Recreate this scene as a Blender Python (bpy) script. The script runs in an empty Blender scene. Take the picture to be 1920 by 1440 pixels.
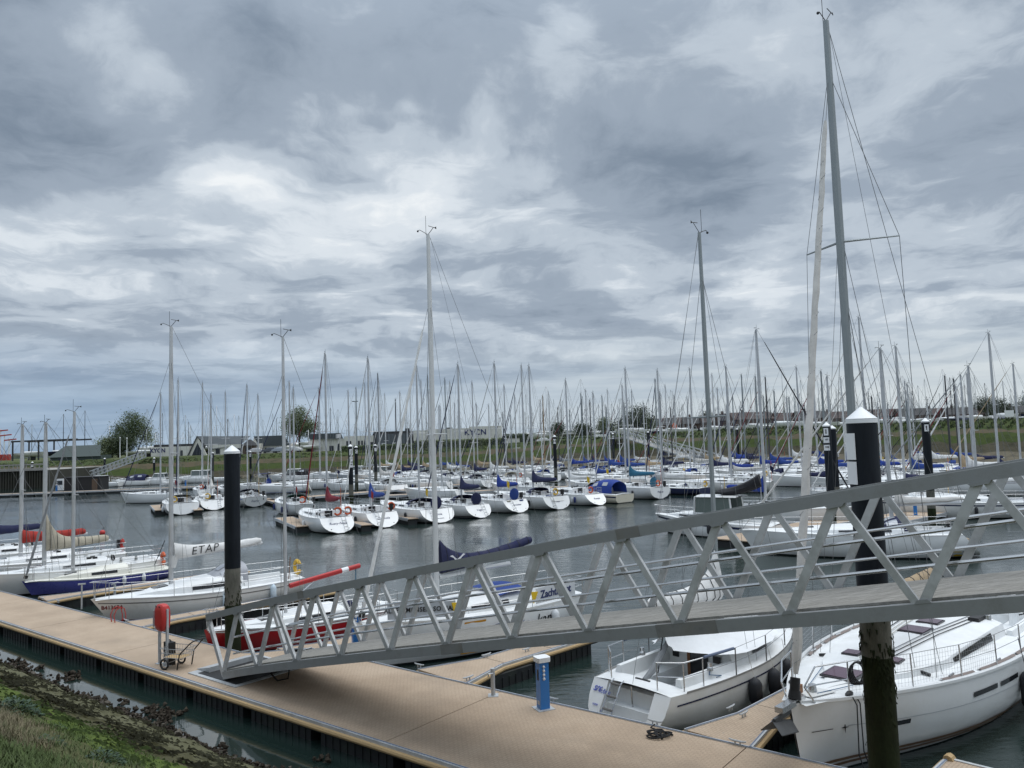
import bpy, math, random
from math import sin, cos, pi, radians, sqrt, atan2, exp
import numpy as np
from mathutils import Vector, Matrix
random.seed(7)
SC = bpy.context.scene
COL = SC.collection
# ------------------------------------------------------------ camera
FPX, PIT, ROL, EYE = 1442.0, 0.0745, 0.033, 6.4
cf = Vector((0, cos(PIT), sin(PIT))); r0 = Vector((1, 0, 0)); u0 = r0.cross(cf)
cr = r0*cos(ROL) - u0*sin(ROL); cu = r0*sin(ROL) + u0*cos(ROL)
cam = bpy.data.cameras.new('camera'); camo = bpy.data.objects.new('camera', cam); COL.objects.link(camo)
cam.sensor_width = 36.0; cam.lens = 36.0*FPX/1920; cam.clip_start = 0.1; cam.clip_end = 6000
camo.matrix_world = Matrix(((cr.x, cu.x, -cf.x, 0), (cr.y, cu.y, -cf.y, 0), (cr.z, cu.z, -cf.z, EYE), (0, 0, 0, 1)))
SC.camera = camo
# ------------------------------------------------------------ exposure
SC.view_settings.view_transform = 'Standard'; SC.view_settings.look = 'None'
SC.view_settings.exposure = 0.12; SC.view_settings.gamma = 1.0; SC.view_settings.use_curve_mapping = False
SC.cycles.max_bounces = 6; SC.cycles.transparent_max_bounces = 12; SC.cycles.use_denoising = True
# ------------------------------------------------------------ sun and sky
SUN_EL, SUN_AZ = radians(70), radians(62)       # azimuth counted clockwise from +Y
sd = bpy.data.lights.new('sun', 'SUN'); sd.energy = 1.4; sd.angle = radians(60); sd.color = (1.0, 0.96, 0.9)
so = bpy.data.objects.new('sun', sd); COL.objects.link(so)
sv = Vector((sin(SUN_AZ)*cos(SUN_EL), cos(SUN_AZ)*cos(SUN_EL), sin(SUN_EL)))
so.rotation_euler = sv.to_track_quat('Z', 'Y').to_euler(); so.location = (0, -20, 60)
W = bpy.data.worlds.new('World'); SC.world = W; W.use_nodes = True
def make_sky():
    nt = W.node_tree; N = nt.nodes; L = nt.links; N.clear()
    def nd(t, **k):
        n = N.new(t)
        for a, b in k.items(): setattr(n, a, b)
        return n
    def val(x, sock):
        if isinstance(x, (int, float)): sock.default_value = x
        elif isinstance(x, (tuple, list)): sock.default_value = x
        else: L.new(x, sock)
    def m(op, a, b=0.0, c=None):
        n = nd('ShaderNodeMath', operation=op); val(a, n.inputs[0]); val(b, n.inputs[1])
        if c is not None: val(c, n.inputs[2])
        return n.outputs[0]
    def vm(op, a, b=None, s=None):
        n = nd('ShaderNodeVectorMath', operation=op); val(a, n.inputs[0])
        if b is not None: val(b, n.inputs[1])
        if s is not None: val(s, n.inputs['Scale'])
        return n.outputs['Value'] if op in ('DOT_PRODUCT', 'LENGTH') else n.outputs[0]
    def ss(x, a, b, o0=0.0, o1=1.0):
        n = nd('ShaderNodeMapRange', interpolation_type='SMOOTHSTEP', clamp=True)
        val(x, n.inputs[0]); n.inputs[1].default_value = a; n.inputs[2].default_value = b
        n.inputs[3].default_value = o0; n.inputs[4].default_value = o1
        return n.outputs[0]
    def noise(vec, scale, detail=6, rough=.55, dist=0.0, lac=2.0):
        n = nd('ShaderNodeTexNoise', noise_dimensions='3D'); L.new(vec, n.inputs['Vector'])
        n.inputs['Scale'].default_value = scale; n.inputs['Detail'].default_value = detail
        n.inputs['Roughness'].default_value = rough; n.inputs['Distortion'].default_value = dist
        return n.outputs['Fac']
    tc = nd('ShaderNodeTexCoord'); D = vm('NORMALIZE', tc.outputs['Generated'])
    sx = nd('ShaderNodeSeparateXYZ'); L.new(D, sx.inputs[0]); dx, dy, dz = sx.outputs
    up = m('MAXIMUM', dz, 0.0)
    inv = m('DIVIDE', 1.0, m('ADD', up, 0.10))
    P = vm('SCALE', D, s=inv)
    sp = nd('ShaderNodeSeparateXYZ'); L.new(P, sp.inputs[0])
    cb = nd('ShaderNodeCombineXYZ'); L.new(sp.outputs[0], cb.inputs[0]); L.new(sp.outputs[1], cb.inputs[1]); cb.inputs[2].default_value = 3.7
    P2 = cb.outputs[0]
    wrp = noise(P2, 1.1, 4, .55, .2)
    P2 = vm('ADD', P2, vm('SCALE', D, s=m('MULTIPLY', m('SUBTRACT', wrp, .5), 1.1)))
    low = noise(P2, 0.60, 3, .5, .3)
    mid = noise(P2, 1.25, 10, .60, .25)
    wisp = noise(P2, 4.6, 8, .62, .3)
    lump = noise(P2, 2.5, 9, .58, .15)
    # clouds that stand in the photographed part of the sky: centre, size
    def blob(px, py, w, amp, pw=1.0):
        d = (cf + cr*((px-960)/FPX) + cu*((720-py)/FPX)).normalized()
        c = vm('DOT_PRODUCT', D, tuple(d))
        a = m('MULTIPLY', m('SUBTRACT', 1.0, c), 2.0/(w*w))
        g = m('POWER', 2.718, m('MULTIPLY', a, -pw))
        return m('MULTIPLY', g, amp)
    dens = m('MULTIPLY', m('SUBTRACT', low, .5), .7)
    for b in BLOBS:
        dens = m('ADD', dens, blob(*b))
    dens = m('DIVIDE', dens, m('MULTIPLY_ADD', m('ABSOLUTE', dens), .85, 1.0))
    dens = m('ADD', m('MULTIPLY', dens, 1.05), m('MULTIPLY', m('SUBTRACT', mid, .5), 2.1))
    dens = m('ADD', dens, m('MULTIPLY', m('SUBTRACT', lump, .5), 1.25))
    dens = m('ADD', dens, m('MULTIPLY', m('SUBTRACT', wisp, .5), .8))
    rp = nd('ShaderNodeValToRGB'); r = rp.color_ramp; r.interpolation = 'EASE'
    stops = ((0.0, (.87, .905, .93)), (.20, (.70, .76, .82)), (.40, (.495, .565, .645)), (.62, (.33, .395, .48)), (1.0, (.20, .255, .33)))
    r.elements[0].position, r.elements[0].color = 0.0, stops[0][1]+(1,)
    r.elements[1].position, r.elements[1].color = 1.0, stops[-1][1]+(1,)
    for p_, c_ in stops[1:-1]:
        e = r.elements.new(p_); e.color = c_+(1,)
    L.new(m('MULTIPLY_ADD', dens, .55, .452), rp.inputs[0])
    # layered bank low over the horizon: bluer to the left, paler to the right
    strat = noise(vm('MULTIPLY', D, (1.6, 1.6, 26.0)), 1.0, 5, .55, .25)
    az = ss(dx, -.62, .45)
    mixL = nd('ShaderNodeMix', data_type='RGBA'); L.new(az, mixL.inputs[0]); mixL.inputs[6].default_value = (.195, .295, .44, 1); mixL.inputs[7].default_value = (.44, .52, .59, 1)
    mixH = nd('ShaderNodeMix', data_type='RGBA'); L.new(az, mixH.inputs[0]); mixH.inputs[6].default_value = (.37, .49, .63, 1); mixH.inputs[7].default_value = (.63, .69, .72, 1)
    st = nd('ShaderNodeMix', data_type='RGBA'); L.new(ss(strat, .36, .66), st.inputs[0]); L.new(mixL.outputs[2], st.inputs[6]); L.new(mixH.outputs[2], st.inputs[7])
    lo = ss(m('MULTIPLY_ADD', m('SUBTRACT', mid, .5), .10, dz), .04, .165, .92, 0.0)
    fin = nd('ShaderNodeMix', data_type='RGBA'); L.new(lo, fin.inputs[0]); L.new(rp.outputs[0], fin.inputs[6]); L.new(st.outputs[2], fin.inputs[7])
    # an overcast sky grows brighter towards the zenith
    zen = ss(dz, .42, 1.0, 1.0, 2.6)
    fc = vm('SCALE', fin.outputs[2], s=zen)
    b2 = nd('ShaderNodeBackground'); L.new(fc, b2.inputs[0]); b2.inputs[1].default_value = SKY_GAIN
    sky = nd('ShaderNodeTexSky', sky_type='NISHITA', sun_disc=False, sun_elevation=SUN_EL, sun_rotation=SUN_AZ)
    b1 = nd('ShaderNodeBackground'); L.new(sky.outputs[0], b1.inputs[0]); b1.inputs[1].default_value = 0.10
    mx = nd('ShaderNodeMixShader'); L.new(ss(m('ADD', dens, m('MULTIPLY', wisp, .2)), -1.3, -.85, .6, 1.0), mx.inputs[0]); L.new(b1.outputs[0], mx.inputs[1]); L.new(b2.outputs[0], mx.inputs[2])
    out = nd('ShaderNodeOutputWorld'); L.new(mx.outputs[0], out.inputs[0])
SKY_GAIN = 0.93
# px, py, angular size, density (positive = thick grey cloud, negative = bright thin cloud)
BLOBS = [(1190, 250, .075, 1.3), (1320, 265, .07, 1.15), (1420, 300, .06, .40), (1270, 340, .075, .45), (1120, 265, .05, .35), (1180, 380, .04, .25), (1120, 230, .03, .2),
         (1000, 60, .08, .40), (990, 180, .07, .25), (780, 310, .12, .30), (520, 230, .07, .25), (1080, 170, .04, -.15), (1460, 200, .08, -.25), (1180, 430, .07, -.40), (1020, 350, .06, -.35), (1330, 420, .06, -.15),
         (430, 140, .085, .60), (330, 90, .09, .40), (60, 200, .10, .55), (150, 280, .09, .62), (60, 300, .08, .30), (230, 280, .05, .35), (40, 30, .14, .30), (560, 60, .10, .25), (780, 30, .15, .35), (940, 40, .12, .25), (1180, 40, .14, .30),
         (240, 110, .055, -.62), (150, 70, .05, -.40), (330, 150, .035, -.45), (195, 205, .022, -.70), (560, 230, .07, -.35), (620, 130, .05, -.2), (330, 340, .10, -.28), (450, 320, .07, -.26), (740, 330, .10, -.18), (860, 350, .05, -.34), (640, 420, .09, -.18), (500, 400, .08, -.12), (620, 300, .06, .28), (540, 340, .05, .30), (660, 350, .04, .25), (130, 420, .10, -.30), (120, 350, .05, -.25), (250, 460, .04, .30), (440, 450, .02, .25), (310, 515, .02, .2),
         (1080, 45, .025, -.45), (1020, 80, .02, -.4), (1600, 40, .2, .25), (1750, 120, .07, -.25), (1850, 190, .05, -.2), (1650, 320, .12, .12), (1850, 330, .1, .2), (960, 500, .10, .25), (1100, 560, .1, .2), (700, 500, .06, -.15), (940, 590, .09, -.2), (1430, 590, .06, -.3), (1700, 640, .12, -.25)]
make_sky()
# ------------------------------------------------------------ small maths
def ray(px, py): return cf + cr*((px-960)/FPX) + cu*((720-py)/FPX)
def at(px, py, z=0.0):
    d = ray(px, py); t = (z-EYE)/d.z; return Vector((d.x*t, d.y*t, z))
def at_far(px, py, Y):
    d = ray(px, py); t = Y/d.y; return Vector((d.x*t, Y, EYE+d.z*t))
def proj(p):
    q = Vector(p)-Vector((0, 0, EYE)); w = q.dot(cf); return (960+FPX*q.dot(cr)/w, 720-FPX*q.dot(cu)/w)
PD = Vector((cos(radians(-38.3)), sin(radians(-38.3)), 0)); PN = Vector((-PD.y, PD.x, 0))
def ab(a, b, z=0.0): return PD*a + PN*b + Vector((0, 0, z))
def lerp(a, b, t): return a+(b-a)*t
def sstep(x, a, b):
    t = min(1, max(0, (x-a)/(b-a))); return t*t*(3-2*t)
# ------------------------------------------------------------ mesh helper
class MB:
    def __init__(s): s.v = []; s.f = []; s.sm = []
    def vert(s, p): s.v.append(tuple(p)); return len(s.v)-1
    def face(s, ids, smooth=False): s.f.append(tuple(ids)); s.sm.append(smooth)
    def poly(s, pts, smooth=False): s.face([s.vert(p) for p in pts], smooth); return s
    def box(s, lo, hi, M=None):
        x0, y0, z0 = lo; x1, y1, z1 = hi
        P = [(x0,y0,z0),(x1,y0,z0),(x1,y1,z0),(x0,y1,z0),(x0,y0,z1),(x1,y0,z1),(x1,y1,z1),(x0,y1,z1)]
        if M is not None: P = [M @ Vector(p) for p in P]
        i = [s.vert(p) for p in P]
        for q in ((3,2,1,0),(4,5,6,7),(0,1,5,4),(1,2,6,5),(2,3,7,6),(3,0,4,7)): s.face([i[k] for k in q])
        return s
    def bar(s, a, b, w, h, up=(0, 0, 1)):           # rectangular bar from a to b
        a = Vector(a); b = Vector(b); d = (b-a).normalized(); up = Vector(up)
        sx = d.cross(up)
        if sx.length < 1e-4: sx = d.cross(Vector((1, 0, 0)))
        sx.normalize(); uz = sx.cross(d)
        r = []
        for p in (a, b):
            r.append([s.vert(p+sx*(i*w/2)+uz*(j*h/2)) for i, j in ((-1,-1),(1,-1),(1,1),(-1,1))])
        s.face(r[0]); s.face(r[1][::-1])
        for k in range(4): s.face((r[0][(k+1)%4], r[0][k], r[1][k], r[1][(k+1)%4]))
        return s
    def tube(s, pts, rad, n=6, closed=False, caps=True, flat=1.0):
        pts = [Vector(p) for p in pts]; m = len(pts)
        if not isinstance(rad, (list, tuple)): rad = [rad]*m
        rings = []; prev = None
        for k, p in enumerate(pts):
            if closed: d = pts[(k+1) % m]-pts[k-1]
            else: d = pts[min(k+1, m-1)]-pts[max(k-1, 0)]
            d = d.normalized() if d.length > 1e-9 else Vector((0, 0, 1))
            if prev is None:
                a = d.cross(Vector((0, 0, 1)))
                if a.length < .05: a = d.cross(Vector((0, 1, 0)))
                a.normalize()
            else:
                a = prev - d*prev.dot(d); a.normalize()
            prev = a; b = d.cross(a)
            rings.append([s.vert(p+(a*cos(2*pi*j/n)+b*(sin(2*pi*j/n)*flat))*rad[k]) for j in range(n)])
        for k in range(m if closed else m-1):
            A, B = rings[k], rings[(k+1) % m]
            for j in range(n): s.face((A[j], A[(j+1) % n], B[(j+1) % n], B[j]), n > 4)
        if caps and not closed: s.face(rings[0][::-1]); s.face(rings[-1])
        return s
    def loft(s, secs, closed_sec=False, cap0=False, cap1=False, smooth=True):
        R = [[s.vert(p) for p in q] for q in secs]; n = len(R[0])
        for A, B in zip(R, R[1:]):
            for j in range(n if closed_sec else n-1): s.face((A[j], A[(j+1) % n], B[(j+1) % n], B[j]), smooth)
        if cap0: s.face(R[0][::-1])
        if cap1: s.face(R[-1])
        return s
    def prism(s, pts, z0, z1):
        n = len(pts); lo = [s.vert((p[0], p[1], z0 if len(p) < 3 else p[2]+z0)) for p in pts]; hi = [s.vert((p[0], p[1], z1 if len(p) < 3 else p[2]+z1)) for p in pts]
        s.face(lo[::-1]); s.face(hi)
        for k in range(n): s.face((lo[k], lo[(k+1) % n], hi[(k+1) % n], hi[k]))
        return s
    def extr(s, pts, d):
        d = Vector(d); n = len(pts); lo = [s.vert(p) for p in pts]; hi = [s.vert(Vector(p)+d) for p in pts]
        s.face(lo[::-1]); s.face(hi)
        for k in range(n): s.face((lo[k], lo[(k+1) % n], hi[(k+1) % n], hi[k]))
        return s
    def ball(s, c, r, nu=8, nv=5):
        c = Vector(c); rr = r if isinstance(r, (tuple, list)) else (r, r, r)
        top = s.vert(c+Vector((0, 0, rr[2]))); bot = s.vert(c-Vector((0, 0, rr[2]))); R = []
        for i in range(1, nv):
            a = pi*i/nv
            R.append([s.vert(c+Vector((rr[0]*sin(a)*cos(2*pi*j/nu), rr[1]*sin(a)*sin(2*pi*j/nu), rr[2]*cos(a)))) for j in range(nu)])
        for j in range(nu): s.face((top, R[0][j], R[0][(j+1) % nu]), True); s.face((bot, R[-1][(j+1) % nu], R[-1][j]), True)
        for A, B in zip(R, R[1:]):
            for j in range(nu): s.face((A[j], B[j], B[(j+1) % nu], A[(j+1) % nu]), True)
        return s
    def torus(s, c, R, r, ax=(0, 0, 1), n=16, m=6, a0=0, a1=2*pi):
        ax = Vector(ax).normalized(); e = ax.cross(Vector((0, 0, 1)))
        if e.length < .05: e = Vector((1, 0, 0))
        e.normalize(); g = ax.cross(e); full = abs(a1-a0-2*pi) < 1e-6
        k = n if full else n+1
        s.tube([Vector(c)+(e*cos(a0+(a1-a0)*i/n)+g*sin(a0+(a1-a0)*i/n))*R for i in range(k)], r, m, closed=full); return s
    def mesh(s, name, mat):
        me = bpy.data.meshes.new(name); me.from_pydata(s.v, [], s.f)
        me.polygons.foreach_set('use_smooth', s.sm); me.update()
        if mat: me.materials.append(mat)
        return me
    def build(s, name, mat, parent=None, label=None, kind=None, sharp=40):
        me = s.mesh(name, mat)
        if any(s.sm):
            try: me.set_sharp_from_angle(angle=radians(sharp))
            except Exception: pass
        o = bpy.data.objects.new(name, me); COL.objects.link(o)
        if parent: o.parent = parent
        if label: o['label'] = label
        if kind: o['kind'] = kind
        return o
def thing(name, label, cat, loc=(0, 0, 0), rz=0.0, group=None):
    o = bpy.data.objects.new(name, None); COL.objects.link(o); o.empty_display_size = .3
    o.location = loc; o.rotation_euler = (0, 0, rz); o['label'] = label; o['category'] = cat
    if group: o['group'] = group
    return o
def tag(o, label, cat, group=None):
    o['label'] = label; o['category'] = cat
    if group: o['group'] = group
    return o
def link_copy(o, parent=None):
    c = o.copy(); COL.objects.link(c)
    if parent is not None: c.parent = parent
    return c
def copy_tree(o, parent=None):
    c = link_copy(o, parent)
    for ch in list(KIDS.get(o.name, [])) or [k for k in COL.objects if k.parent == o]: copy_tree(ch, c)
    return c
KIDS = {}
def text_mesh(txt, size, depth=.004, shear=0.0, space=1.0, bold=0.0):
    cu_ = bpy.data.curves.new('lettering', 'FONT'); cu_.body = txt; cu_.size = size; cu_.extrude = depth; cu_.shear = shear
    cu_.align_x = 'CENTER'; cu_.align_y = 'CENTER'; cu_.resolution_u = 3; cu_.space_character = space; cu_.offset = bold
    t = bpy.data.objects.new('tmp', cu_); COL.objects.link(t)
    dg = bpy.context.evaluated_depsgraph_get(); me = bpy.data.meshes.new_from_object(t.evaluated_get(dg))
    bpy.data.objects.remove(t); bpy.data.curves.remove(cu_)
    return me
def lettering(txt, size, mat, parent, origin, right, up, shear=0.0, space=1.0, bold=0.0, name='lettering'):
    me = text_mesh(txt, size, .004, shear, space, bold); me.materials.clear(); me.materials.append(mat)
    o = bpy.data.objects.new(name, me); COL.objects.link(o)
    if parent: o.parent = parent
    rgt = Vector(right).normalized(); upv = Vector(up); upv = (upv-rgt*upv.dot(rgt)).normalized(); nz = rgt.cross(upv)
    og = Vector(origin)
    o.matrix_local = Matrix(((rgt.x, upv.x, nz.x, og.x), (rgt.y, upv.y, nz.y, og.y), (rgt.z, upv.z, nz.z, og.z), (0, 0, 0, 1)))
    return o
# ------------------------------------------------------------ materials
MATS = {}
def mat(name, col, rough=.5, metal=0.0, var=.12, vscale=3.0, bump=0.0, bscale=30.0, stain=None, stain_amt=0.0, stain_scale=1.2, coat=0.0, alpha=None, trans=0.0, spec=.5, stretch=(1, 1, 1)):
    if name in MATS: return MATS[name]
    mt = bpy.data.materials.new(name); mt.use_nodes = True; nt = mt.node_tree; N = nt.nodes; L = nt.links
    b = N['Principled BSDF']; b.inputs['Roughness'].default_value = rough; b.inputs['Metallic'].default_value = metal
    b.inputs['Specular IOR Level'].default_value = spec
    if coat: b.inputs['Coat Weight'].default_value = coat
    if trans: b.inputs['Transmission Weight'].default_value = trans
    if alpha is not None: b.inputs['Alpha'].default_value = alpha
    tc = N.new('ShaderNodeTexCoord'); mp = N.new('ShaderNodeMapping'); L.new(tc.outputs['Object'], mp.inputs[0]); mp.inputs['Scale'].default_value = stretch
    cur = None
    if var:
        n = N.new('ShaderNodeTexNoise'); n.inputs['Scale'].default_value = vscale; n.inputs['Detail'].default_value = 5; n.inputs['Roughness'].default_value = .65
        L.new(mp.outputs[0], n.inputs['Vector'])
        rp = N.new('ShaderNodeValToRGB'); L.new(n.outputs['Fac'], rp.inputs[0])
        rp.color_ramp.elements[0].position = .3; rp.color_ramp.elements[1].position = .7
        rp.color_ramp.elements[0].color = tuple(c*(1-var) for c in col)+(1,); rp.color_ramp.elements[1].color = tuple(min(1, c*(1+var)) for c in col)+(1,)
        cur = rp.outputs[0]
        rr = N.new('ShaderNodeMapRange'); L.new(n.outputs['Fac'], rr.inputs[0]); rr.inputs[1].default_value = .3; rr.inputs[2].default_value = .7
        rr.inputs[3].default_value = max(.02, rough*.85); rr.inputs[4].default_value = min(1, rough*1.2); L.new(rr.outputs[0], b.inputs['Roughness'])
    if stain:
        n2 = N.new('ShaderNodeTexNoise'); n2.inputs['Scale'].default_value = stain_scale; n2.inputs['Detail'].default_value = 7; n2.inputs['Roughness'].default_value = .7
        L.new(mp.outputs[0], n2.inputs['Vector'])
        r2 = N.new('ShaderNodeMapRange'); L.new(n2.outputs['Fac'], r2.inputs[0]); r2.inputs[1].default_value = .45; r2.inputs[2].default_value = .72; r2.inputs[3].default_value = 0; r2.inputs[4].default_value = stain_amt
        mx = N.new('ShaderNodeMix'); mx.data_type = 'RGBA'; L.new(r2.outputs[0], mx.inputs[0])
        if cur is not None: L.new(cur, mx.inputs[6])
        else: mx.inputs[6].default_value = tuple(col)+(1,)
        mx.inputs[7].default_value = tuple(stain)+(1,); cur = mx.outputs[2]
    if cur is not None: L.new(cur, b.inputs['Base Color'])
    else: b.inputs['Base Color'].default_value = tuple(col)+(1,)
    if bump:
        n3 = N.new('ShaderNodeTexNoise'); n3.inputs['Scale'].default_value = bscale; n3.inputs['Detail'].default_value = 4; L.new(mp.outputs[0], n3.inputs['Vector'])
        bp = N.new('ShaderNodeBump'); bp.inputs['Strength'].default_value = bump; bp.inputs['Distance'].default_value = .02; L.new(n3.outputs['Fac'], bp.inputs['Height']); L.new(bp.outputs[0], b.inputs['Normal'])
    MATS[name] = mt; return mt
gel = mat('gelcoat_white', (.76, .77, .77), .22, var=.03, vscale=.8, stain=(.62, .61, .56), stain_amt=.35, coat=.3)
gel2 = mat('gelcoat_offwhite', (.70, .70, .68), .28, var=.04, vscale=.7, stain=(.52, .50, .44), stain_amt=.4, coat=.2)
gelc = mat('gelcoat_cream', (.72, .67, .55), .3, var=.04, stain=(.6, .55, .45), stain_amt=.3, coat=.2)
gelgrey = mat('gelcoat_grey', (.42, .44, .46), .3, var=.05, coat=.2)
deckw = mat('deck_white', (.76, .775, .78), .5, var=.05, vscale=2, stain=(.58, .57, .53), stain_amt=.35)
deckc = mat('deck_cream', (.74, .73, .66), .55, var=.05, vscale=2, stain=(.6, .58, .5), stain_amt=.3)
navyp = mat('paint_navy', (.012, .018, .06), .2, var=.1, coat=.3)
purplep = mat('paint_violet_blue', (.062, .066, .27), .28, var=.08, coat=.3, stain=(.12, .12, .3), stain_amt=.4)
redp = mat('paint_red', (.36, .012, .018), .3, var=.1, coat=.3, stain=(.25, .02, .02), stain_amt=.5)
bluep = mat('paint_blue', (.02, .09, .35), .28, var=.08, coat=.2)
greenp = mat('paint_green', (.02, .12, .07), .4)
blackp = mat('antifouling_black', (.012, .013, .016), .6, var=.25, stain=(.03, .04, .025), stain_amt=.7)
antired = mat('antifouling_red', (.12, .02, .018), .6, var=.2)
antiblue = mat('antifouling_blue', (.015, .03, .10), .6, var=.2)
alu = mat('alloy_mast', (.56, .57, .58), .45, .45, var=.06, vscale=2, stain=(.33, .33, .33), stain_amt=.4)
aluw = mat('mast_painted_white', (.62, .63, .63), .4, .0, var=.05)
alug = mat('mast_grey', (.27, .30, .31), .45, .35, var=.06)
alud = mat('mast_dark', (.05, .05, .055), .45, .2)
steel = mat('stainless', (.55, .56, .57), .25, .9, var=.05)
wire = mat('rigging_wire', (.16, .165, .17), .5, .4, var=0)
rope = mat('rope_white', (.55, .53, .48), .9, var=.15)
ropeb = mat('rope_black', (.015, .015, .017), .9, var=.2)
glass = mat('dark_acrylic', (.012, .013, .016), .08, var=0, spec=.6)
glassp = mat('hatch_acrylic', (.10, .05, .075), .1, var=.1, spec=.6)
clear = mat('clear_vinyl', (.38, .40, .44), .12, var=.1, spec=.6)
teak = mat('teak', (.22, .10, .045), .55, var=.2, vscale=8, stretch=(1, 8, 8))
cloth = {}
for n_, c_ in dict(blue=(.018, .052, .23), royal=(.012, .04, .24), navy=(.012, .016, .06), black=(.014, .014, .018), burgundy=(.17, .012, .022), red=(.34, .03, .022), sand=(.36, .27, .17), beige=(.42, .38, .30), white=(.68, .68, .67), grey=(.22, .23, .24), teal=(.02, .12, .2), green=(.012, .08, .06), pale=(.58, .56, .53), steelblue=(.03, .10, .20)).items():
    cloth[n_] = mat('canvas_'+n_, c_, .85, var=.14, vscale=4, bump=.35, bscale=7)
orange = mat('lifebuoy_orange', (.55, .09, .02), .5, var=.1)
yellow = mat('horseshoe_yellow', (.62, .38, .03), .5, var=.1)
fendw = mat('fender_white', (.66, .68, .70), .4, var=.08, stain=(.45, .44, .4), stain_amt=.5)
fendb = mat('fender_black', (.014, .015, .02), .6, var=.2)
fendlb = mat('fender_pale_blue', (.55, .66, .75), .4, var=.05)
fendblue = mat('fender_navy', (.015, .03, .16), .5)
black = mat('black_plastic', (.012, .012, .013), .5, var=.2)
whitep = mat('white_paint', (.78, .79, .80), .4, var=.03)
brass = mat('brown_stripe', (.16, .085, .04), .4)
txtd = mat('vinyl_dark_blue', (.02, .03, .12), .5, var=0)
txtk = mat('vinyl_black', (.012, .012, .013), .5, var=0)
txtr = mat('vinyl_maroon', (.16, .03, .03), .5, var=0)
txtl = mat('vinyl_blue', (.10, .13, .45), .5, var=0)
ylw = mat('vinyl_yellow', (.75, .5, .02), .5, var=0)
amber = mat('vinyl_amber', (.70, .32, .02), .5, var=0)
# ============================================================ SETTING
def nodes_mat(name):
    mt = bpy.data.materials.new(name); mt.use_nodes = True; nt = mt.node_tree
    return mt, nt.nodes, nt.links, nt.nodes['Principled BSDF']
def water_mat():
    mt, N, L, b = nodes_mat('harbour_water')
    b.inputs['Base Color'].default_value = (.014, .026, .023, 1); b.inputs['Roughness'].default_value = .035; b.inputs['IOR'].default_value = 1.75
    tc = N.new('ShaderNodeTexCoord')
    def noise(scale, detail, rough, st, dist=.3):
        mp = N.new('ShaderNodeMapping'); L.new(tc.outputs['Object'], mp.inputs[0]); mp.inputs['Scale'].default_value = st; mp.inputs['Rotation'].default_value = (0, 0, radians(12))
        n = N.new('ShaderNodeTexNoise'); n.inputs['Scale'].default_value = scale; n.inputs['Detail'].default_value = detail; n.inputs['Roughness'].default_value = rough; n.inputs['Distortion'].default_value = dist
        L.new(mp.outputs[0], n.inputs['Vector']); return n.outputs['Fac']
    def mth(op, a, c):
        n = N.new('ShaderNodeMath'); n.operation = op
        for i, x in enumerate((a, c)):
            if isinstance(x, (int, float)): n.inputs[i].default_value = x
            else: L.new(x, n.inputs[i])
        return n.outputs[0]
    h = mth('ADD', mth('MULTIPLY', noise(4.2, 4, .6, (.62, 1.5, 1)), .46), mth('MULTIPLY', noise(1.5, 3, .55, (.5, 1.3, 1)), .72))
    gust = noise(.09, 3, .5, (1, 1.6, 1), .6)
    g = N.new('ShaderNodeMapRange'); L.new(gust, g.inputs[0]); g.inputs[1].default_value = .35; g.inputs[2].default_value = .65; g.inputs[3].default_value = .22; g.inputs[4].default_value = 1.05
    sx = N.new('ShaderNodeVectorMath'); sx.operation = 'DOT_PRODUCT'; L.new(tc.outputs['Object'], sx.inputs[0]); sx.inputs[1].default_value = tuple(PN)
    sh = N.new('ShaderNodeMapRange'); L.new(sx.outputs['Value'], sh.inputs[0]); sh.inputs[1].default_value = 11.0; sh.inputs[2].default_value = 14.5; sh.inputs[3].default_value = .05; sh.inputs[4].default_value = 1.0
    bp = N.new('ShaderNodeBump'); bp.inputs['Distance'].default_value = .12
    L.new(mth('MULTIPLY', mth('MULTIPLY', g.outputs[0], sh.outputs[0]), .48), bp.inputs['Strength']); L.new(h, bp.inputs['Height']); L.new(bp.outputs[0], b.inputs['Normal'])
    return mt
wm = water_mat()
mb = MB(); mb.poly([(-420, -20, 0), (300, -20, 0), (300, 330, 0), (-420, 330, 0)]); mb.build('water', wm, kind='structure')
mb = MB(); mb.poly([(-420, -20, -2.4), (300, -20, -2.4), (300, 330, -2.4), (-420, 330, -2.4)]); mb.build('harbour_bed', mat('bed_mud', (.05, .045, .035), .9), kind='structure')
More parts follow.
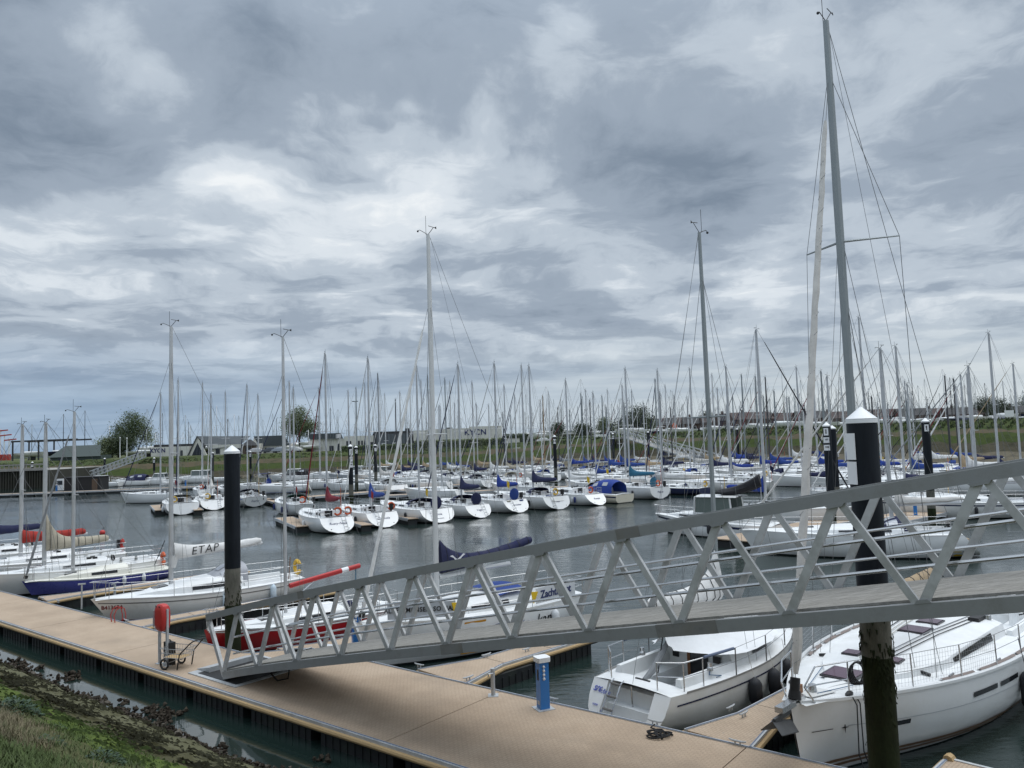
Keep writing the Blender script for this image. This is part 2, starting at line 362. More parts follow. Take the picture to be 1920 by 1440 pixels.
# ---- near dyke slope (the camera stands on it)
def band_noise_mat(name, cols, scale, detail=6, rough=.65, bump=.5, bscale=25, stretch=(1, 1, 1), R=.9, pos=(.3, .5, .7), spec=.12):
    mt, N, L, b = nodes_mat(name); b.inputs['Roughness'].default_value = R; b.inputs['Specular IOR Level'].default_value = spec
    tc = N.new('ShaderNodeTexCoord'); mp = N.new('ShaderNodeMapping'); L.new(tc.outputs['Object'], mp.inputs[0]); mp.inputs['Scale'].default_value = stretch
    n = N.new('ShaderNodeTexNoise'); n.inputs['Scale'].default_value = scale; n.inputs['Detail'].default_value = detail; n.inputs['Roughness'].default_value = rough; n.inputs['Distortion'].default_value = .4
    L.new(mp.outputs[0], n.inputs['Vector']); rp = N.new('ShaderNodeValToRGB'); L.new(n.outputs['Fac'], rp.inputs[0])
    e = rp.color_ramp.elements; e[0].position = pos[0]; e[0].color = cols[0]+(1,); e[1].position = pos[-1]; e[1].color = cols[-1]+(1,)
    for k in range(1, len(cols)-1): q = e.new(pos[k]); q.color = cols[k]+(1,)
    L.new(rp.outputs[0], b.inputs['Base Color'])
    n3 = N.new('ShaderNodeTexNoise'); n3.inputs['Scale'].default_value = bscale; n3.inputs['Detail'].default_value = 5; L.new(mp.outputs[0], n3.inputs['Vector'])
    bp = N.new('ShaderNodeBump'); bp.inputs['Strength'].default_value = bump; bp.inputs['Distance'].default_value = .05; L.new(n3.outputs['Fac'], bp.inputs['Height']); L.new(bp.outputs[0], b.inputs['Normal'])
    MATS[name] = mt; return mt
m_mud = band_noise_mat('slope_mud', ((.072, .074, .038), (.115, .112, .06), (.044, .044, .024)), 3.4, stretch=(.6, 1.6, 1), R=.6)
m_weed = band_noise_mat('slope_seaweed', ((.034, .034, .015), (.082, .078, .035), (.026, .028, .012)), 4.2, stretch=(.7, 1.8, 1), R=.6, bump=.8)
m_alg = band_noise_mat('slope_algae', ((.062, .092, .018), (.085, .118, .022), (.046, .068, .016)), 2.6, stretch=(.5, 1.5, 1), R=.75)
m_grs = band_noise_mat('slope_grass', ((.055, .072, .024), (.085, .085, .038), (.04, .056, .018)), 3.0, R=.95)
m_bot = band_noise_mat('slope_shells', ((.024, .020, .014), (.05, .042, .03), (.014, .012, .009)), 6.0, R=.7, bump=.9)
rnd = random.Random(3)
def slope_z(b): return (9.9-b)/2.1-.45*sstep(b, 7.7, 8.8)
def near_band(name, m_, blo, bhi, jlo, jhi, lift=0.0, nb=5):
    # a strip of the slope between two wandering edges
    mb = MB(); secs = []
    a = -62.0
    while a < 26:
        jl = jlo*(sin(a*1.7)+.6*sin(a*4.1+1)+.5*sin(a*9.3+2)); jh = jhi*(sin(a*1.7)+.6*sin(a*4.1+1)+.5*sin(a*9.3+2))
        q = []
        for k in range(nb+1):
            t = k/nb; b = lerp(blo+jl, bhi+jh, t)
            q.append(ab(a, b, slope_z(b)+lift*sin(pi*min(1, max(0, t)))+.03*sin(a*3.1+b*5)+.02*sin(a*7.7-b*11)))
        secs.append(q); a += .35 if a > -34 else 1.2
    mb.loft(secs); return mb.build(name, m_, kind='structure')
near_band('shell_bank', m_bot, 14.0, 7.7, 0, .08, 0, 8)
near_band('mud_slope', m_mud, 7.7, 6.72, .08, .10)
near_band('seaweed_slope', m_weed, 6.72, 5.78, .10, .09)
near_band('algae_slope', m_alg, 5.78, 4.95, .09, .16)
near_band('grass_slope', m_grs, 4.95, -4.0, .16, 0, 0, 10)
def jag(mb, c, r, rg, n=5):
    # one small jagged shell or stone
    c = Vector(c); ax = Vector((rg.uniform(-1, 1), rg.uniform(-1, 1), rg.uniform(-.2, 1))).normalized(); e = ax.orthogonal().normalized(); g = ax.cross(e)
    t = mb.vert(c+ax*r*rg.uniform(.7, 1.5)); bt = mb.vert(c-ax*r*.6)
    ring = [mb.vert(c+(e*cos(2*pi*k/n)+g*sin(2*pi*k/n))*r*rg.uniform(.5, 1.1)) for k in range(n)]
    for k in range(n): mb.face((t, ring[k], ring[(k+1) % n])); mb.face((bt, ring[(k+1) % n], ring[k]))
rg = random.Random(11); mb = MB(); mb2 = MB()
for i in range(13000):
    a = rg.uniform(-46, -9); edge = 8.95+.42*sin(a*.9)+.35*sin(a*2.3+1)+.25*sin(a*5.1)
    b = rg.triangular(7.75, edge+.2, 8.6)
    zz = slope_z(b); lim = edge
    if b > lim-.15 and rg.random() < .75: continue
    h = max(zz, -.03)+rg.uniform(-.02, .10+.13*exp(-((b-edge)/.35)**2))
    jag(mb if rg.random() < .82 else mb2, ab(a, b, h), rg.uniform(.022, .070)*(1.25 if rg.random() < .15 else 1), rg)
for i in range(80):                                                  # tall clumps at the water's edge
    a = rg.uniform(-40, -11); b = 8.95+.42*sin(a*.9)+.35*sin(a*2.3+1)+.25*sin(a*5.1)+rg.uniform(-.1, .55)
    for k in range(14): jag(mb, ab(a+rg.gauss(0, .10), b+rg.gauss(0, .10), rg.uniform(-.06, .11)), rg.uniform(.045, .10), rg)
mb.build('oyster_shells', mat('oyster_dark', (.034, .027, .020), .8, var=.5, vscale=7, bump=.6, bscale=20, spec=.15, stain=(.085, .072, .055), stain_amt=.5, stain_scale=9), kind='stuff')
mb2.build('pale_oyster_shells', mat('oyster_pale', (.085, .072, .055), .75, var=.4, vscale=9), kind='stuff')
# grass blades on the slope
def blades(name, m_, spots, hh, ww, lean, rg):
    mb = MB()
    for (p, s) in spots:
        a = rg.uniform(0, 2*pi); l = rg.uniform(.4, 1)*lean*s; h = hh*s*rg.uniform(.6, 1.2); w = ww*rg.uniform(.7, 1.3)
        d = Vector((cos(a), sin(a), 0)); sd_ = Vector((-d.y, d.x, 0))*w
        p = Vector(p); q = p+d*l*.4+Vector((0, 0, h*.6)); t = p+d*l+Vector((0, 0, h*.95))
        i = [mb.vert(x) for x in (p-sd_, p+sd_, q+sd_*.7, q-sd_*.7, t)]
        mb.face((i[0], i[1], i[2], i[3])); mb.face((i[3], i[2], i[4]))
    return mb.build(name, m_, kind='stuff')
g_dry = mat('dry_grass', (.165, .140, .085), .9, var=.3, vscale=3); g_mid = mat('olive_grass', (.098, .110, .046), .9, var=.3, vscale=3); g_gr = mat('green_grass', (.066, .096, .028), .85, var=.3, vscale=3)
g_alg = mat('fine_turf', (.066, .105, .020), .85, var=.25, vscale=3)
rg = random.Random(5); S1, S2, S3, S4 = [], [], [], []
for i in range(60000):
    a = rg.uniform(-21, -5); b = rg.uniform(1.6, 5.0)+rg.gauss(0, .08); p = ab(a, b, slope_z(b)-.02); w = sin(a*1.3+b*2)+sin(a*3.1-b*1.7)+.7*sin(b*4.3+a*.6)
    k = 1-sstep(b, 3.2, 4.7)
    if rg.random() > .42+.5*k: continue
    if w > .05: S3.append((p, .55+.45*k))
    elif w > -.85: S2.append((p, .5+.5*k))
    else: S1.append((p, .5+.7*k))
for i in range(15000):
    a = rg.uniform(-26, -6); b = rg.uniform(4.8, 5.8); S4.append((ab(a, b, slope_z(b)-.01), .8))
blades('dry_grass', g_dry, S1, .26, .0045, .26, rg); blades('olive_grass', g_mid, S2, .20, .005, .16, rg); blades('green_grass', g_gr, S3, .17, .007, .14, rg); blades('fine_turf', g_alg, S4, .05, .006, .05, rg)
# seaweed and algae strands that blur the borders of the bands
def strands(name, m_, blo, bhi, n, ln, wd, seed, sig=.22):
    rg = random.Random(seed); mb = MB()
    for i in range(n):
        a = rg.uniform(-44, -7); b = rg.uniform(blo, bhi)+rg.gauss(0, sig)
        if sin(a*2.3+b*3.1)+sin(a*.9-b*5.3)+.8*sin(a*6.1+b*2) < rg.uniform(-1.6, .8): continue
        p = ab(a, b, slope_z(b)+.012+rg.random()*.03); an = rg.gauss(0, .5); d = (PD*cos(an)+(PN-Vector((0, 0, 1/2.1)))*sin(an)).normalized()*ln*rg.uniform(.5, 1.4); s = (PN-Vector((0, 0, 1/2.1)))*wd*rg.uniform(.5, 1.3)
        h = Vector((0, 0, rg.uniform(.01, .05))); mb.face([mb.vert(v) for v in (p-s, p+d*.5+h, p+d, p+d*.4-s*.3)]); mb.face([mb.vert(v) for v in (p-s, p+s, p+d*.5+h)])
    return mb.build(name, m_, kind='stuff')
strands('seaweed_strands', mat('strand_seaweed', (.036, .034, .016), .55, var=.5, vscale=4), 5.95, 6.65, 6000, .16, .035, 51)
strands('mud_weed', mat('strand_olive', (.060, .058, .030), .6, var=.5, vscale=4), 6.4, 7.7, 6000, .13, .03, 52)
strands('algae_strands', mat('strand_algae', (.060, .088, .020), .7, var=.4, vscale=4), 5.0, 5.95, 5200, .12, .03, 53, .14)
# leafy weeds standing in the grass
wl = mat('weed_leaf', (.028, .060, .030), .6, var=.3, vscale=5)
def weed(px, py, size, label, n):
    R = ray(px, py); k = 2.1; T = (9.9/k-EYE)/(R.z+R.dot(PN)/k); p = Vector((0, 0, EYE))+R*T; p.z -= .02
    t = thing('weed_plant', label, 'weed', p, 0, 'leafy weeds on the near dyke slope'); rg = random.Random(int(px))
    mb = MB(); st = MB()
    for i in range(n):
        a = rg.uniform(0, 2*pi); r = size*sqrt(rg.random()); h = size*.55*(1-(r/size)**2)*rg.uniform(.5, 1.3)+.03
        c = Vector((r*cos(a), r*sin(a), h-r*cos(a-radians(51.7))*.45)); d = Vector((cos(a+rg.gauss(0, .6)), sin(a+rg.gauss(0, .6)), rg.uniform(-.2, .7))).normalized(); l = size*rg.uniform(.16, .3)
        s = d.cross(Vector((0, 0, 1))).normalized()*l*.3; up = s.cross(d).normalized()*l*.12
        i_ = [mb.vert(x) for x in (c, c+d*l*.5+s+up, c+d*l, c+d*l*.5-s+up)]; mb.face((i_[0], i_[1], i_[2])); mb.face((i_[0], i_[2], i_[3]))
        if i % 9 == 0: st.tube([(0, 0, 0), tuple(c*.5+Vector((0, 0, .04))), tuple(c)], .006, 4)
    mb.build('leaves', wl, t); st.build('stem', g_gr, t)
weed(36, 1338, .30, 'dark green leafy weed clump at the left edge of the grass slope', 330)
weed(198, 1430, .22, 'leafy weed clump low on the slope at the bottom of the bright green band', 240)
weed(95, 1395, .17, 'loose grey-green weed between the dry grass and the bright green band', 130)
weed(112, 1366, .09, 'smallest leafy weed sprig in the bright green turf', 50)
# ---- far bank: a line of feet with a profile that changes along it
FOOT = [(-330, 195), (-200, 190), (-128, 183), (-100, 174), (-85, 173), (-61, 187), (-35, 190), (-14, 191), (6, 192), (18, 188), (30, 177), (45, 160.5), (68, 134), (95, 103), (130, 62), (170, 16)]
PL = [(-9, -1.0), (0, 0), (2.2, .35), (5, 1.5), (9, 3.0), (12, 4.0), (18.5, 5.1), (24, 5.2)]      # basin end, to the left
PRt = [(-9, -.9), (0, 0), (7, 1.9), (10, 3.5), (13, 5.1), (15.2, 5.85), (20.5, 7.45), (25, 7.4)]     # grass dyke, to the right
NAMES = ['mud_foreshore', 'tidal_mud', 'bank_seaweed', 'bank_algae', 'bank_stones', 'bank_grass', 'bank_crest']
def foot_pts():
    out = []
    for (p, q) in zip(FOOT, FOOT[1:]):
        p = Vector(p); q = Vector(q); n = max(2, int((q-p).length/1.6))
        for k in range(n): out.append(p.lerp(q, k/n))
    return out
fp = foot_pts(); nrm = []
for i, p in enumerate(fp):
    d = (fp[min(i+4, len(fp)-1)]-fp[max(i-4, 0)]).normalized(); nrm.append(Vector((-d.y, d.x)))
def bank_pt(i, k):
    p = fp[i]; w = sstep(p.x, -20, 34); u = lerp(PL[k][0], PRt[k][0], w); z = lerp(PL[k][1], PRt[k][1], w)
    return p, nrm[i], u, z
m_fs = band_noise_mat('far_mud', ((.085, .075, .054), (.125, .11, .077), (.05, .045, .033)), .35, stretch=(1, 1, 1), R=.8, bscale=2, bump=.8)
m_fw = band_noise_mat('far_seaweed', ((.026, .025, .016), (.06, .054, .034), (.018, .02, .010)), .6, R=.8, bscale=2, bump=.8)
m_fa = band_noise_mat('far_algae', ((.030, .046, .013), (.044, .062, .014), (.02, .03, .010)), .5, R=.85, bscale=2, bump=.8)
m_fst = band_noise_mat('far_stones', ((.105, .074, .050), (.085, .074, .046), (.045, .050, .026)), .45, R=.9, bscale=1.5, bump=.8)
m_fg = band_noise_mat('far_grass', ((.038, .060, .020), (.060, .076, .026), (.027, .045, .016)), .35, R=.95, bscale=2, bump=.9)
bm_ = [m_fs, m_fs, m_fw, m_fa, m_fst, m_fg, m_fg]
def jit(i, k): return (.55*sin(i*.9+k*1.3)+.4*sin(i*2.1+k)+.35*sin(i*4.3+k*2))*(.0 if k in (0, 7) else .55)
def bank_z(w, u):
    us = [lerp(PL[k][0], PRt[k][0], w) for k in range(8)]; zs = [lerp(PL[k][1], PRt[k][1], w) for k in range(8)]
    for k in range(7):
        if u <= us[k+1] or k == 6: return lerp(zs[k], zs[k+1], (u-us[k])/(us[k+1]-us[k]))
for k in range(7):
    secs = []
    for i in range(len(fp)):
        p = fp[i]; w = sstep(p.x, -20, 34); n = nrm[i]; q = []
        for s in range(4):
            u = lerp(lerp(PL[k][0], PRt[k][0], w)+jit(i, k), lerp(PL[k+1][0], PRt[k+1][0], w)+jit(i, k+1), s/3)
            z = bank_z(w, u)+.10*sin(i*.7+u*1.2)+.08*sin(i*1.9-u*2)+.05*sin(i*4.1+u*3.1)
            q.append((p.x+n.x*u, p.y+n.y*u, z))
        secs.append(q[::-1])
    MB().loft(secs).build(NAMES[k], bm_[k], kind='structure')
# ground behind the bank, out to the horizon
secs = []
for i in range(0, len(fp), 2):
    p, n, u, z = bank_pt(i, 7); c = Vector((p.x+n.x*(u-.5), p.y+n.y*(u-.5))); far = c.normalized()*3500
    w = sstep(p.x, -20, 34); q = []
    for t in (0, .004, .012, .03, .08, .25, 1):
        g = c.lerp(far, t); q.append((g.x, g.y, z-.05 if t == 0 else lerp(5.45, 6.0, w) if t < .3 else lerp(5.5, 6.0, w)))
    secs.append(q[::-1])
MB().loft(secs).build('ground', band_noise_mat('far_ground', ((.055, .075, .03), (.085, .10, .042), (.10, .095, .075)), .05, R=.95), kind='structure')
def ground_z(x): return lerp(5.45, 6.0, sstep(x, -20, 34))
# ============================================================ NEAR PONTOON
def deck_mat():
    mt, N, L, b = nodes_mat('pontoon_deck'); b.inputs['Roughness'].default_value = .85
    tc = N.new('ShaderNodeTexCoord'); sx = N.new('ShaderNodeSeparateXYZ'); L.new(tc.outputs['Object'], sx.inputs[0])
    def mth(op, a, c=0.0):
        n = N.new('ShaderNodeMath'); n.operation = op
        for i, x in enumerate((a, c)):
            if isinstance(x, (int, float)): n.inputs[i].default_value = x
            else: L.new(x, n.inputs[i])
        return n.outputs[0]
    n1 = N.new('ShaderNodeTexNoise'); n1.inputs['Scale'].default_value = .7; n1.inputs['Detail'].default_value = 7; n1.inputs['Roughness'].default_value = .6; L.new(tc.outputs['Object'], n1.inputs['Vector'])
    n2 = N.new('ShaderNodeTexNoise'); n2.inputs['Scale'].default_value = 35; n2.inputs['Detail'].default_value = 3; L.new(tc.outputs['Object'], n2.inputs['Vector'])
    rp = N.new('ShaderNodeValToRGB'); L.new(n1.outputs['Fac'], rp.inputs[0]); e = rp.color_ramp.elements
    e[0].position = .3; e[0].color = (.345, .262, .188, 1); e[1].position = .68; e[1].color = (.44, .342, .252, 1); q = e.new(.5); q.color = (.395, .302, .218, 1)
    # small moulded treads, 62 x 31 mm, staggered
    br = N.new('ShaderNodeTexBrick'); L.new(tc.outputs['Object'], br.inputs['Vector']); br.inputs['Scale'].default_value = 1.0
    br.inputs['Brick Width'].default_value = .125; br.inputs['Row Height'].default_value = .062; br.inputs['Mortar Size'].default_value = .012; br.inputs['Mortar Smooth'].default_value = .5
    br.inputs['Color1'].default_value = (1, 1, 1, 1); br.inputs['Color2'].default_value = (.93, .93, .93, 1); br.inputs['Mortar'].default_value = (.66, .66, .66, 1)
    mx = N.new('ShaderNodeMix'); mx.data_type = 'RGBA'; mx.blend_type = 'MULTIPLY'; mx.inputs[0].default_value = .85; L.new(rp.outputs[0], mx.inputs[6]); L.new(br.outputs['Color'], mx.inputs[7])
    m2 = N.new('ShaderNodeMix'); m2.data_type = 'RGBA'; m2.blend_type = 'MULTIPLY'; m2.inputs[0].default_value = .5; L.new(mx.outputs[2], m2.inputs[6]); L.new(n2.outputs['Fac'], m2.inputs[7])
    m3 = N.new('ShaderNodeMix'); m3.data_type = 'RGBA'; m3.blend_type = 'ADD'; m3.inputs[0].default_value = .34; L.new(m2.outputs[2], m3.inputs[6]); L.new(rp.outputs[0], m3.inputs[7])
    n4 = N.new('ShaderNodeTexNoise'); n4.inputs['Scale'].default_value = .45; n4.inputs['Detail'].default_value = 8; n4.inputs['Roughness'].default_value = .62; L.new(tc.outputs['Object'], n4.inputs['Vector'])
    r4 = N.new('ShaderNodeMapRange'); L.new(n4.outputs['Fac'], r4.inputs[0]); r4.inputs[1].default_value = .52; r4.inputs[2].default_value = .68; r4.inputs[3].default_value = 0; r4.inputs[4].default_value = .30
    m4 = N.new('ShaderNodeMix'); m4.data_type = 'RGBA'; m4.inputs[7].default_value = (.20, .165, .13, 1); L.new(r4.outputs[0], m4.inputs[0]); L.new(m3.outputs[2], m4.inputs[6])
    vo = N.new('ShaderNodeTexVoronoi'); vo.inputs['Scale'].default_value = 1.7; vo.inputs['Randomness'].default_value = 1; L.new(tc.outputs['Object'], vo.inputs['Vector'])
    sp_ = N.new('ShaderNodeMapRange'); L.new(vo.outputs['Distance'], sp_.inputs[0]); sp_.inputs[1].default_value = .035; sp_.inputs[2].default_value = .055; sp_.inputs[3].default_value = .55; sp_.inputs[4].default_value = 0
    m5 = N.new('ShaderNodeMix'); m5.data_type = 'RGBA'; m5.inputs[7].default_value = (.30, .27, .235, 1); L.new(sp_.outputs[0], m5.inputs[0]); L.new(m4.outputs[2], m5.inputs[6])
    L.new(m5.outputs[2], b.inputs['Base Color'])
    bp = N.new('ShaderNodeBump'); bp.inputs['Strength'].default_value = .35; bp.inputs['Distance'].default_value = .006; L.new(br.outputs['Fac'], bp.inputs['Height']); bp.invert = True; L.new(bp.outputs[0], b.inputs['Normal'])
    return mt
dk = deck_mat()
galv = mat('galvanised', (.48, .50, .515), .5, .35, var=.12, vscale=5, stain=(.3, .3, .29), stain_amt=.4)
timber = mat('fender_timber', (.40, .275, .135), .7, var=.18, vscale=2.5, stretch=(.3, 5, 5), bump=.3, bscale=12)
floatm = mat('float_black', (.014, .015, .018), .45, var=.25, stain=(.03, .04, .028), stain_amt=.6, stain_scale=2)
pipeb = mat('blue_conduit', (.15, .19, .27), .5)
def float_mesh(l, w):
    mb = MB(); mb.box((0, 0, -.42), (l, w, .37)); k = .12
    while k < l-.1:
        for y in (-.018, w-.002): mb.box((k, y, -.40), (k+.05, y+.02, .27))
        k += .24
    mb.box((-.012, .05, .22), (l+.012, w-.05, .30))
    return mb.mesh('float', floatm)
def pontoon(name, label, group, origin, ang, outline_fn, L_, panels, zt=.5, floats=True, timber_sides=(1, 1), end_rail=True):
    """origin at the root; x along the pontoon; outline_fn(x) -> (y_right, y_left)"""
    t = thing(name, label, 'pontoon', (origin.x, origin.y, 0), ang, group)
    xs = [L_*k/panels for k in range(panels+1)]
    for x0, x1 in zip(xs, xs[1:]):
        st = [x0+.012]+[x for x in BREAKS.get(name+label, []) if x0 < x < x1]+[x1-.012]
        P = [(x, outline_fn(x)[0]+.07) for x in st]+[(x, outline_fn(x)[1]-.07) for x in st[::-1]]
        MB().prism(P, zt-.06, zt).build('deck_panel', dk, t)
    allx = sorted(set([0, L_]+[x for x in BREAKS.get(name+label, []) if 0 < x < L_]))
    for sd_, on in ((0, timber_sides[0]), (1, timber_sides[1])):
        s = -1 if sd_ == 0 else 1
        pts = [(x, outline_fn(x)[sd_]) for x in allx]
        mb = MB(); r2 = MB()
        for p, q in zip(pts, pts[1:]):
            mb.bar((p[0], p[1]-s*.035, zt-.02), (q[0], q[1]-s*.035, zt-.02), .07, .075)
            r2.bar((p[0], p[1]-s*.052, zt+.022), (q[0], q[1]-s*.052, zt+.022), .018, .012)
        mb.build('edge_rail', galv, t); r2.build('cable_slot', pipeb, t)
        if on: MB().tube([(x, y+s*.032, zt-.090) for x, y in pts], .056, 8).build('timber_fender', timber, t)
        MB().loft([[(x, y-s*.01, zt-.06), (x, y-s*.01, zt-.20)] for x, y in pts], smooth=False).build('side_beam', galv if not on else black, t)
    if end_rail:
        y0, y1 = outline_fn(L_); MB().bar((L_, y0, zt-.02), (L_, y1, zt-.02), .07, .075).build('edge_rail', galv, t)
    if floats:
        n = max(2, int(L_/2.6)); w0 = min(outline_fn(L_*.5)[1]-outline_fn(L_*.5)[0], 9)-.24
        fm = float_mesh(L_/n-.35, w0)
        for k in range(n):
            f = bpy.data.objects.new('float', fm); COL.objects.link(f); f.parent = t; xx = k*L_/n+.17
            f.location = (xx, outline_fn(xx+.5)[0]+.12, -.02)
    return t
BREAKS = {}
def main_out(x):                        # x = distance along from a = -72
    a = x-72; w = lerp(13.02, 14.42, sstep(a, -20.6, -19.2)) if a > -20.6 else 13.02
    return (10.63, w)
MP = 'long tan decked pontoon running across the foreground below the dyke'
BREAKS['main_pontoon'+MP] = [50.2, 51.4, 51.75, 52.1, 52.45, 52.8]
main = pontoon('main_pontoon', MP, None, Vector((0, 0, 0))+PD*-72, radians(-38.3), main_out, 84, 14)
def finger(name, label, root, ang, L_, w0, w1, flare=1.3, gusset=1.3):
    BREAKS[name+label] = [gusset]
    f = lambda x: ((-lerp(w0, w1, min(1, x/gusset)))/2, lerp(w0, w1, min(1, x/gusset))/2)
    return pontoon(name, label, 'finger pontoons of the near berths', root, ang, f, L_, max(3, int(L_/2)))
FA = radians(44)
fr = lambda a, b: PD*a+PN*b
F1 = finger('finger_pontoon', 'finger pontoon between the two near white boats right of the blue pedestal', Vector((3.75, 15.45, 0)), FA, 9.0, 1.5, .86, gusset=1.5)
F2 = finger('finger_pontoon', 'short tan finger pontoon left of the blue pedestal under the gangway', Vector((-2.05, 20.05, 0)), FA, 5.6, 2.0, .98, gusset=1.7)
F3 = finger('finger_pontoon', 'finger pontoon between the red boat and the sponsored white boat', Vector((-6.6, 22.7, 0)), FA, 7.5, 1.9, .9)
F4 = finger('finger_pontoon', 'finger pontoon between the red bow and the white cruiser with red boot stripe', Vector((-13.4, 27.2, 0)), FA, 8.0, 1.5, .85)
F5 = finger('finger_pontoon', 'finger pontoon along the right side of the violet boat', Vector((-19.85, 32.6, 0)), FA, 8.8, 1.5, .85)
F6 = finger('finger_pontoon', 'finger pontoon left of the violet boat', Vector((-25.2, 36.6, 0)), FA, 8.0, 1.4, .85)
F7 = finger('finger_pontoon', 'corner of a tan finger pontoon at the bottom right beside the pile', at(1772, 1421, .5)-Vector((cos(FA), sin(FA), 0))*3.0+Vector((sin(FA), -cos(FA), 0))*.95, FA, 3.0, 1.9, 1.9)
mb = MB(); mb.tube([(2.9, .88, .50), (3.06, .88, .50), (3.1, .84, .46)], [.09, .09, .06], 8); mb.build('corner_fender', timber, F7)
# ============================================================ BOAT BUILDER
class Hull:
    def __init__(s, L, B, fs=.85, fb=1.15, rake=.7, tr=.55, sr=.72, tm=.42, zb=.04, sag=.05, vbow=1.25, pw=2.1, full=3.2):
        s.L, s.B, s.fs, s.fb, s.rake, s.tr, s.sr, s.tm, s.zb, s.sag, s.vbow, s.pw, s.full = L, B, fs, fb, rake, tr, sr, tm, zb, sag, vbow, pw, full
    def b(s, t):
        h = s.B/2
        if t < s.tm: return h*(s.sr+(1-s.sr)*sin(pi/2*t/s.tm))
        u = (t-s.tm)/(1-s.tm); return h*max(.012, 1-u**s.pw)
    def zs(s, t): return s.fs+(s.fb-s.fs)*t**1.5-s.sag*sin(pi*t)
    def zk(s, t):
        if t < .3: return lerp(s.zb, -.38, sstep(t, 0, .3))
        return -.38 if t < .8 else lerp(-.38, -.2, (t-.8)/.2)
    def hy(s, t, z):
        zs, zk = s.zs(t), s.zk(t); w = min(1, max(0, (zs-z)/(zs-zk)))
        m = lerp(s.full, s.vbow, sstep(t, .5, 1)); n = lerp(1.7, 1.0, sstep(t, .5, 1))
        return s.b(t)*max(0, 1-w**m)**(1/n)
    def X(s, t, z):
        return t*s.L+(1-t)**6*s.tr*max(z, 0)-t**8*s.rake*(1-max(-.3, z)/s.zs(1))
    def pt(s, t, z, side=1, off=0): return (s.X(t, z), side*(s.hy(t, z)+off), z)
TS = [0, .03, .07, .12, .18, .25, .33, .42, .51, .6, .68, .75, .81, .87, .92, .96, .985, 1.0]
def hull_parts(h, root, hm, bm, lod=1, zw=.07, stern_open=None, name='hull'):
    ts = TS if lod < 2 else TS[::2]+[1.0]
    nr = 6 if lod < 2 else 4
    top, bot = MB(), MB()
    A, Bq = [], []
    for t in ts:
        zs, zk = h.zs(t), h.zk(t); z1 = max(zw, zk)
        zz = [lerp(zs, z1, k/nr) for k in range(nr+1)]; zb = [lerp(z1, zk, k/3) for k in range(4)]
        A.append([h.pt(t, z, 1) for z in zz]); Bq.append([h.pt(t, z, 1) for z in zb])
    fl = lambda S: [[(p[0], -p[1], p[2]) for p in q] for q in S]
    top.loft([q[::-1] for q in A]); top.loft(fl(A))
    if stern_open is None: top.face([top.vert(p) for p in A[0]]+[top.vert((p[0], -p[1], p[2])) for p in A[0][::-1]])
    bot.loft([q[::-1] for q in Bq]); bot.loft(fl(Bq))
    if Bq[0][0][2] > Bq[0][3][2]+.01: bot.face([bot.vert(p) for p in Bq[0]]+[bot.vert((p[0], -p[1], p[2])) for p in Bq[0][-2::-1]])
    o = top.build(name, hm, root, sharp=50)
    if bm: bot.build('bottom', bm, root, sharp=50)
    return o
def hull_stripe(h, root, m_, t0, t1, zf, hgt, name, n=16, sides=(1, -1), parent=None):
    mb = MB()
    for sd_ in sides:
        secs = []
        for k in range(n+1):
            t = lerp(t0, t1, k/n); z = zf(t)
            a = [h.pt(t, z+hgt, sd_, .008), h.pt(t, z, sd_, .008)]; secs.append(a if sd_ < 0 else a[::-1])
        mb.loft(secs)
    return mb.build(name, m_, parent or root)
def deck_part(h, root, m_, ck=(.05, .33), cw=.58, depth=.42, coam=.16, lod=1, t1=.985):
    ts = sorted(set([t for t in TS if t <= t1]+[t1]+[ck[0], ck[0]+.002, ck[1]-.002, ck[1], .5*(ck[0]+ck[1])])) if ck else [t for t in TS if t <= t1]
    secs = []
    for t in ts:
        b = h.b(t)-.015; z = h.zs(t)-.012; x = h.X(t, z); cam_ = .05*b
        c = cw*h.B/2*min(1, (h.b(t)/(h.B/2)))
        ys = [b, b-.06, c+.17, c+.12, c, c-.03, c*.52, c*.5, 0]
        inside = ck and ck[0]+.001 < t < ck[1]-.001
        if inside: zz = [z, z+.01, z+.03, z+coam, z+coam, z-depth*.25, z-depth*.28, z-depth, z-depth]
        else: zz = [z]+[z+.01+cam_*(1-(y/b)**2) for y in ys[1:]]
        P = [(x, y, q) for y, q in zip(ys, zz)]
        secs.append(P+[(p[0], -p[1], p[2]) for p in P[-2::-1]])
    mb = MB(); mb.loft(secs); return mb.build('deck', m_, root, sharp=28)
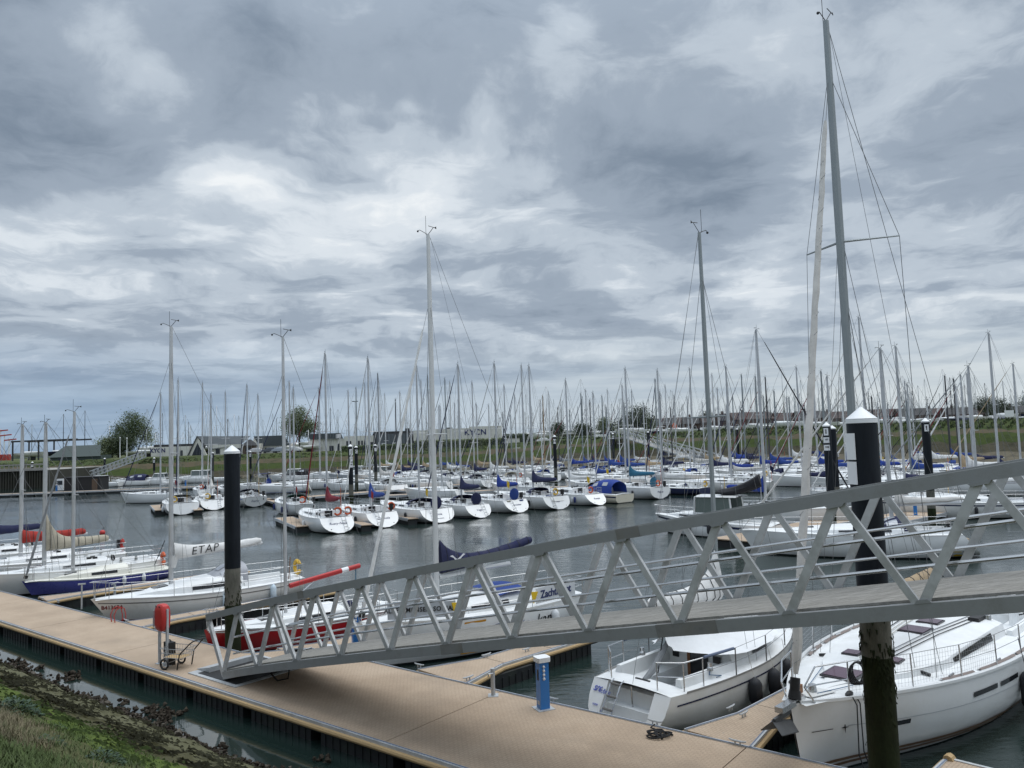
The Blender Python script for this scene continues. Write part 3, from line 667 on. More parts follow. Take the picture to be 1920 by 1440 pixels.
class Cabin:
    def __init__(s, h, x0, x1, H, sd=.38, wmax=None, prof=None, tumble=.9, rnd=.76, nose=.55):
        s.h, s.x0, s.x1, s.H, s.sd, s.wmax, s.tumble, s.rnd, s.nose = h, x0, x1, H, sd, wmax or 9, tumble, rnd, nose
        s.prof = prof or [(0, 1), (.25, .97), (.55, .72), (.85, .38), (1, .04)]
    def hh(s, u):
        for (a, p), (b, q) in zip(s.prof, s.prof[1:]):
            if u <= b: return s.H*lerp(p, q, (u-a)/(b-a))
        return s.H*s.prof[-1][1]
    def sec(s, u):
        x = lerp(s.x0, s.x1, u); t = x/s.h.L; b = s.h.b(t)
        w = min(s.wmax, max(.10, b-s.sd)); w *= lerp(1, s.nose, sstep(u, .72, 1)); z0 = s.h.zs(t)+.02; hh = s.hh(u)
        return [(x, w, z0-.08), (x, w-.01, z0+.02), (x, w*lerp(1, s.tumble, min(1, hh/.3)), z0+.75*hh), (x, w*s.rnd, z0+.97*hh), (x, 0, z0+hh*1.08)]
    def side(s, u, f, sd_, off=.012):
        P = s.sec(u); a, b = Vector(P[1]), Vector(P[2]); p = a.lerp(b, f); return (p.x, sd_*(p.y+off), p.z)
    def top(s, x): return s.sec(min(1, max(0, (x-s.x0)/(s.x1-s.x0))))[4][2]
    def roof(s, x, y, off=.01):
        P = s.sec(min(1, max(0, (x-s.x0)/(s.x1-s.x0)))); a = P[4]; b = P[3]; f = min(1, abs(y)/max(.01, b[1])); return Vector((x, y, lerp(a[2], b[2], f)+off))
    def build(s, root, m_, n=12):
        secs = []
        for k in range(n+1):
            P = s.sec(k/n); secs.append(P+[(p[0], -p[1], p[2]) for p in P[-2::-1]])
        mb = MB(); mb.loft(secs, cap0=True, cap1=True); return mb.build('cabin', m_, root, sharp=35)
    def window(s, root, u0, u1, f0, f1, m_=None, name='window', sides=(1, -1), taper=.0):
        for sd_ in sides:
            mb = MB(); n = 3; fr = []
            for k in range(n+1):
                u = lerp(u0, u1, k/n); g0 = lerp(f0, f0+taper, k/n); g1 = lerp(f1, f1-taper, k/n)
                q = [s.side(u, g0, sd_), s.side(u, g1, sd_)]; fr.append(q if sd_ < 0 else q[::-1])
            mb.loft(fr, smooth=False); mb.build(name, m_ or glass, root)
    def hatch(s, root, x, y, l, w, m_, name='hatch'):
        P = [s.roof(x+a*l/2, y+b*w/2, 0) for a, b in ((-1, -1), (1, -1), (1, 1), (-1, 1))]
        mb = MB(); mb.extr(P, (0, 0, .035)); mb.build(name, m_, root)
def wire_tube(a, b, r, name, m_, root, n=4, mid=None):
    MB().tube([a]+(mid or [])+[b], r, n, caps=False).build(name, m_, root)
def sausage(root, name, m_, a, b, r0, r1, bump_h=.5, n=12, droop=.02, seed=1, ties=False):
    """a sail or cover along the boom; a at the mast"""
    a, b = Vector(a), Vector(b); d = (b-a).normalized(); s = d.cross(Vector((0, 0, 1))).normalized(); rg = random.Random(seed); secs = []
    for k in range(n+1):
        t = k/n; c = a.lerp(b, t); hgt = lerp(r0, r1, t)*1.25+bump_h*exp(-t*8.5)*(1 if k else 1); w = lerp(r0, r1, t)*(.55+.45*min(1, t*5+.35))*rg.uniform(.9, 1.1)
        if k == n: w *= .5; hgt *= .6
        q = []
        for j in range(10):
            an = 2*pi*j/10; yy = sin(an)*w; zz = cos(an)
            zz = zz*hgt if zz > 0 else zz*lerp(r0, r1, t)*.8
            if zz > 0: yy *= 1-.45*(zz/max(hgt, .01))**2
            q.append(c+s*yy+Vector((0, 0, zz-droop*sin(pi*t)+rg.uniform(-.012, .012))))
        secs.append(q)
    o = MB().loft(secs, closed_sec=True, cap0=True, cap1=True).build(name, m_, root)
    if ties:
        for k in range(1, n, 2): cc = sum(secs[k], Vector())/10; MB().tube([cc+(q-cc)*1.03 for q in secs[k]], .011, 4, closed=True).build('cover_tie', black, root)
        MB().tube([secs[k][5]+Vector((0, 0, -.01)) for k in range(n+1)], .012, 4).build('cover_seam', cloth['grey'], root)
    return o
def sprayhood(root, c, x0, m_, w, h_, l, base_z, windows=True):
    secs = []
    for k in range(6):
        t = k/5; x = x0+l*(1-t)-.35*l; ht = h_*sin(pi/2*min(1, .28+t*.9)); ww = w*lerp(.86, 1.0, t)
        secs.append([(x, ww*cos(pi*j/10)*(1 if abs(cos(pi*j/10)) < .9 else .98), base_z+ht*max(0, sin(pi*j/10))**.55) for j in range(11)])
    MB().loft([q[::-1] for q in secs]).build('sprayhood', m_, root, sharp=60)
    if windows:
        mb = MB()
        for (j0, j1) in ((1, 3), (4, 6), (7, 9)):
            q = []
            for k in (1, 2, 3):
                q.append([Vector(secs[k][j])+Vector((.02, 0, .012))+Vector((0, (.012 if secs[k][j][1] > 0 else -.012), 0)) for j in range(j0, j1+1)][::-1])
            mb.loft(q)
        mb.build('sprayhood_window', clear, root)
def masthead(root, top, big=1.0, rx=.011):
    x, y, z = top
    mb = MB(); mb.tube([(x, y, z), (x-.25*big, .05, z+.35*big)], rx, 4); mb.tube([(x-.42*big, .05, z+.35*big), (x+.02*big, .05, z+.40*big)], rx, 4); mb.poly([(x-.42*big, .05, z+.30*big), (x-.28*big, .05, z+.36*big), (x-.42*big, .05, z+.43*big)])
    mb.build('wind_vane', black, root)
    MB().tube([(x+.05, -.04, z), (x+.05, -.04, z+.9*big)], rx*.7, 4).build('antenna', black, root)
    mb = MB(); mb.tube([(x, 0, z), (x+.45*big, 0, z+.16*big), (x+.55*big, 0, z+.10*big)], rx, 4); mb.ball((x+.55*big, 0, z+.08*big), .05*big, 6, 4); mb.build('anemometer', black, root)
def rigging(root, h, xm, zf, Hm, lod=1, mast_m=None, rad=.08, spreads=(.52,), frac=1.0, genoa=None, boomlen=None, boom_z=.85, cover=None, cover_name='sail_cover', wr=.008, flat=.7, gen_r=.055, topgear=True, spl=None, boom_up=.03, boom_m=None, cover_r=(.17, .10), cover_bump=.55, sweep=.12, backstay=True, lazy=False):
    mast_m = mast_m or alu; L = h.L
    nn = 8 if lod < 2 else 6
    MB().tube([(xm, 0, zf-.05), (xm, 0, lerp(zf, Hm, .72)), (xm, 0, Hm)], [rad, rad, rad*.72], nn, flat=flat).build('mast', mast_m, root)
    zb = zf+boom_z; fz = lerp(zf, Hm, frac)-.05; bowp = (L*.985-.02, 0, h.zs(.98)+.03); tb = xm/L; half = h.b(tb)*.86
    spl = spl or h.B*.26
    if genoa:
        a, b = Vector(bowp), Vector((xm+rad, 0, fz)); n = 8 if lod else 40; jr = random.Random(int(Hm*50))
        pts = [a.lerp(b, .035+.89*k/n)+(Vector((jr.gauss(0, .006), jr.gauss(0, .006), 0)) if not lod else Vector()) for k in range(n+1)]; rr = [gen_r*.5]+[gen_r*(1.1-.45*k/n)*(jr.uniform(.90, 1.10) if not lod else 1) for k in range(1, n)]+[gen_r*.35]
        MB().tube(pts, rr, 7).build('furled_genoa', genoa, root)
        if lod == 0:
            MB().tube([a.lerp(b, .012), a.lerp(b, .03)], .09, 10).build('furler_drum', black, root)
    wire_tube(bowp, (xm+rad*.8, 0, fz), wr, 'forestay', wire, root)
    if backstay: wire_tube((h.X(0, h.zs(0))+.06, 0, h.zs(0)+.05), (xm-rad*.5, 0, Hm-.03), wr, 'backstay', wire, root)
    for sd_ in (1, -1):
        mid = []; tip = []
        for s_ in sorted(spreads, reverse=True): tip.append(Vector((xm-sweep, sd_*spl*(1.05-.35*s_), lerp(zf, Hm, s_))))
        chain = (xm-.18, sd_*half, h.zs(tb)+.03)
        wire_tube((xm, sd_*rad*.6, fz), chain, wr, 'shroud', wire, root, mid=tip)
        if lod < 2: wire_tube((xm, sd_*rad*.6, lerp(zf, Hm, spreads[0])-.1), (xm-.5, sd_*half, h.zs(tb)+.03), wr*.85, 'lower_shroud', wire, root)
        for p in tip: MB().tube([(xm, 0, p.z), p], [.03, .016], 5).build('spreader', mast_m, root)
    if boomlen:
        e = (xm-boomlen, 0, zb+boom_up*boomlen)
        MB().tube([(xm-rad, 0, zb), e], rad*.72, 7).build('boom', boom_m or mast_m, root)
        if lod < 2: wire_tube(e, (xm-rad, 0, Hm-.1), wr*.7, 'topping_lift', wire, root)
        if cover is not None:
            sausage(root, cover_name, cover, (xm-rad*.6, 0, zb+.08), (xm-boomlen*.97, 0, zb+.10+boom_up*boomlen), cover_r[0], cover_r[1], cover_bump, n=12 if lod > 1 else 18, seed=int(Hm*100) % 97, ties=lod == 0 or cover is cloth['beige'] or cover is cloth['red'])
        if lazy:
            for sd_ in (1, -1):
                for f in (.35, .75): wire_tube((xm-boomlen*f, sd_*.12, zb+boom_up*boomlen*f), (xm, sd_*.05, lerp(zf, Hm, .55)), wr*.6, 'lazy_jack', wire, root)
    if topgear: masthead(root, (xm, 0, Hm), .68 if lod == 0 else .42, .010 if lod == 0 else .012)
def guard(root, h, lod, t0=.03, t1=.93, n=5, hgt=.58, r=.011, mat_=None, pulpit=True, pushpit=True, gate=None):
    m_ = mat_ or steel; tips = {1: [], -1: []}
    for sd_ in (1, -1):
        for k in range(n):
            t = lerp(t0+.1, t1-.09, k/(n-1)); p = Vector(h.pt(t, h.zs(t), sd_, -.06)); q = p+Vector((0, sd_*-.02, hgt)); tips[sd_].append(q)
            if lod < 2: MB().tube([p, q], r*1.1, 5).build('stanchion', m_, root)
        line = tips[sd_]
        a = Vector(h.pt(t0, h.zs(t0), sd_, -.08))+Vector((0, 0, hgt)); e = Vector(h.pt(t1, h.zs(t1), sd_, -.05))+Vector((0, 0, hgt))
        for f in (1.0, .52):
            pts = [Vector((p.x, p.y, p.z-hgt*(1-f))) for p in [a]+line+[e]]
            MB().tube(pts, r*.62, 4, caps=False).build('lifeline', m_, root)
    if pulpit:
        mb = MB(); a = [Vector(h.pt(t1, h.zs(t1), s_, -.05)) for s_ in (1, -1)]; tip = Vector((h.L*1.005, 0, h.zs(1)+hgt*1.05))
        top = [a[0]+Vector((0, 0, hgt)), Vector((lerp(a[0].x, tip.x, .72), .17, tip.z)), tip, Vector((lerp(a[0].x, tip.x, .72), -.17, tip.z)), a[1]+Vector((0, 0, hgt))]
        mb.tube([a[0]]+top+[a[1]], r*1.25, 6)
        for s_ in (1, -1): p = Vector(h.pt(.985, h.zs(.985), s_, -.02)); mb.tube([p, Vector((lerp(a[0].x, tip.x, .72), s_*.17, tip.z))], r*1.15, 5)
        mb.build('pulpit', m_, root)
    if pushpit:
        z = h.zs(0); x0 = h.X(0, z)+.07; b = h.b(0)-.08
        for s_ in (1, -1):
            mb = MB()
            P = [Vector((h.X(t0+.05, z), s_*(h.b(t0+.05)-.07), z)), Vector((h.X(t0+.05, z), s_*(h.b(t0+.05)-.07), z+hgt)), Vector((x0, s_*b, z+hgt)), Vector((x0, s_*b*.38, z+hgt)), Vector((x0, s_*b*.38, z))]
            mb.tube(P, r*1.2, 6); mb.tube([P[2], (x0, s_*b, z)], r*1.2, 5); mb.tube([(p.x, p.y, z+hgt*.5) for p in P[1:4]], r, 5)
            mb.build('pushpit', m_, root)
def lifering(root, c, m_, ax=(1, 0, 0), R=.26, r=.075, horse=True):
    mb = MB(); mb.torus(c, R, r, ax, 14, 7, *( (radians(-150), radians(150)) if horse else (0, 2*pi))); mb.build('lifebuoy', m_, root)
def fender(root, p, m_, r=.12, l=.62, top=None, rope_m=None):
    p = Vector(p); mb = MB(); mb.tube([p+Vector((0, 0, z)) for z in (-l/2-.05, -l/2, -l/2+.08, 0, l/2-.08, l/2, l/2+.06)], [r*.25, r*.7, r, r, r, r*.7, r*.25], 9); f = mb.build('fender', m_, root)
    if top is not None: MB().tube([p+Vector((0, 0, l/2)), top], .008, 4).build('fender_line', rope_m or rope, root)
def wheel(root, c, R=.45, m_=None):
    mb = MB(); mb.torus(c, R, .018, (1, 0, 0), 18, 5)
    for k in range(3): a = pi*k/3; mb.tube([Vector(c)+Vector((0, cos(a)*R, sin(a)*R)), Vector(c)-Vector((0, cos(a)*R, sin(a)*R))], .010, 4)
    mb.build('steering_wheel', m_ or steel, root)
    MB().tube([(c[0]+.1, c[1], c[2]-.75), (c[0]+.08, c[1], c[2]+.12)], [.13, .09], 8).build('wheel_pedestal', deckw, root)
def transom_text(root, h, txt, size, z, m_=None, shear=.25, y=0.0):
    x = h.X(0, z); up = Vector((h.tr, 0, 1)).normalized(); n = Vector((0, -1, 0)).cross(up)
    return lettering(txt, size, m_ or txtd, root, Vector((x, y, z))+n*.012, (0, -1, 0), up, shear, name='boat_name')
def solve_rig(S, hd, L, px, py, lo=.34, hi=.70, x=None, lean=0):
    """mast position along the hull and height above the water from the place of its top in view"""
    d = Vector((cos(hd), sin(hd), 0)); best = None
    for k in range(41):
        xx = (lo+(hi-lo)*k/40)*L if x is None else x
        z0, z1 = 1.0, 40.0
        for _ in range(40):
            zm = (z0+z1)/2
            if proj(S+d*xx+Vector((0, 0, zm)))[1] > py: z0 = zm
            else: z1 = zm
        e = abs(proj(S+d*xx+Vector((0, 0, z0)))[0]-px)+(0 if .38 < xx/L < max(.64, hi-.01) else 3)
        if best is None or e < best[0]: best = (e, xx, z0)
    return best[1], best[2]
HM = dict(white=gel, off=gel2, cream=gelc, grey=gelgrey, navy=navyp, red=redp, violet=purplep, blue=bluep, black=blackp, green=greenp)
JIT = random.Random(77)
BM = dict(black=blackp, red=antired, blue=antiblue)
BOATN = [0]
def clutter(t, h, c, L, B, cover, boom, mast, ring):
    BOATN[0] += 1; rg = random.Random(BOATN[0]*17+3); z = h.zs(.15); cw = .58*B/2
    for s_ in (1, -1):
        for x in (c.x0-.5, c.x0-1.2):
            MB().tube([(x, s_*(cw+.10), z+.16), (x, s_*(cw+.10), z+.34)], [.08, .06], 8).build('winch', black if rg.random() < .6 else steel, t)
    if rg.random() < .6: MB().box((.75, -cw*.48, z-.41), (c.x0-.2, cw*.48, z-.37)).build('cockpit_grating', teak, t)
    if rg.random() < .6:
        for s_ in (1, -1): MB().box((.8, s_*cw*.76-cw*.2, z-.11), (c.x0-.4, s_*cw*.76+cw*.2, z-.03)).build('cockpit_cushion', cloth[rg.choice(['navy', 'beige', 'grey', 'blue'])], t)
    if rg.random() < .5: x = h.X(0, z)+.1; MB().tube([(x, B*.22, z), (x-.1, B*.24, z+1.9)], .018, 5).build('flag_staff', whitep, t); k = rg.random(); MB().loft([[(x-.1-.10*j, B*.24+.05*sin(j*1.7), z+1.85-.09*j), (x-.08-.08*j, B*.24+.05*sin(j*1.7+.4), z+1.35-.12*j)] for j in range(5)]).build('ensign', [cloth['red'], cloth['navy'], ylw][int(k*3)], t)
    if rg.random() < .4: x = h.X(0, z)-.02; mb = MB(); mb.box((x, -B*.30, z+.15), (x+.22, -B*.30+.26, z+.62)); mb.tube([(x+.1, -B*.30+.13, z-.35), (x+.1, -B*.30+.13, z+.15)], .06, 6); mb.build('outboard', black, t)
    if rg.random() < .45: x = h.X(0, z)+.1; MB().tube([(x, -B*.12, z+.1), (x, -B*.12, z+2.2)], .02, 5).build('dan_buoy', [yellow, orange][BOATN[0] % 2], t)
    for s_ in (1, -1):
        for f in (.24, .40, .56):
            if rg.random() < .42: p = Vector(h.pt(f, h.zs(f)*.5, s_, .11)); fender(t, p, rg.choice([fendw, fendw, fendblue, fendb]), .11, .5, Vector(h.pt(f, h.zs(f), s_, 0)))
    if h.tr > .4 and h.sr > .7:
        z1 = h.fs*.66; up = Vector((h.tr, 0, 1)).normalized(); y0 = rg.choice([-.2, 0, .25]); w_ = rg.uniform(.28, .5)*h.b(0)
        def tp(y, z): return Vector((h.X(0, z)-.012, y, z))
        if rg.random() < .55:
            MB().extr([tp(y0-w_, z1-.02), tp(y0+w_, z1-.02), tp(y0+w_*.9, h.fs-.10), tp(y0-w_*.9, h.fs-.10)], (-.015, 0, 0)).build('transom_hatch', gel2, t)
            MB().bar(tp(y0-w_, z1-.03), tp(y0+w_, z1-.03), .03, .02).build('hatch_hinge', black, t)
        for y in (-.55, .5): MB().tube([tp(y*h.b(0), h.fs*.30), tp(y*h.b(0), h.fs*.30)+Vector((-.02, 0, 0))], .035, 8).build('drain', black, t)
        if rg.random() < .7:
            yy = rg.choice([-.4, .35])*h.b(0)
            for dy in (-.15, .15): MB().tube([tp(yy+dy, .18)+Vector((-.05, 0, 0)), tp(yy+dy, h.fs)+Vector((-.05, 0, 0)), tp(yy+dy, h.fs)+Vector((.1, 0, .25))], .016, 5).build('ladder_rail', steel, t)
            for k in range(4): z = .25+k*.22; MB().tube([tp(yy-.15, z)+Vector((-.05, 0, 0)), tp(yy+.15, z)+Vector((-.05, 0, 0))], .016, 5).build('ladder_rung', steel, t)
    for k in range(3): x = c.x0+.3+rg.random()*.8; y = rg.uniform(-.5, .5)*c.sec(0)[1][1]; P = c.roof(x, y, .03); MB().box(P-Vector((.10, .05, .03)), P+Vector((.10, .05, .06))).build('deck_fitting', black, t)
    if rg.random() < .5: mb = MB(); x = c.x0-.25; [mb.torus((x-.02*k, .3+.02*k, z+.30), .13, .018, (1, .2, 0), 10, 4) for k in range(3)]; mb.build('rope_coil', [rope, ropeb, cloth['blue']][BOATN[0] % 3], t)
    if mast and boom and cover is None and rg.random() < .6:
        m_ = [o for o in t.children if o.name.startswith('boom')]
        if m_:
            v = m_[0].data.vertices; a = Vector(v[0].co); b = Vector(v[len(v)-1].co); a.y = b.y = 0
            sausage(t, 'stowed_sail', cloth['white' if rg.random() < .7 else 'pale'], a+Vector((-.1, 0, .14)), lerp(a, b, .94)+Vector((0, 0, .14)), .17, .10, .35, seed=BOATN[0])
def sailboat(label, group, stern, hd, L, B=None, mast=None, lod=1, hull='white', bottom='black', cabin=None, cabin_h=.34, stripe=None, boot=None, genoa=None, cover=None, hood=None, bimini=None, ring=None, text=None, text2=None, wheel_on=False, wheel_cover=None, fenders=(), tr=.45, sr=.72, fs=1.1, fb=1.4, rake=.8, zb=.05, frac=1.0, boom=True, spreads=(.5,), mast_m=None, ladder=False, pilot=False, bow_at=None, box=None, cat='sailing boat', name='sailing_boat', deck_m=None, cockpit=(.05, .31), stern_box=None, wr=None, topgear=True, mast_x=None, cover_bump=.5, rad=None, win=True):
    hd = radians(hd+(JIT.uniform(-2.5, 2.5) if lod else 0)); B = (B or L*.31+.15)*(JIT.uniform(.94, 1.03) if lod else 1)
    d = Vector((cos(hd), sin(hd), 0))
    S = (stern if stern is not None else bow_at-d*L); S = Vector((S.x, S.y, 0))
    h = Hull(L, B, fs, fb, rake, tr, sr, zb=zb)
    t = thing(name, label, cat, S, hd, group)
    dm = deck_m or (deckw if hull != 'cream' else deckc)
    hull_parts(h, t, HM[hull], BM[bottom], lod)
    if lod < 2:
        deck_part(h, t, dm, cockpit)
        hull_stripe(h, t, alu if hull != 'white' else gel2, .0, .99, lambda q: h.zs(q)-.035, .05, 'toe_rail')
    else: deck_part(h, t, dm, None)
    if boot: hull_stripe(h, t, HM.get(boot, bluep), .02, .985, lambda q: .12, .075, 'boot_stripe')
    if stripe: hull_stripe(h, t, HM.get(stripe, bluep), .03, .98, lambda q: h.zs(q)-.24, .09, 'sheer_stripe')
    c = Cabin(h, cockpit[1]*L+.02, (.80 if cabin is None else cabin)*L, cabin_h, wmax=B*.36)
    c.build(t, dm, 12 if lod < 2 else 7)
    if win:
        if L < 8.2: c.window(t, .16, .52, .3, .85)
        else: c.window(t, .10, .28, .3, .85); c.window(t, .34, .54, .32, .85)
    if lod < 2:
        c.hatch(t, lerp(c.x0, c.x1, .78), 0, .5, .5, glass)
        mb = MB(); x = c.x0-.012; z = c.sec(0)[1][2]; mb.box((x-.01, -.3, z-.3), (x+.005, .3, z+cabin_h*.98)); mb.build('companionway', teak if int(L*10) % 2 else glass, t)
    if mast:
        xm, Hm = solve_rig(S, hd, L, mast[0], mast[1], x=mast_x)
        zf = c.top(xm) if xm > c.x0 else h.zs(.4)
        bl = min(L*.36, xm-.35)
        rigging(t, h, xm, zf, Hm, lod, mast_m, rad or (.068+.0034*Hm if lod else .062+.0022*Hm), spreads, frac, cloth.get(genoa) if genoa else None, bl if boom else None, .8 if not hood else .95, cloth.get(cover) if cover else None, wr=wr or (.006 if lod == 0 else .010), topgear=topgear, cover_bump=cover_bump if lod == 0 else cover_bump*1.5, cover_r=(.17, .10) if lod == 0 else (.27, .16))
    if hood: sprayhood(t, c, c.x0+.15, cloth[hood], min(B*.34, c.sec(0)[1][1]+.05), .62, 1.25, c.sec(0)[1][2]+cabin_h*.35, lod < 2)
    if bimini:
        mb = MB(); x1 = c.x0-.25; z = h.zs(.1)+1.75
        mb.loft([[(x, y*B*.36, z+.14*(1-y*y)-.06*abs((x-.9)/1.2)) for y in (-1, -.6, 0, .6, 1)] for x in (.35, .9, x1*.75, x1)]); mb.build('bimini', cloth[bimini], t)
        mb = MB()
        for x in (.4, x1-.05):
            for s_ in (1, -1): mb.tube([(x, s_*B*.36, z), (lerp(x, .9, .5), s_*B*.38, h.zs(.1))], .014, 5)
        mb.build('bimini_frame', steel, t)
    if lod < 2: guard(t, h, lod)
    if lod < 2 and wheel_on: wheel(t, (.95, 0, h.zs(.1)+.45), .42)
    if wheel_cover: MB().ball((.98, 0, h.zs(.1)+.5), (.10, .55, .55), 10, 7).build('wheel_cover', cloth[wheel_cover], t)
    if ring:
        for (cn, yy) in ring: lifering(t, (h.X(0, h.zs(0))+.12, yy*B*.3, h.zs(0)+.42), dict(orange=orange, yellow=yellow, white=fendw, red=cloth['red'])[cn])
    if text: transom_text(t, h, text, min(.3, .9*B*sr/max(4, len(text))*1.45), h.fs*.62, txtd)
    if text2: transom_text(t, h, text2, .13, h.fs*.34, txtd, 0)
    if ladder:
        mb = MB()
        for y in (-.16, .16): mb.tube([Vector((h.X(0, z)-.05, y+B*.16, z)) for z in (.15, h.fs+.05)], .013, 5)
        for k in range(4): z = .2+k*.2; mb.tube([(h.X(0, z)-.05, B*.16-.16, z), (h.X(0, z)-.05, B*.16+.16, z)], .013, 5)
        mb.build('stern_ladder', steel, t)
    for (f, sd_, m_) in fenders:
        p = Vector(h.pt(f, h.zs(f)*.52, sd_, .10)); fender(t, p, m_, .10, .5, Vector(h.pt(f, h.zs(f), sd_, 0)))
    if lod == 1: clutter(t, h, c, L, B, cover, boom, mast, ring)
    if box: MB().box((.5, -.35, h.zs(.1)), (1.0, .35, h.zs(.1)+.35)).build('locker', deckw, t)
    return t, h, c
paleglass = mat('tinted_glazing', (.13, .16, .155), .08, var=0, spec=.6)
def motorboat(label, group, stern, hd, L, B=None, kind='hardtop', lod=1, canopy=None, hull='white', stripe=None, name='motor_boat', flag=None):
    hd = radians(hd); B = B or L*.36; S = Vector((stern.x, stern.y, 0)); h = Hull(L, B, .85, 1.3, .9, -.05, .92, .35, -.15, .02, 1.15, 2.4, 4.5)
    t = thing(name, label, 'motor boat', S, hd, group); hull_parts(h, t, HM[hull], blackp, lod); deck_part(h, t, deckw, (.06, .36), .72, .35, .06)
    hull_stripe(h, t, HM.get(stripe, gel2), 0, .99, lambda q: h.zs(q)-.30, .14 if stripe else .03, 'rubbing_strake')
    c = Cabin(h, .36*L, .88*L, .55, .28, prof=[(0, 1), (.35, .9), (.7, .6), (1, .05)]); c.build(t, deckw, 9); c.window(t, .45, .75, .35, .8)
    z0 = h.zs(.4)+.5
    if kind in ('hardtop', 'pilothouse', 'fly'):
        x0, x1 = .30*L, .60*L; w = B*.36; tall = 1.05 if kind != 'hardtop' else .8
        P = lambda x, ww, z: [(x, ww, z), (x, -ww, z)]
        lo, hi = z0-.25, z0+tall
        pil = MB()
        for sx in (1, -1):
            for (xa, xb) in ((x0, x0+.15), (lerp(x0, x1, .5), lerp(x0, x1, .48)), (x1, x1-.45 if kind != 'pilothouse' else x1-.05)): pil.bar((xa, sx*w, lo), (xb, sx*w*.92, hi), .08, .08)
        pil.build('cabin_frame', gel, t)
        for sx in (1, -1):
            q = [(x0+.05, sx*w, lo+.30), (x1-.12, sx*w, lo+.30), (x1-.46 if kind != 'pilothouse' else x1-.1, sx*w*.93, hi-.05), (x0+.16, sx*w*.93, hi-.05)]
            MB().poly(q if sx < 0 else q[::-1]).build('side_window', paleglass, t)
            q = [(x0, sx*w, lo), (x1, sx*w, lo), (x1-.1, sx*w, lo+.31), (x0+.05, sx*w, lo+.31)]; MB().poly(q if sx < 0 else q[::-1]).build('cabin_side', gel, t)
        f0, f1 = x1, (x1-.45 if kind != 'pilothouse' else x1-.08)
        MB().poly([(f0, -w, lo+.3), (f0, w, lo+.3), (f1, w*.92, hi-.05), (f1, -w*.92, hi-.05)]).build('windscreen', paleglass, t)
        MB().poly([(f0+.01, -w, lo), (f0+.01, w, lo), (f0, w, lo+.3), (f0, -w, lo+.3)]).build('cabin_front', gel, t)
        MB().loft([[(x, y*w*k, hi+.10*(1-y*y)*k) for y in (-1.02, -.6, 0, .6, 1.02)] for x, k in ((x0-.3, .95), (x0, 1), (lerp(x0, x1, .6), 1), (f1+.05, .95))]).loft([[(x, y*w, hi-.03) for y in (-1, 1)] for x in (f1, x0-.25)]).build('roof', gel, t)
        if kind == 'fly':
            MB().box((x0, -w*.8, hi+.1), (x0+1.2, w*.8, hi+.5)).build('flybridge', gel, t); MB().poly([(x0+1.25, -w*.8, hi+.5), (x0+1.25, w*.8, hi+.5), (x0+1.05, w*.75, hi+.85), (x0+1.05, -w*.75, hi+.85)]).build('fly_screen', glass, t)
        mb = MB(); mb.tube([(x0, 0, hi+.1), (x0-.1, 0, hi+1.3)], .02, 5); mb.build('antenna', whitep, t)
    else:
        MB().poly([(.66*L, -B*.3, z0), (.66*L, B*.3, z0), (.55*L, B*.28, z0+.5), (.55*L, -B*.28, z0+.5)]).build('windscreen', glass, t)
    if canopy:
        secs = []
        for k in range(6):
            x = lerp(.58*L, .10*L, k/5); hh = lerp(.62, 1.05, sin(pi/2*min(1, k/2.5))) if k < 5 else .9
            secs.append([(x, B*.40*cos(pi*j/8), h.zs(.3)+.05+hh*1.25*max(0, sin(pi*j/8))**.6) for j in range(9)])
        MB().loft([q[::-1] for q in secs]).build('canopy', cloth[canopy], t, sharp=60)
        mb = MB()
        for sx in (1, -1):
            j0 = 1 if sx > 0 else 6
            mb.loft([[Vector(secs[k][j])+Vector((0, sx*.015, .01)) for j in (j0, j0+1)][::-1] for k in (1, 2)]); mb.loft([[Vector(secs[k][j])+Vector((0, sx*.015, .01)) for j in (j0, j0+1)][::-1] for k in (3, 4)])
        mb.build('canopy_window', clear, t)
    guard(t, h, lod, .35, .95, 4, .5, .013, pushpit=False)
    return t, h, c
# ============================================================ GANGWAY
GP0 = Vector((-7.674, 20.327, .72)); GV = Vector((1.2593, -1.0793, .3781)); GC = Vector((.6508, .7593, 0)); GH = GV.normalized(); GN = Vector((-.1688, .1446, .975))
gm = mat('gangway_alloy', (.285, .295, .302), .5, .25, var=.10, vscale=2.5, stain=(.17, .17, .155), stain_amt=.6, stain_scale=2.5, bump=.1, bscale=60)
gm2 = mat('gangway_member_lit', (.50, .51, .515), .45, .25, var=.12, vscale=3, stain=(.2, .2, .185), stain_amt=.6, stain_scale=2.5)  # paler than the chord alloy: light on the members' upper faces put into the colour
gdk = mat('gangway_planks', (.255, .245, .225), .85, var=.3, vscale=3, stretch=(1.2, 6, 6), stain=(.11, .105, .085), stain_amt=.6, stain_scale=1.6, bump=.3, bscale=30)
gw = thing('gangway', 'grey metal truss gangway sloping up from the tan pontoon to the right edge', 'gangway', GP0)
def gcam(k): return .07*(1-exp(-max(0, k)/.9))-.0029*k*k
def gB(k, far=0): return GV*k+Vector((0, 0, gcam(k)))+GC*(1.9*far)
def gT(k, far=0, n=1.43):
    kk = k+.92/1.701; return GV*kk+Vector((0, 0, gcam(kk)))+GN*(n-.0035*max(0, k-5)**1.5)+GC*(1.9*far)
NK = 13
def lprism(mb, pts, w, hgt):
    for p, q in zip(pts, pts[1:]): mb.bar(p, q, w, hgt)
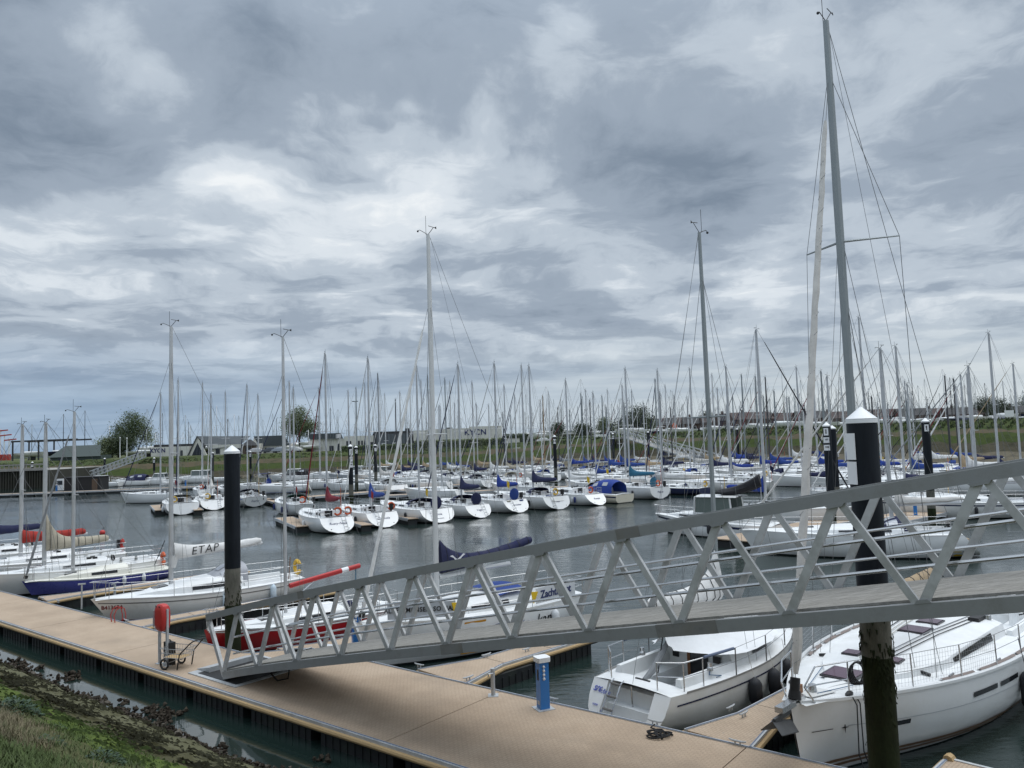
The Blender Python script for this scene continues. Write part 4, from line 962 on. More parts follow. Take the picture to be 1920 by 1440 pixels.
for far in (0, 1):
    ks = [k*.5 for k in range(0, 2*NK+1)]
    mb = MB(); off = GC*(.0)
    secs = []
    for k in ks:
        p = gB(k, far); secs.append([p+GC*a+GN*b for a, b in ((-.055, -.18), (.055, -.18), (.055, .0), (-.055, .0))])
    MB().loft(secs, closed_sec=True, cap0=True, cap1=True, smooth=False).build('bottom_chord', gm, gw)
    secs = []
    for k in [-.85]+[x-.5 for x in ks[1:]]:
        p = gT(k, far); secs.append([p+GC*a+GN*b for a, b in ((-.06, -.08), (.06, -.08), (.06, .08), (-.06, .08))])
    MB().loft(secs, closed_sec=True, cap0=True, cap1=True, smooth=False).build('top_chord', gm, gw)
    for k in range(NK):
        MB().bar(gB(k, far)+GN*0, gT(k, far)-GN*.09+GH*.06, .065, .11, GH).build('upright', gm2, gw)
        MB().bar(gT(k, far)-GN*.09+GH*.16, gB(k+1, far)-GH*.08, .06, .095, GH).build('diagonal', gm2, gw)
    MB().bar(gB(0, far)-GN*.1, gT(-.82, far)-GN*.05, .08, .12, GH).build('end_post', gm2, gw)
    for nn_, nm in ((.80, 'handrail'), (.40, 'knee_rail')):
        s = .10 if far == 0 else -.10
        MB().tube([gB(k, far)+GN*nn_+GH*.4+GC*s for k in [x*.5 for x in range(0, 2*NK)]], .024, 7).build(nm, steel, gw)
for j in range(6):
    y0 = .08+j*.292; secs = []
    for k in [x*.5 for x in range(0, 2*NK+1)]:
        p = gB(k)+GN*.0; secs.append([p+GC*a+GN*b for a, b in ((y0, .0), (y0+.284, .0), (y0+.284, .035), (y0, .035))])
    MB().loft(secs, closed_sec=True, cap0=True, cap1=True, smooth=False).build('deck_board', gdk, gw)
gst = mat('gangway_sleeve', (.20, .20, .195), .6, .15, var=.2, vscale=6, stain=(.13, .115, .085), stain_amt=.8, stain_scale=3)
for (k0, k1, fn, ww, zz0, zz1) in ((7.02, 7.28, gT, .064, -.084, .084), (1.72, 1.86, gT, .064, -.084, .084), (4.9, 5.25, gB, .059, -.184, .004), (7.75, 8.35, gB, .059, -.184, .004)):
    MB().loft([[fn(k)+GC*a+GN*b for a, b in ((-ww, zz0), (ww, zz0), (ww, zz1), (-ww, zz1))] for k in (k0, k1)], closed_sec=True, cap0=True, cap1=True, smooth=False).build('splice_sleeve', gst, gw)
for k in range(1, NK):
    for far in (0, 1):
        p = gB(k, far)+GC*(-.062 if far == 0 else .05); MB().extr([p-GH*.10, p+GH*.10, p+GN*.045+GH*.06, p+GN*.045-GH*.06], GC*.012).build('gusset_plate', gm, gw)
        q = gT(k-1, far)+GC*(-.066 if far == 0 else .054)-GN*.08; MB().extr([q+GH*.22, q-GH*.04, q-GN*.04, q-GN*.04+GH*.18], GC*.012).build('gusset_plate', gm, gw)
for k in range(NK+1): MB().bar(gB(k)-GN*.12+GC*.06, gB(k, 1)-GN*.12-GC*.06, .08, .12, GN).build('cross_beam', gm, gw)
for s in (.3, 1.6): MB().tube([gB(-.02)+GC*(s-.06)-GN*.12+Vector((0, 0, -.03)), gB(-.02)+GC*(s+.06)-GN*.12+Vector((0, 0, -.03))], .11, 10).build('roller', black, gw)
hk = at(543, 1250, .95)-GP0; e = at(520, 1276, .58)-GP0; e2 = at(508, 1263, .66)-GP0
MB().tube([hk, lerp(hk, e, .5)+Vector((.12, -.02, -.12)), e, e2, e2+Vector((.03, 0, .06)), e2+Vector((.10, 0, .05))], .022, 6).build('hanging_hose', black, gw)
lp = thing('landing_plate', 'dark steel landing plate on the pontoon under the foot of the gangway', 'landing plate', ab(-19.3, 11.0, .506), radians(-38.3))
MB().prism([(-.75, .0), (1.5, 0), (1.5, 2.1), (-.75, 2.1)], -.004, .02).build('frame', galv, lp)
MB().prism([(-.45, .12), (1.35, .12), (1.35, 1.98), (-.45, 1.98)], .02, .03).build('wear_plate', black, lp)
MB().extr([(-.9+.05, .3, .03), (-.2, .3, .16), (-.2, .3, .03)], (0, 1.5, 0)).build('ramp_flap', galv, lp)
# ============================================================ PILES
pcoat = mat('pile_coating', (.006, .009, .014), .5, var=.35, vscale=1.2, stretch=(3, 3, .35), stain=(.022, .027, .034), stain_amt=.5, stain_scale=1.6, spec=.25, bump=.15, bscale=14)
pbare = mat('pile_bare', (.13, .125, .105), .85, var=.35, vscale=2.2, stretch=(2, 2, .8), stain=(.04, .045, .03), stain_amt=.8, stain_scale=1.8, bump=.3)
pweed = mat('pile_weed', (.020, .026, .012), .85, var=.5, vscale=3, stretch=(2, 2, .8), stain=(.03, .027, .015), stain_amt=.6, bump=.8, bscale=16, spec=.15)
pcap = mat('pile_cap_white', (.78, .79, .80), .35, var=.03)
def pile(x, y, label, top=6.6, r=.235, z1=2.8, z2=1.6, plates=(), lod=0, face=None):
    t = thing('mooring_pile', label, 'mooring pile', (x, y, 0), 0, 'white capped mooring piles')
    n = 20 if lod == 0 else 10
    MB().tube([(0, 0, z1), (0, 0, top-.30)], r, n).build('coated_shaft', pcoat, t)
    MB().tube([(0, 0, z2), (0, 0, z1+.01)], r*.985, n).build('bare_shaft', pbare, t)
    MB().tube([(0, 0, -2.4), (0, 0, z2+.01)], r*.99, n).build('weedy_shaft', pweed, t)
    mb = MB()
    if lod == 0:
        rg = random.Random(int(abs(x)*100)); w_ = MB()
        for k in range(170):
            a = rg.uniform(0, 2*pi); zz = z2+rg.gauss(.15, .28)+.22*sin(a*2+1)-abs(rg.gauss(0, .5))*(k % 3 == 0); c = Vector((cos(a)*r, sin(a)*r, zz)); o_ = Vector((cos(a), sin(a), 0)); tg = Vector((-sin(a), cos(a), 0))*rg.uniform(.008, .025); l = rg.uniform(.05, .16)
            w_.face([w_.vert(v) for v in (c-tg, c+tg, c+o_*.025-Vector((0, 0, l*.6))+tg*.6, c+o_*.015-Vector((0, 0, l)))])
        w_.build('weed_fringe', pweed, t, kind='stuff')
    ro = r*1.045; mb.tube([(0, 0, top-.31), (0, 0, top-.245)], ro, n); mb.tube([(0, 0, top-.24), (0, 0, top-.055)], [ro, .02], n); mb.build('cap', pcap, t)
    a0 = face if face is not None else atan2(-y, -x)
    for (zt, hgt, w, txt, da) in plates:
        a = a0+da; nrm_ = Vector((cos(a), sin(a), 0)); tg = Vector((-sin(a), cos(a), 0)); c = nrm_*(r+.012)
        P = [c-tg*w/2+Vector((0, 0, zt-hgt)), c+tg*w/2+Vector((0, 0, zt-hgt)), c+tg*w/2+Vector((0, 0, zt)), c-tg*w/2+Vector((0, 0, zt))]
        pl = MB().extr(P, -nrm_*.02).build('number_plate', whitep, t)
        if txt: lettering(txt, hgt*.8 if len(txt) < 2 else hgt*.42, txtk, pl, c+nrm_*.006+Vector((0, 0, zt-hgt*(.5 if len(txt) < 2 else .40))), tg, (0, 0, 1), bold=.012 if len(txt) < 2 else .004)
    return t
p = at(437, 1213, .5); PLEFT = pile(p.x, p.y, 'white capped black pile rising between the red bow and the gangway foot', 6.62, .232, 2.85, 1.75)
d_ = ray(1636, 1100); d_ = d_*(12.4/d_.y); PRIGHT = pile(d_.x, 12.4, 'nearest thick black pile with white cap in front of the large white yacht bow', 6.82, .232, 3.45, 2.85, plates=((6.35, .42, .2, '', -.9), (5.9, .36, .2, '', -.9)))
# ============================================================ DOCK FURNITURE
blueped = mat('pedestal_blue', (.015, .17, .50), .35, var=.06, coat=.2)
def pedestal(p, label, ang, group='blue power pedestals on the pontoons', hgt=1.12):
    t = thing('power_pedestal', label, 'power pedestal', p, ang, group)
    MB().box((-.11, -.11, .012), (.11, .11, hgt-.1)).build('post', blueped, t)
    MB().prism([(-.13, -.15), (.13, -.15), (.16, -.10), (.16, .10), (.13, .15), (-.13, .15), (-.16, .10), (-.16, -.10)], hgt-.1, hgt).build('light_cap', whitep, t)
    MB().box((-.115, -.04, .62), (-.108, .04, .85)).build('meter_window', black, t)
    MB().box((-.115, -.05, .10), (-.108, .05, .18)).build('badge', galv, t)
    MB().box((-.2, -.2, 0), (.2, .2, .012)).build('base_plate', galv, t)
    for k in range(4):
        mb = MB(); mb.tube([(-.02, -.11, .68+k*.085), (-.02, -.145, .66+k*.085)], .028, 8); mb.build('socket', whitep, t)
    return t
q = at(1019, 1328, .5); pedestal(q, 'blue power pedestal with white cap standing alone beside the near white sloop stern', radians(-38.3+62))
q = at(668, 1216, .5); pedestal(q, 'blue power pedestal seen through the gangway struts at the sponsored boat bow', radians(-38.3+62), hgt=1.05)
t = thing('short_post', 'short grey galvanised post with a tap on the pontoon left of the blue pedestal', 'post', at(925, 1304, .5)); MB().tube([(0, 0, 0), (0, 0, .62)], .05, 10).build('tube', galv, t); MB().box((-.12, -.12, 0), (.12, .12, .012)).build('base_plate', galv, t); MB().tube([(0, -.05, .52), (-.10, -.09, .52), (-.10, -.09, .45)], .018, 6).build('tap', steel, t)
for (px, py, lb) in ((215, 1124, 'grey bollard post with slanted head on the pontoon edge by the violet bow'), (153, 1142, 'thin pale post on the pontoon edge left of the white registered bow')):
    t = thing('mooring_post', lb, 'post', at(px, py, .5)); MB().tube([(0, 0, 0), (0, 0, .60 if px > 200 else .95)], .05 if px > 200 else .03, 8).build('tube', galv, t); MB().bar((-.12, -.05, .6 if px > 200 else .95), (.12, .05, .70 if px > 200 else .95), .06, .05).build('head', galv, t)
# cleats
def cleat(p, ang, group='galvanised mooring cleats on the pontoon edges', label='galvanised horn cleat bolted to the edge of a tan pontoon in the foreground'):
    t = thing('mooring_cleat', label, 'cleat', p, ang, group)
    mb = MB(); mb.tube([(-.17, 0, .10), (-.1, 0, .085), (.1, 0, .085), (.17, 0, .10)], [.014, .02, .02, .014], 6); mb.build('horn', galv, t)
    for s in (-.05, .05): MB().tube([(s, 0, 0), (s, 0, .085)], .018, 6).build('stem', galv, t)
    return t
CL = [(786, 1252), (1035, 1316), (1228, 1360), (878, 1276), (1383, 1398), (1370, 1333), (1395, 1345), (988, 1222), (912, 1233), (109, 1130), (80, 1125), (292, 1181), (237, 1167), (575, 1222), (690, 1223)]
CLL = ['left of the flared finger root', 'just left of the blue pedestal base', 'at the stern of the near white sloop', 'at the flared root of the short finger', 'at the bow of the largest near yacht', 'on the finger beside the sloop fenders', 'on the finger beside the large yacht bow', 'on the left side of the short finger', 'midway along the short finger', 'left of the slanted head bollard', 'farthest left on the near pontoon', 'at the red boat finger root', 'by the red ladder hoops', 'behind the gangway foot', 'beside the pedestal behind the gangway']
c0 = None
for i, (px, py) in enumerate(CL):
    a = radians(-38.3) if i in (0, 1, 2, 4, 9, 10, 11, 12) else FA; p = at(px, py, .5)
    if c0 is None: c0 = cleat(p, a); c0['label'] = 'galvanised horn cleat '+CLL[0]
    else:
        c = link_copy(c0); c.location = p; c.rotation_euler = (0, 0, a); c['label'] = 'galvanised horn cleat '+CLL[i]
        for ch in list(c0.children): link_copy(ch, c)
# black rope heap
t = MB(); rg = random.Random(2); o_ = at(1236, 1379, .52)
pts = [(o_.x+(.13+.03*rg.random())*cos(k*.55)*(1+.7*cos(k*.13)), o_.y+.11*sin(k*.55)+.08*sin(k*.21), .52+.05*abs(sin(k*.3))) for k in range(60)]
t.tube(pts, .017, 5); t.tube([pts[0], (o_.x-.1, o_.y+.4, .53), at(1228, 1358, .56)], .015, 5)
tag(t.build('rope_coil', ropeb, None), 'black coiled mooring line lying on the pontoon beside the near sloop stern', 'rope')
# lifebuoy station
t = thing('lifebuoy_station', 'red lifebuoy housing on two grey posts at the inner edge of the pontoon', 'lifebuoy station', at(306, 1246, .5), radians(-38.3))
lred = mat('lifebuoy_red', (.50, .035, .03), .4, var=.08, stain=(.35, .05, .04), stain_amt=.4)
for x in (-.20, .22): MB().bar((x, 0, 0), (x, 0, 1.55), .06, .07, (1, 0, 0)).build('post', galv, t); MB().box((x-.09, -.09, 0), (x+.09, .09, .012)).build('foot_plate', galv, t)
mb = MB(); secs = []
for k, (y, s) in enumerate(((-.16, .55), (-.15, .85), (-.10, 1.0), (.05, 1.0), (.10, .85))):
    secs.append([(s*.27*cos(2*pi*j/16)*(1 if abs(cos(2*pi*j/16)) < .8 else .92), y, 1.30+s*.40*max(-.92, min(.92, sin(2*pi*j/16)*1.15))) for j in range(16)])
mb.loft(secs[::-1], closed_sec=True, cap0=True, cap1=True); mb.build('housing', lred, t)
MB().bar((-.20, -.17, 1.05), (-.20, -.17, 1.5), .05, .02, (1, 0, 0)).build('strap', galv, t)
for x in (-.08, .1): MB().tube([(x, -.165, 1.62), (x, -.172, 1.62)], .03, 8).build('plug', black, t)
MB().box((-.02, .02, .0), (.30, .20, .62)).build('rescue_bag', black, t); MB().tube([(.05, .1, .62), (.1, .1, .68), (.2, .1, .68), (.24, .1, .62)], .015, 5).build('bag_handle', black, t)
# trolley
t = thing('dock_trolley', 'wire basket dock trolley with black hoop handle under the red lifebuoy', 'trolley', at(334, 1251, .5), radians(-20))
gz = mat('trolley_wire', (.40, .41, .42), .45, .5, var=.1)
mb = MB(); W0, L0 = .26, .36
for z, k in ((.30, .85), (.42, .95), (.55, 1.05)): mb.tube([(x*k, y*k, z) for x, y in ((-L0, -W0), (L0, -W0), (L0, W0), (-L0, W0))], .010, 5, closed=True)
for j in range(9):
    x = lerp(-L0, L0, j/8)
    for s in (-1, 1): mb.tube([(x*.85, s*W0*.85, .30), (x*1.05, s*W0*1.05, .55)], .005, 4)
    mb.tube([(x*.85, -W0*.85, .30), (x*.85, W0*.85, .30)], .005, 4)
for j in range(7):
    y = lerp(-W0, W0, j/6)
    for s in (-1, 1): mb.tube([(s*L0*.85, y*.85, .30), (s*L0*1.05, y*1.05, .55)], .005, 4)
mb.build('basket', gz, t); MB().poly([(-L0*.84, -W0*.84, .305), (L0*.84, -W0*.84, .305), (L0*.84, W0*.84, .305), (-L0*.84, W0*.84, .305)]).build('basket_floor', timber, t)
MB().tube([(.22, -.27, .02), (.30, -.27, .42), (.62, -.24, .72), (.70, -.2, .78), (.70, .2, .78), (.62, .24, .72), (.30, .27, .42), (.22, .27, .02)], .018, 7).build('handle', black, t)
for s in (-1, 1):
    mb = MB(); mb.torus((-.18, s*.31, .15), .13, .028, (0, 1, 0), 14, 6); w = mb.build('wheel', black, t); MB().tube([(-.18, s*.29, .15), (-.18, s*.33, .15)], .05, 8).build('hub', galv, w)
MB().tube([(-.18, -.31, .15), (-.18, .31, .15)], .012, 6).build('axle', gz, t)
# red ladder hoops at the outer edge
t = thing('dock_ladder', 'red tubular ladder hoops on the pontoon edge before the white registered bow', 'ladder', at(226, 1164, .5), radians(-38.3))
rp_ = mat('red_tube', (.42, .03, .025), .45, var=.1)
for x in (-.15, .11): MB().tube([(x+.04, -.26, 0), (x, -.28, .24), (x, -.20, .43), (x, -.06, .50), (x, .08, .43), (x, .13, .2), (x, .13, -.5)], .016, 7).build('hoop', rp_, t)
for z in (.02, -.25, -.48): MB().tube([(-.15, .13, z), (.11, .13, z)], .016, 6).build('rung', rp_, t)
# white fender roll on the pontoon, seen through the gangway
t = thing('fender_roll', 'white cylindrical fender lying on the pontoon seen through the gangway struts', 'fender', at(617, 1216, .6), radians(0)); fender(t, (0, 0, 0), fendw, .13, .5); t.rotation_euler = (0, radians(90), radians(-30))
# ============================================================ NEAR BOATS
NB = 'sailing boats in the near berths'
def boat_custom(label, name, bow, hd, L, h, group=NB):
    d = Vector((cos(hd), sin(hd), 0)); S = bow-d*L; S.z = 0
    return thing(name, label, 'sailing boat', S, hd, group), S
# ---- white sloop, stern to the pontoon
hd = radians(42); L = 7.7; h = Hull(L, 2.62, .95, 1.12, .6, .62, .82, .45, -.02, .04, 1.2, 2.0, 3.6)
ST = (at(1102, 1270, .95)+at(1272, 1306, .95))/2; d = Vector((cos(hd), sin(hd), 0)); S = ST-d*h.tr*.95; S.z = 0
sl = thing('sailing_boat', 'near white sloop with stepped open stern and blue stripe, stern to the pontoon', 'sailing boat', S, hd, NB)
hull_parts(h, sl, gel2, blackp, 0, stern_open=True); deck_part(h, sl, deckw, (.115, .40), .66, .46, .20, 0)
hull_stripe(h, sl, navyp, .05, .985, lambda q: h.zs(q)-.22, .035, 'sheer_stripe', 24); hull_stripe(h, sl, mat('toe_rail_alloy', (.35, .35, .34), .5, .5), .09, .985, lambda q: h.zs(q)-.01, .045, 'toe_rail', 24)
zt_ = h.zs(0); w = .60*h.b(0); mb = MB()
XT = lambda z: h.X(0, z)-.001
for s in (1, -1):
    zz = [zt_, .8, .6, .4, .2, .05]; q = []
    for z in zz: q.append([(XT(z), s*(h.hy(0, z)), z), (XT(z), s*min(w, h.hy(0, z)), z)])
    mb.loft([e if s > 0 else e[::-1] for e in q][::-1], smooth=False)
mb.poly([(XT(.16), w, .16), (XT(.16), -w, .16), (XT(-.02), -w*.8, -.02), (XT(-.02), w*.8, -.02)])
mb.build('transom', gel, sl)
mb = MB(); X0 = XT(.16); steps = [(X0, .16), (X0+.36, .16), (X0+.40, .50), (X0+.62, .50), (X0+.66, .80), (X0+.86, .80), (X0+.88, zt_-.30)]
mb.loft([[(x, y, z) for x, z in steps] for y in (w, -w)], smooth=False)
for s in (1, -1):
    P = [(x, s*w, z) for x, z in steps]+[(X0+.88, s*w, zt_), (XT(zt_), s*w, zt_)]; mb.poly(P if s < 0 else P[::-1])
mb.build('stern_steps', deckw, sl, sharp=20)
mb = MB()
for y in (w-.12, w-.40): mb.tube([(XT(z)-.06, y, z) for z in (.18, .5, zt_+.0)]+[(XT(zt_)+.05, y, zt_+.06)], .016, 6)
mb.build('stern_ladder', steel, sl)
for k in range(4): z = .22+k*.24; MB().tube([(XT(z)-.06, w-.12, z), (XT(z)-.06, w-.40, z)], .026, 6).build('ladder_tread', mat('grey_tread', (.16, .155, .15), .7), sl)
lettering('S/Y', .16, txtl, sl, Vector((XT(.74)-.012, h.hy(0, .74)-.20, .76)), (0, -1, 0), (h.tr, 0, 1), .3, bold=.004, name='boat_name'); lettering('icône', .15, txtl, sl, Vector((XT(.74)-.012, h.hy(0, .74)-.43, .74)), (0, -1, 0), (h.tr, 0, 1), 0, name='boat_name')
lettering('VVW', .07, txtl, sl, Vector((XT(.45)-.012, h.hy(0, .45)-.22, .47)), (0, -1, 0), (h.tr, 0, 1)); lettering('Nieuwpoort', .07, txtl, sl, Vector((XT(.45)-.012, h.hy(0, .45)-.22, .37)), (0, -1, 0), (h.tr, 0, 1))
cb = Cabin(h, .405*L, .80*L, .46, .32, .98, [(0, 1), (.2, .98), (.5, .80), (.8, .45), (1, .05)]); cb.build(sl, deckw, 16); cb.window(sl, .30, .58, .35, .8)
x = cb.x0-.02; zc = cb.sec(0)[1][2]
MB().box((x-.02, -.30, zc-.42), (x+.005, .26, zc+.34)).build('companionway', glass, sl); MB().box((x-.035, .20, zc-.40), (x-.02, .28, zc+.33)).build('companionway_frame', teak, sl)
for (y, z, s_) in ((-.55, .10, .1), (-.55, -.14, .12), (.62, .05, .09)):
    MB().box((x-.03, y-s_, zc+z-s_*.8), (x-.01, y+s_, zc+z+s_*.8)).build('instrument', black if s_ < .12 else gelgrey, sl)
MB().tube([(1.05, 0, .98), (1.35, 0, 1.12), (1.75, 0, 1.45), (2.05, 0, 1.72)], [.055, .075, .07, .04], 8).build('tiller', cloth['grey'], sl)
MB().tube([(.60, .0, .95), (.64, .02, .40)], .02, 6).build('rudder_stock', steel, sl)
MB().bar((1.0, -.2, 1.0), (1.0, .2, 1.0), .04, .04).build('tiller_bracket', black, sl)
for s in (1, -1):
    mb = MB(); p = Vector((2.2, s*.96, h.zs(.28)+.19)); mb.tube([p, p+Vector((0, 0, .06)), p+Vector((0, 0, .08)), p+Vector((0, 0, .17))], [.075, .07, .05, .055], 10); mb.build('winch', steel, sl)
    mb = MB(); A_ = Vector(h.pt(.10, h.zs(.10), s, -.1)); B_ = Vector(h.pt(.20, h.zs(.2), s, -.1)); C_ = Vector((h.X(0, zt_)+.10, s*w, zt_+.02))
    hz = Vector((0, 0, .60)); mb.tube([B_, B_+hz, A_+hz*1.0, C_+hz*.98, C_], .016, 7); mb.tube([A_+hz, A_], .016, 6); mb.tube([B_+hz*.5, A_+hz*.5, C_+hz*.5], .012, 6); mb.build('pushpit', steel, sl)
    tips = []
    for t_ in (.36, .54, .72, .90):
        p = Vector(h.pt(t_, h.zs(t_), s, -.06)); MB().tube([p, p+Vector((0, 0, .60))], .014, 6).build('stanchion', mat('stanchion_dark', (.15, .15, .155), .3, .8), sl); tips.append(p+Vector((0, 0, .6)))
    for f in (1, .5): MB().tube([B_+hz*f]+[v-Vector((0, 0, .6*(1-f))) for v in tips], .006, 4).build('lifeline', wire, sl)
    MB().tube([B_+hz+Vector((.05, 0, 0)), lerp(B_+hz, tips[0], .95)], .034, 8).build('lifeline_cushion', mat('cushion_blue_grey', (.10, .13, .20), .7), sl)
    for k in range(3):
        if s < 0: t_ = (.42, .54, .66)[k]; p = Vector(h.pt(t_, .52, s, .14)); mb = MB(); fender(sl, p, fendb, .155, .52, Vector(h.pt(t_, h.zs(t_), s, 0))+Vector((0, 0, .3)))
mb = MB(); a = .93
pl_ = [Vector(h.pt(.90, h.zs(.9), 1, -.06)), Vector(h.pt(.90, h.zs(.9), 1, -.06))+Vector((0, 0, .6)), Vector((L+.05, .15, 1.75)), Vector((L+.05, -.15, 1.75)), Vector(h.pt(.90, h.zs(.9), -1, -.06))+Vector((0, 0, .6)), Vector(h.pt(.90, h.zs(.9), -1, -.06))]
mb.tube(pl_, .016, 7); mb.tube([pl_[2], (L-.05, .05, 1.15)], .014, 6); mb.tube([pl_[3], (L-.05, -.05, 1.15)], .014, 6); mb.build('pulpit', steel, sl)
xm, Hm = solve_rig(S, hd, L, 1311, 436, .45, .75); xm, Hm = solve_rig(S, hd, L, 1311, 436, .42, .7, x=4.1)
rigging(sl, h, xm, cb.top(xm), Hm, 0, alug, .072, (.53,), .88, None, 2.9, .95, cloth['white'], 'sail_cover', .006, cover_r=(.26, .13), cover_bump=.75, lazy=True)
# white tent thrown over the boom
secs = []; rg = random.Random(8)
for k in range(11):
    t_ = k/10; x_ = lerp(xm+1.9, 1.75, t_); ridge = lerp(cb.top(min(xm, cb.x1))+.38, cb.top(cb.x0+.2)+.42, t_) if x_ < xm else lerp(1.95, 1.55, (x_-xm)/1.9); hw_ = lerp(.55, 1.12, sstep(t_, 0, .35))*(1-.72*sstep(t_, .72, 1.0)); lowz = lerp(1.30, 1.34, t_)+.20*sstep(t_, .7, 1)
    secs.append([(x_+.03*sin(j*2+k), hw_*j/5, lerp(ridge, lowz, (abs(j)/5)**1.15)-.05*sin(pi*abs(j)/5)+.022*sin(j*2.2+k*1.7)+rg.uniform(-.012, .012)) for j in range(-5, 6)])
MB().loft([q[::-1] for q in secs]).build('boom_tent', mat('tent_white', (.74, .755, .77), .7, var=.05, stain=(.6, .6, .58), stain_amt=.3, bump=.3, bscale=5), sl, sharp=70)
MB().tube([(1.55, 0, 1.02), (1.75, .02, 1.6), (2.0, 0, 2.3)], .016, 6).build('mainsheet', ropeb, sl)
mb = MB(); mb.torus((1.9, .12, 2.12), .13, .012, (1, .2, 0), 14, 5); mb.torus((1.92, .10, 2.05), .16, .012, (1, -.2, 0), 14, 5); mb.build('rope_coil', rope, sl)
MB().tube([(2.25, -.96, h.zs(.3)+.36), (2.1, -1.0, h.zs(.3)+.12), (2.45, -1.08, h.zs(.3)+.04), (2.3, -1.05, h.zs(.3)+.03)], .012, 5).build('jib_sheet', cloth['steelblue'], sl)
# ---- large white yacht, bow to the pontoon
hd = radians(43); L = 12.2; h = Hull(L, 3.95, 1.22, 1.52, .42, .3, .90, .38, -.1, .03, 1.35, 2.3, 4.0)
bw = at(1479, 1322, 1.5); d = Vector((cos(hd), sin(hd), 0)); S = bw-d*L; S.z = 0
S = bw-d*(L+.02); S.z = 0; hd += pi; S = bw+Vector((cos(radians(43)), sin(radians(43)), 0))*L; S.z = 0
by = thing('sailing_boat', 'largest near white yacht, bow to the pontoon, plum hatches and brown waterline stripes', 'sailing boat', S, hd, NB)
hull_parts(h, by, gel, blackp, 0, zw=.02); deck_part(h, by, deckw, (.05, .30), .62, .42, .18, 0)
for z, m_ in ((.10, brass), (.20, brass)): hull_stripe(h, by, m_, .01, .995, (lambda zz: lambda q: zz+.02*q)(z), .062, 'boot_stripe', 26)
hull_stripe(h, by, gelgrey, .10, .91, lambda q: h.zs(q)-.47-.06*q, .014, 'cove_line', 26)
for s in (1, -1):
    secs = []
    for k in range(25):
        t_ = lerp(.0, .985, k/24); z = h.zs(t_)-.02; a, b = Vector(h.pt(t_, z, s, .02)), Vector(h.pt(t_, z, s, -.07)); q = [a, a+Vector((0, 0, .055)), b+Vector((0, 0, .055)), b]; secs.append(q if s > 0 else q[::-1])
    MB().loft(secs, closed_sec=True).build('bulwark', gel, by)
    for (t0, t1) in ((.30, .44), (.45, .60), (.62, .71)):
        secs = []
        for k in range(7): t_ = lerp(t0, t1, k/6); z = h.zs(t_)+.03; a = Vector(h.pt(t_, h.zs(t_), s, -.09)); a.z = z; secs.append([a, a+Vector((0, -s*.05, .03)), a+Vector((0, -s*.10, 0))])
        MB().loft(secs if s < 0 else [q[::-1] for q in secs]).build('teak_rail', mat('weathered_teak', (.22, .18, .165), .7, var=.2, vscale=5), by)
    for (t0, t1, z0, hg) in ((.565, .645, .94, .10), (.475, .552, .93, .10), (.795, .825, .78, .09)): hull_stripe(h, by, glass, t0, t1, (lambda zz: lambda q: zz)(z0), hg, 'hull_window', 6, sides=(s,))
    st_ = Vector(h.pt(.915, .93, s, .012)); st2 = Vector(h.pt(.925, .93, s, .012)); ax = (st2-st_).normalized(); mb = MB(); nv = Vector((-ax.y, ax.x, 0))*(.004 if s > 0 else -.004)
    P = []
    for k in range(8): r_ = .11 if k % 2 == 0 else .022; r_ *= 1 if k % 4 == 0 else .8; P.append(st_+ax*(r_*sin(k*pi/4))+Vector((0, 0, r_*cos(k*pi/4))))
    mb.extr(P, nv); mb.build('star_emblem', black, by); hull_stripe(h, by, black, .935, .972, lambda q: .925, .014, 'bow_line', 4, sides=(s,))
cb = Cabin(h, .30*L, .90*L, .40, .52, 1.22, [(0, 1), (.12, 1), (.35, .86), (.62, .52), (.85, .22), (1, .02)], .93, .72, .35); cb.build(by, deckw, 22)
cb.window(by, .14, .50, .22, .82, glass, 'coachroof_window', taper=.06)
fp_ = mat('hatch_frame', (.03, .025, .03), .3)
for (x, y, l_, w_) in ((.815*L, 0, .68, .68), (.70*L, -.42, .34, .36), (.70*L, .42, .34, .36), (.50*L, 0, .62, .60), (.42*L, .0, .5, .5)):
    cb.hatch(by, x, y, l_, w_, fp_, 'hatch_frame'); P = [cb.roof(x+a*l_*.44, y+b*w_*.44, .038) for a, b in ((-1, -1), (1, -1), (1, 1), (-1, 1))]; MB().extr(P, (0, 0, .006)).build('hatch', glassp, by)
xm, Hm = solve_rig(S, hd, L, 1545, 40, .42, .72)
rigging(by, h, xm, cb.top(xm), Hm, 0, alug, .115, (.64,), .90, cloth['pale'], 4.3, 1.0, cloth['sand'], 'sail_cover', .0065, gen_r=.083, flat=.75, spl=1.25, sweep=.55, cover_r=(.2, .13), cover_bump=.25, lazy=True)
bowp = Vector((L*.985-.02, 0, h.zs(.98)+.03)); tp_ = Vector((xm+.1, 0, lerp(cb.top(xm), Hm, .9)))
mb = MB(); P = []
for k in range(150): q = bowp.lerp(tp_, .05+.80*k/150); P.append(q+Vector((cos(k*1.1)*.083*(1.05-.4*k/150), sin(k*1.1)*.083*(1.05-.4*k/150), 0)))
mb.tube(P, .006, 3); mb.build('genoa_seam', cloth['grey'], by)
MB().tube([bowp+Vector((-.02, 0, .02)), bowp+Vector((-.05, 0, .16))], [.12, .10], 12).build('furler_drum', black, by)
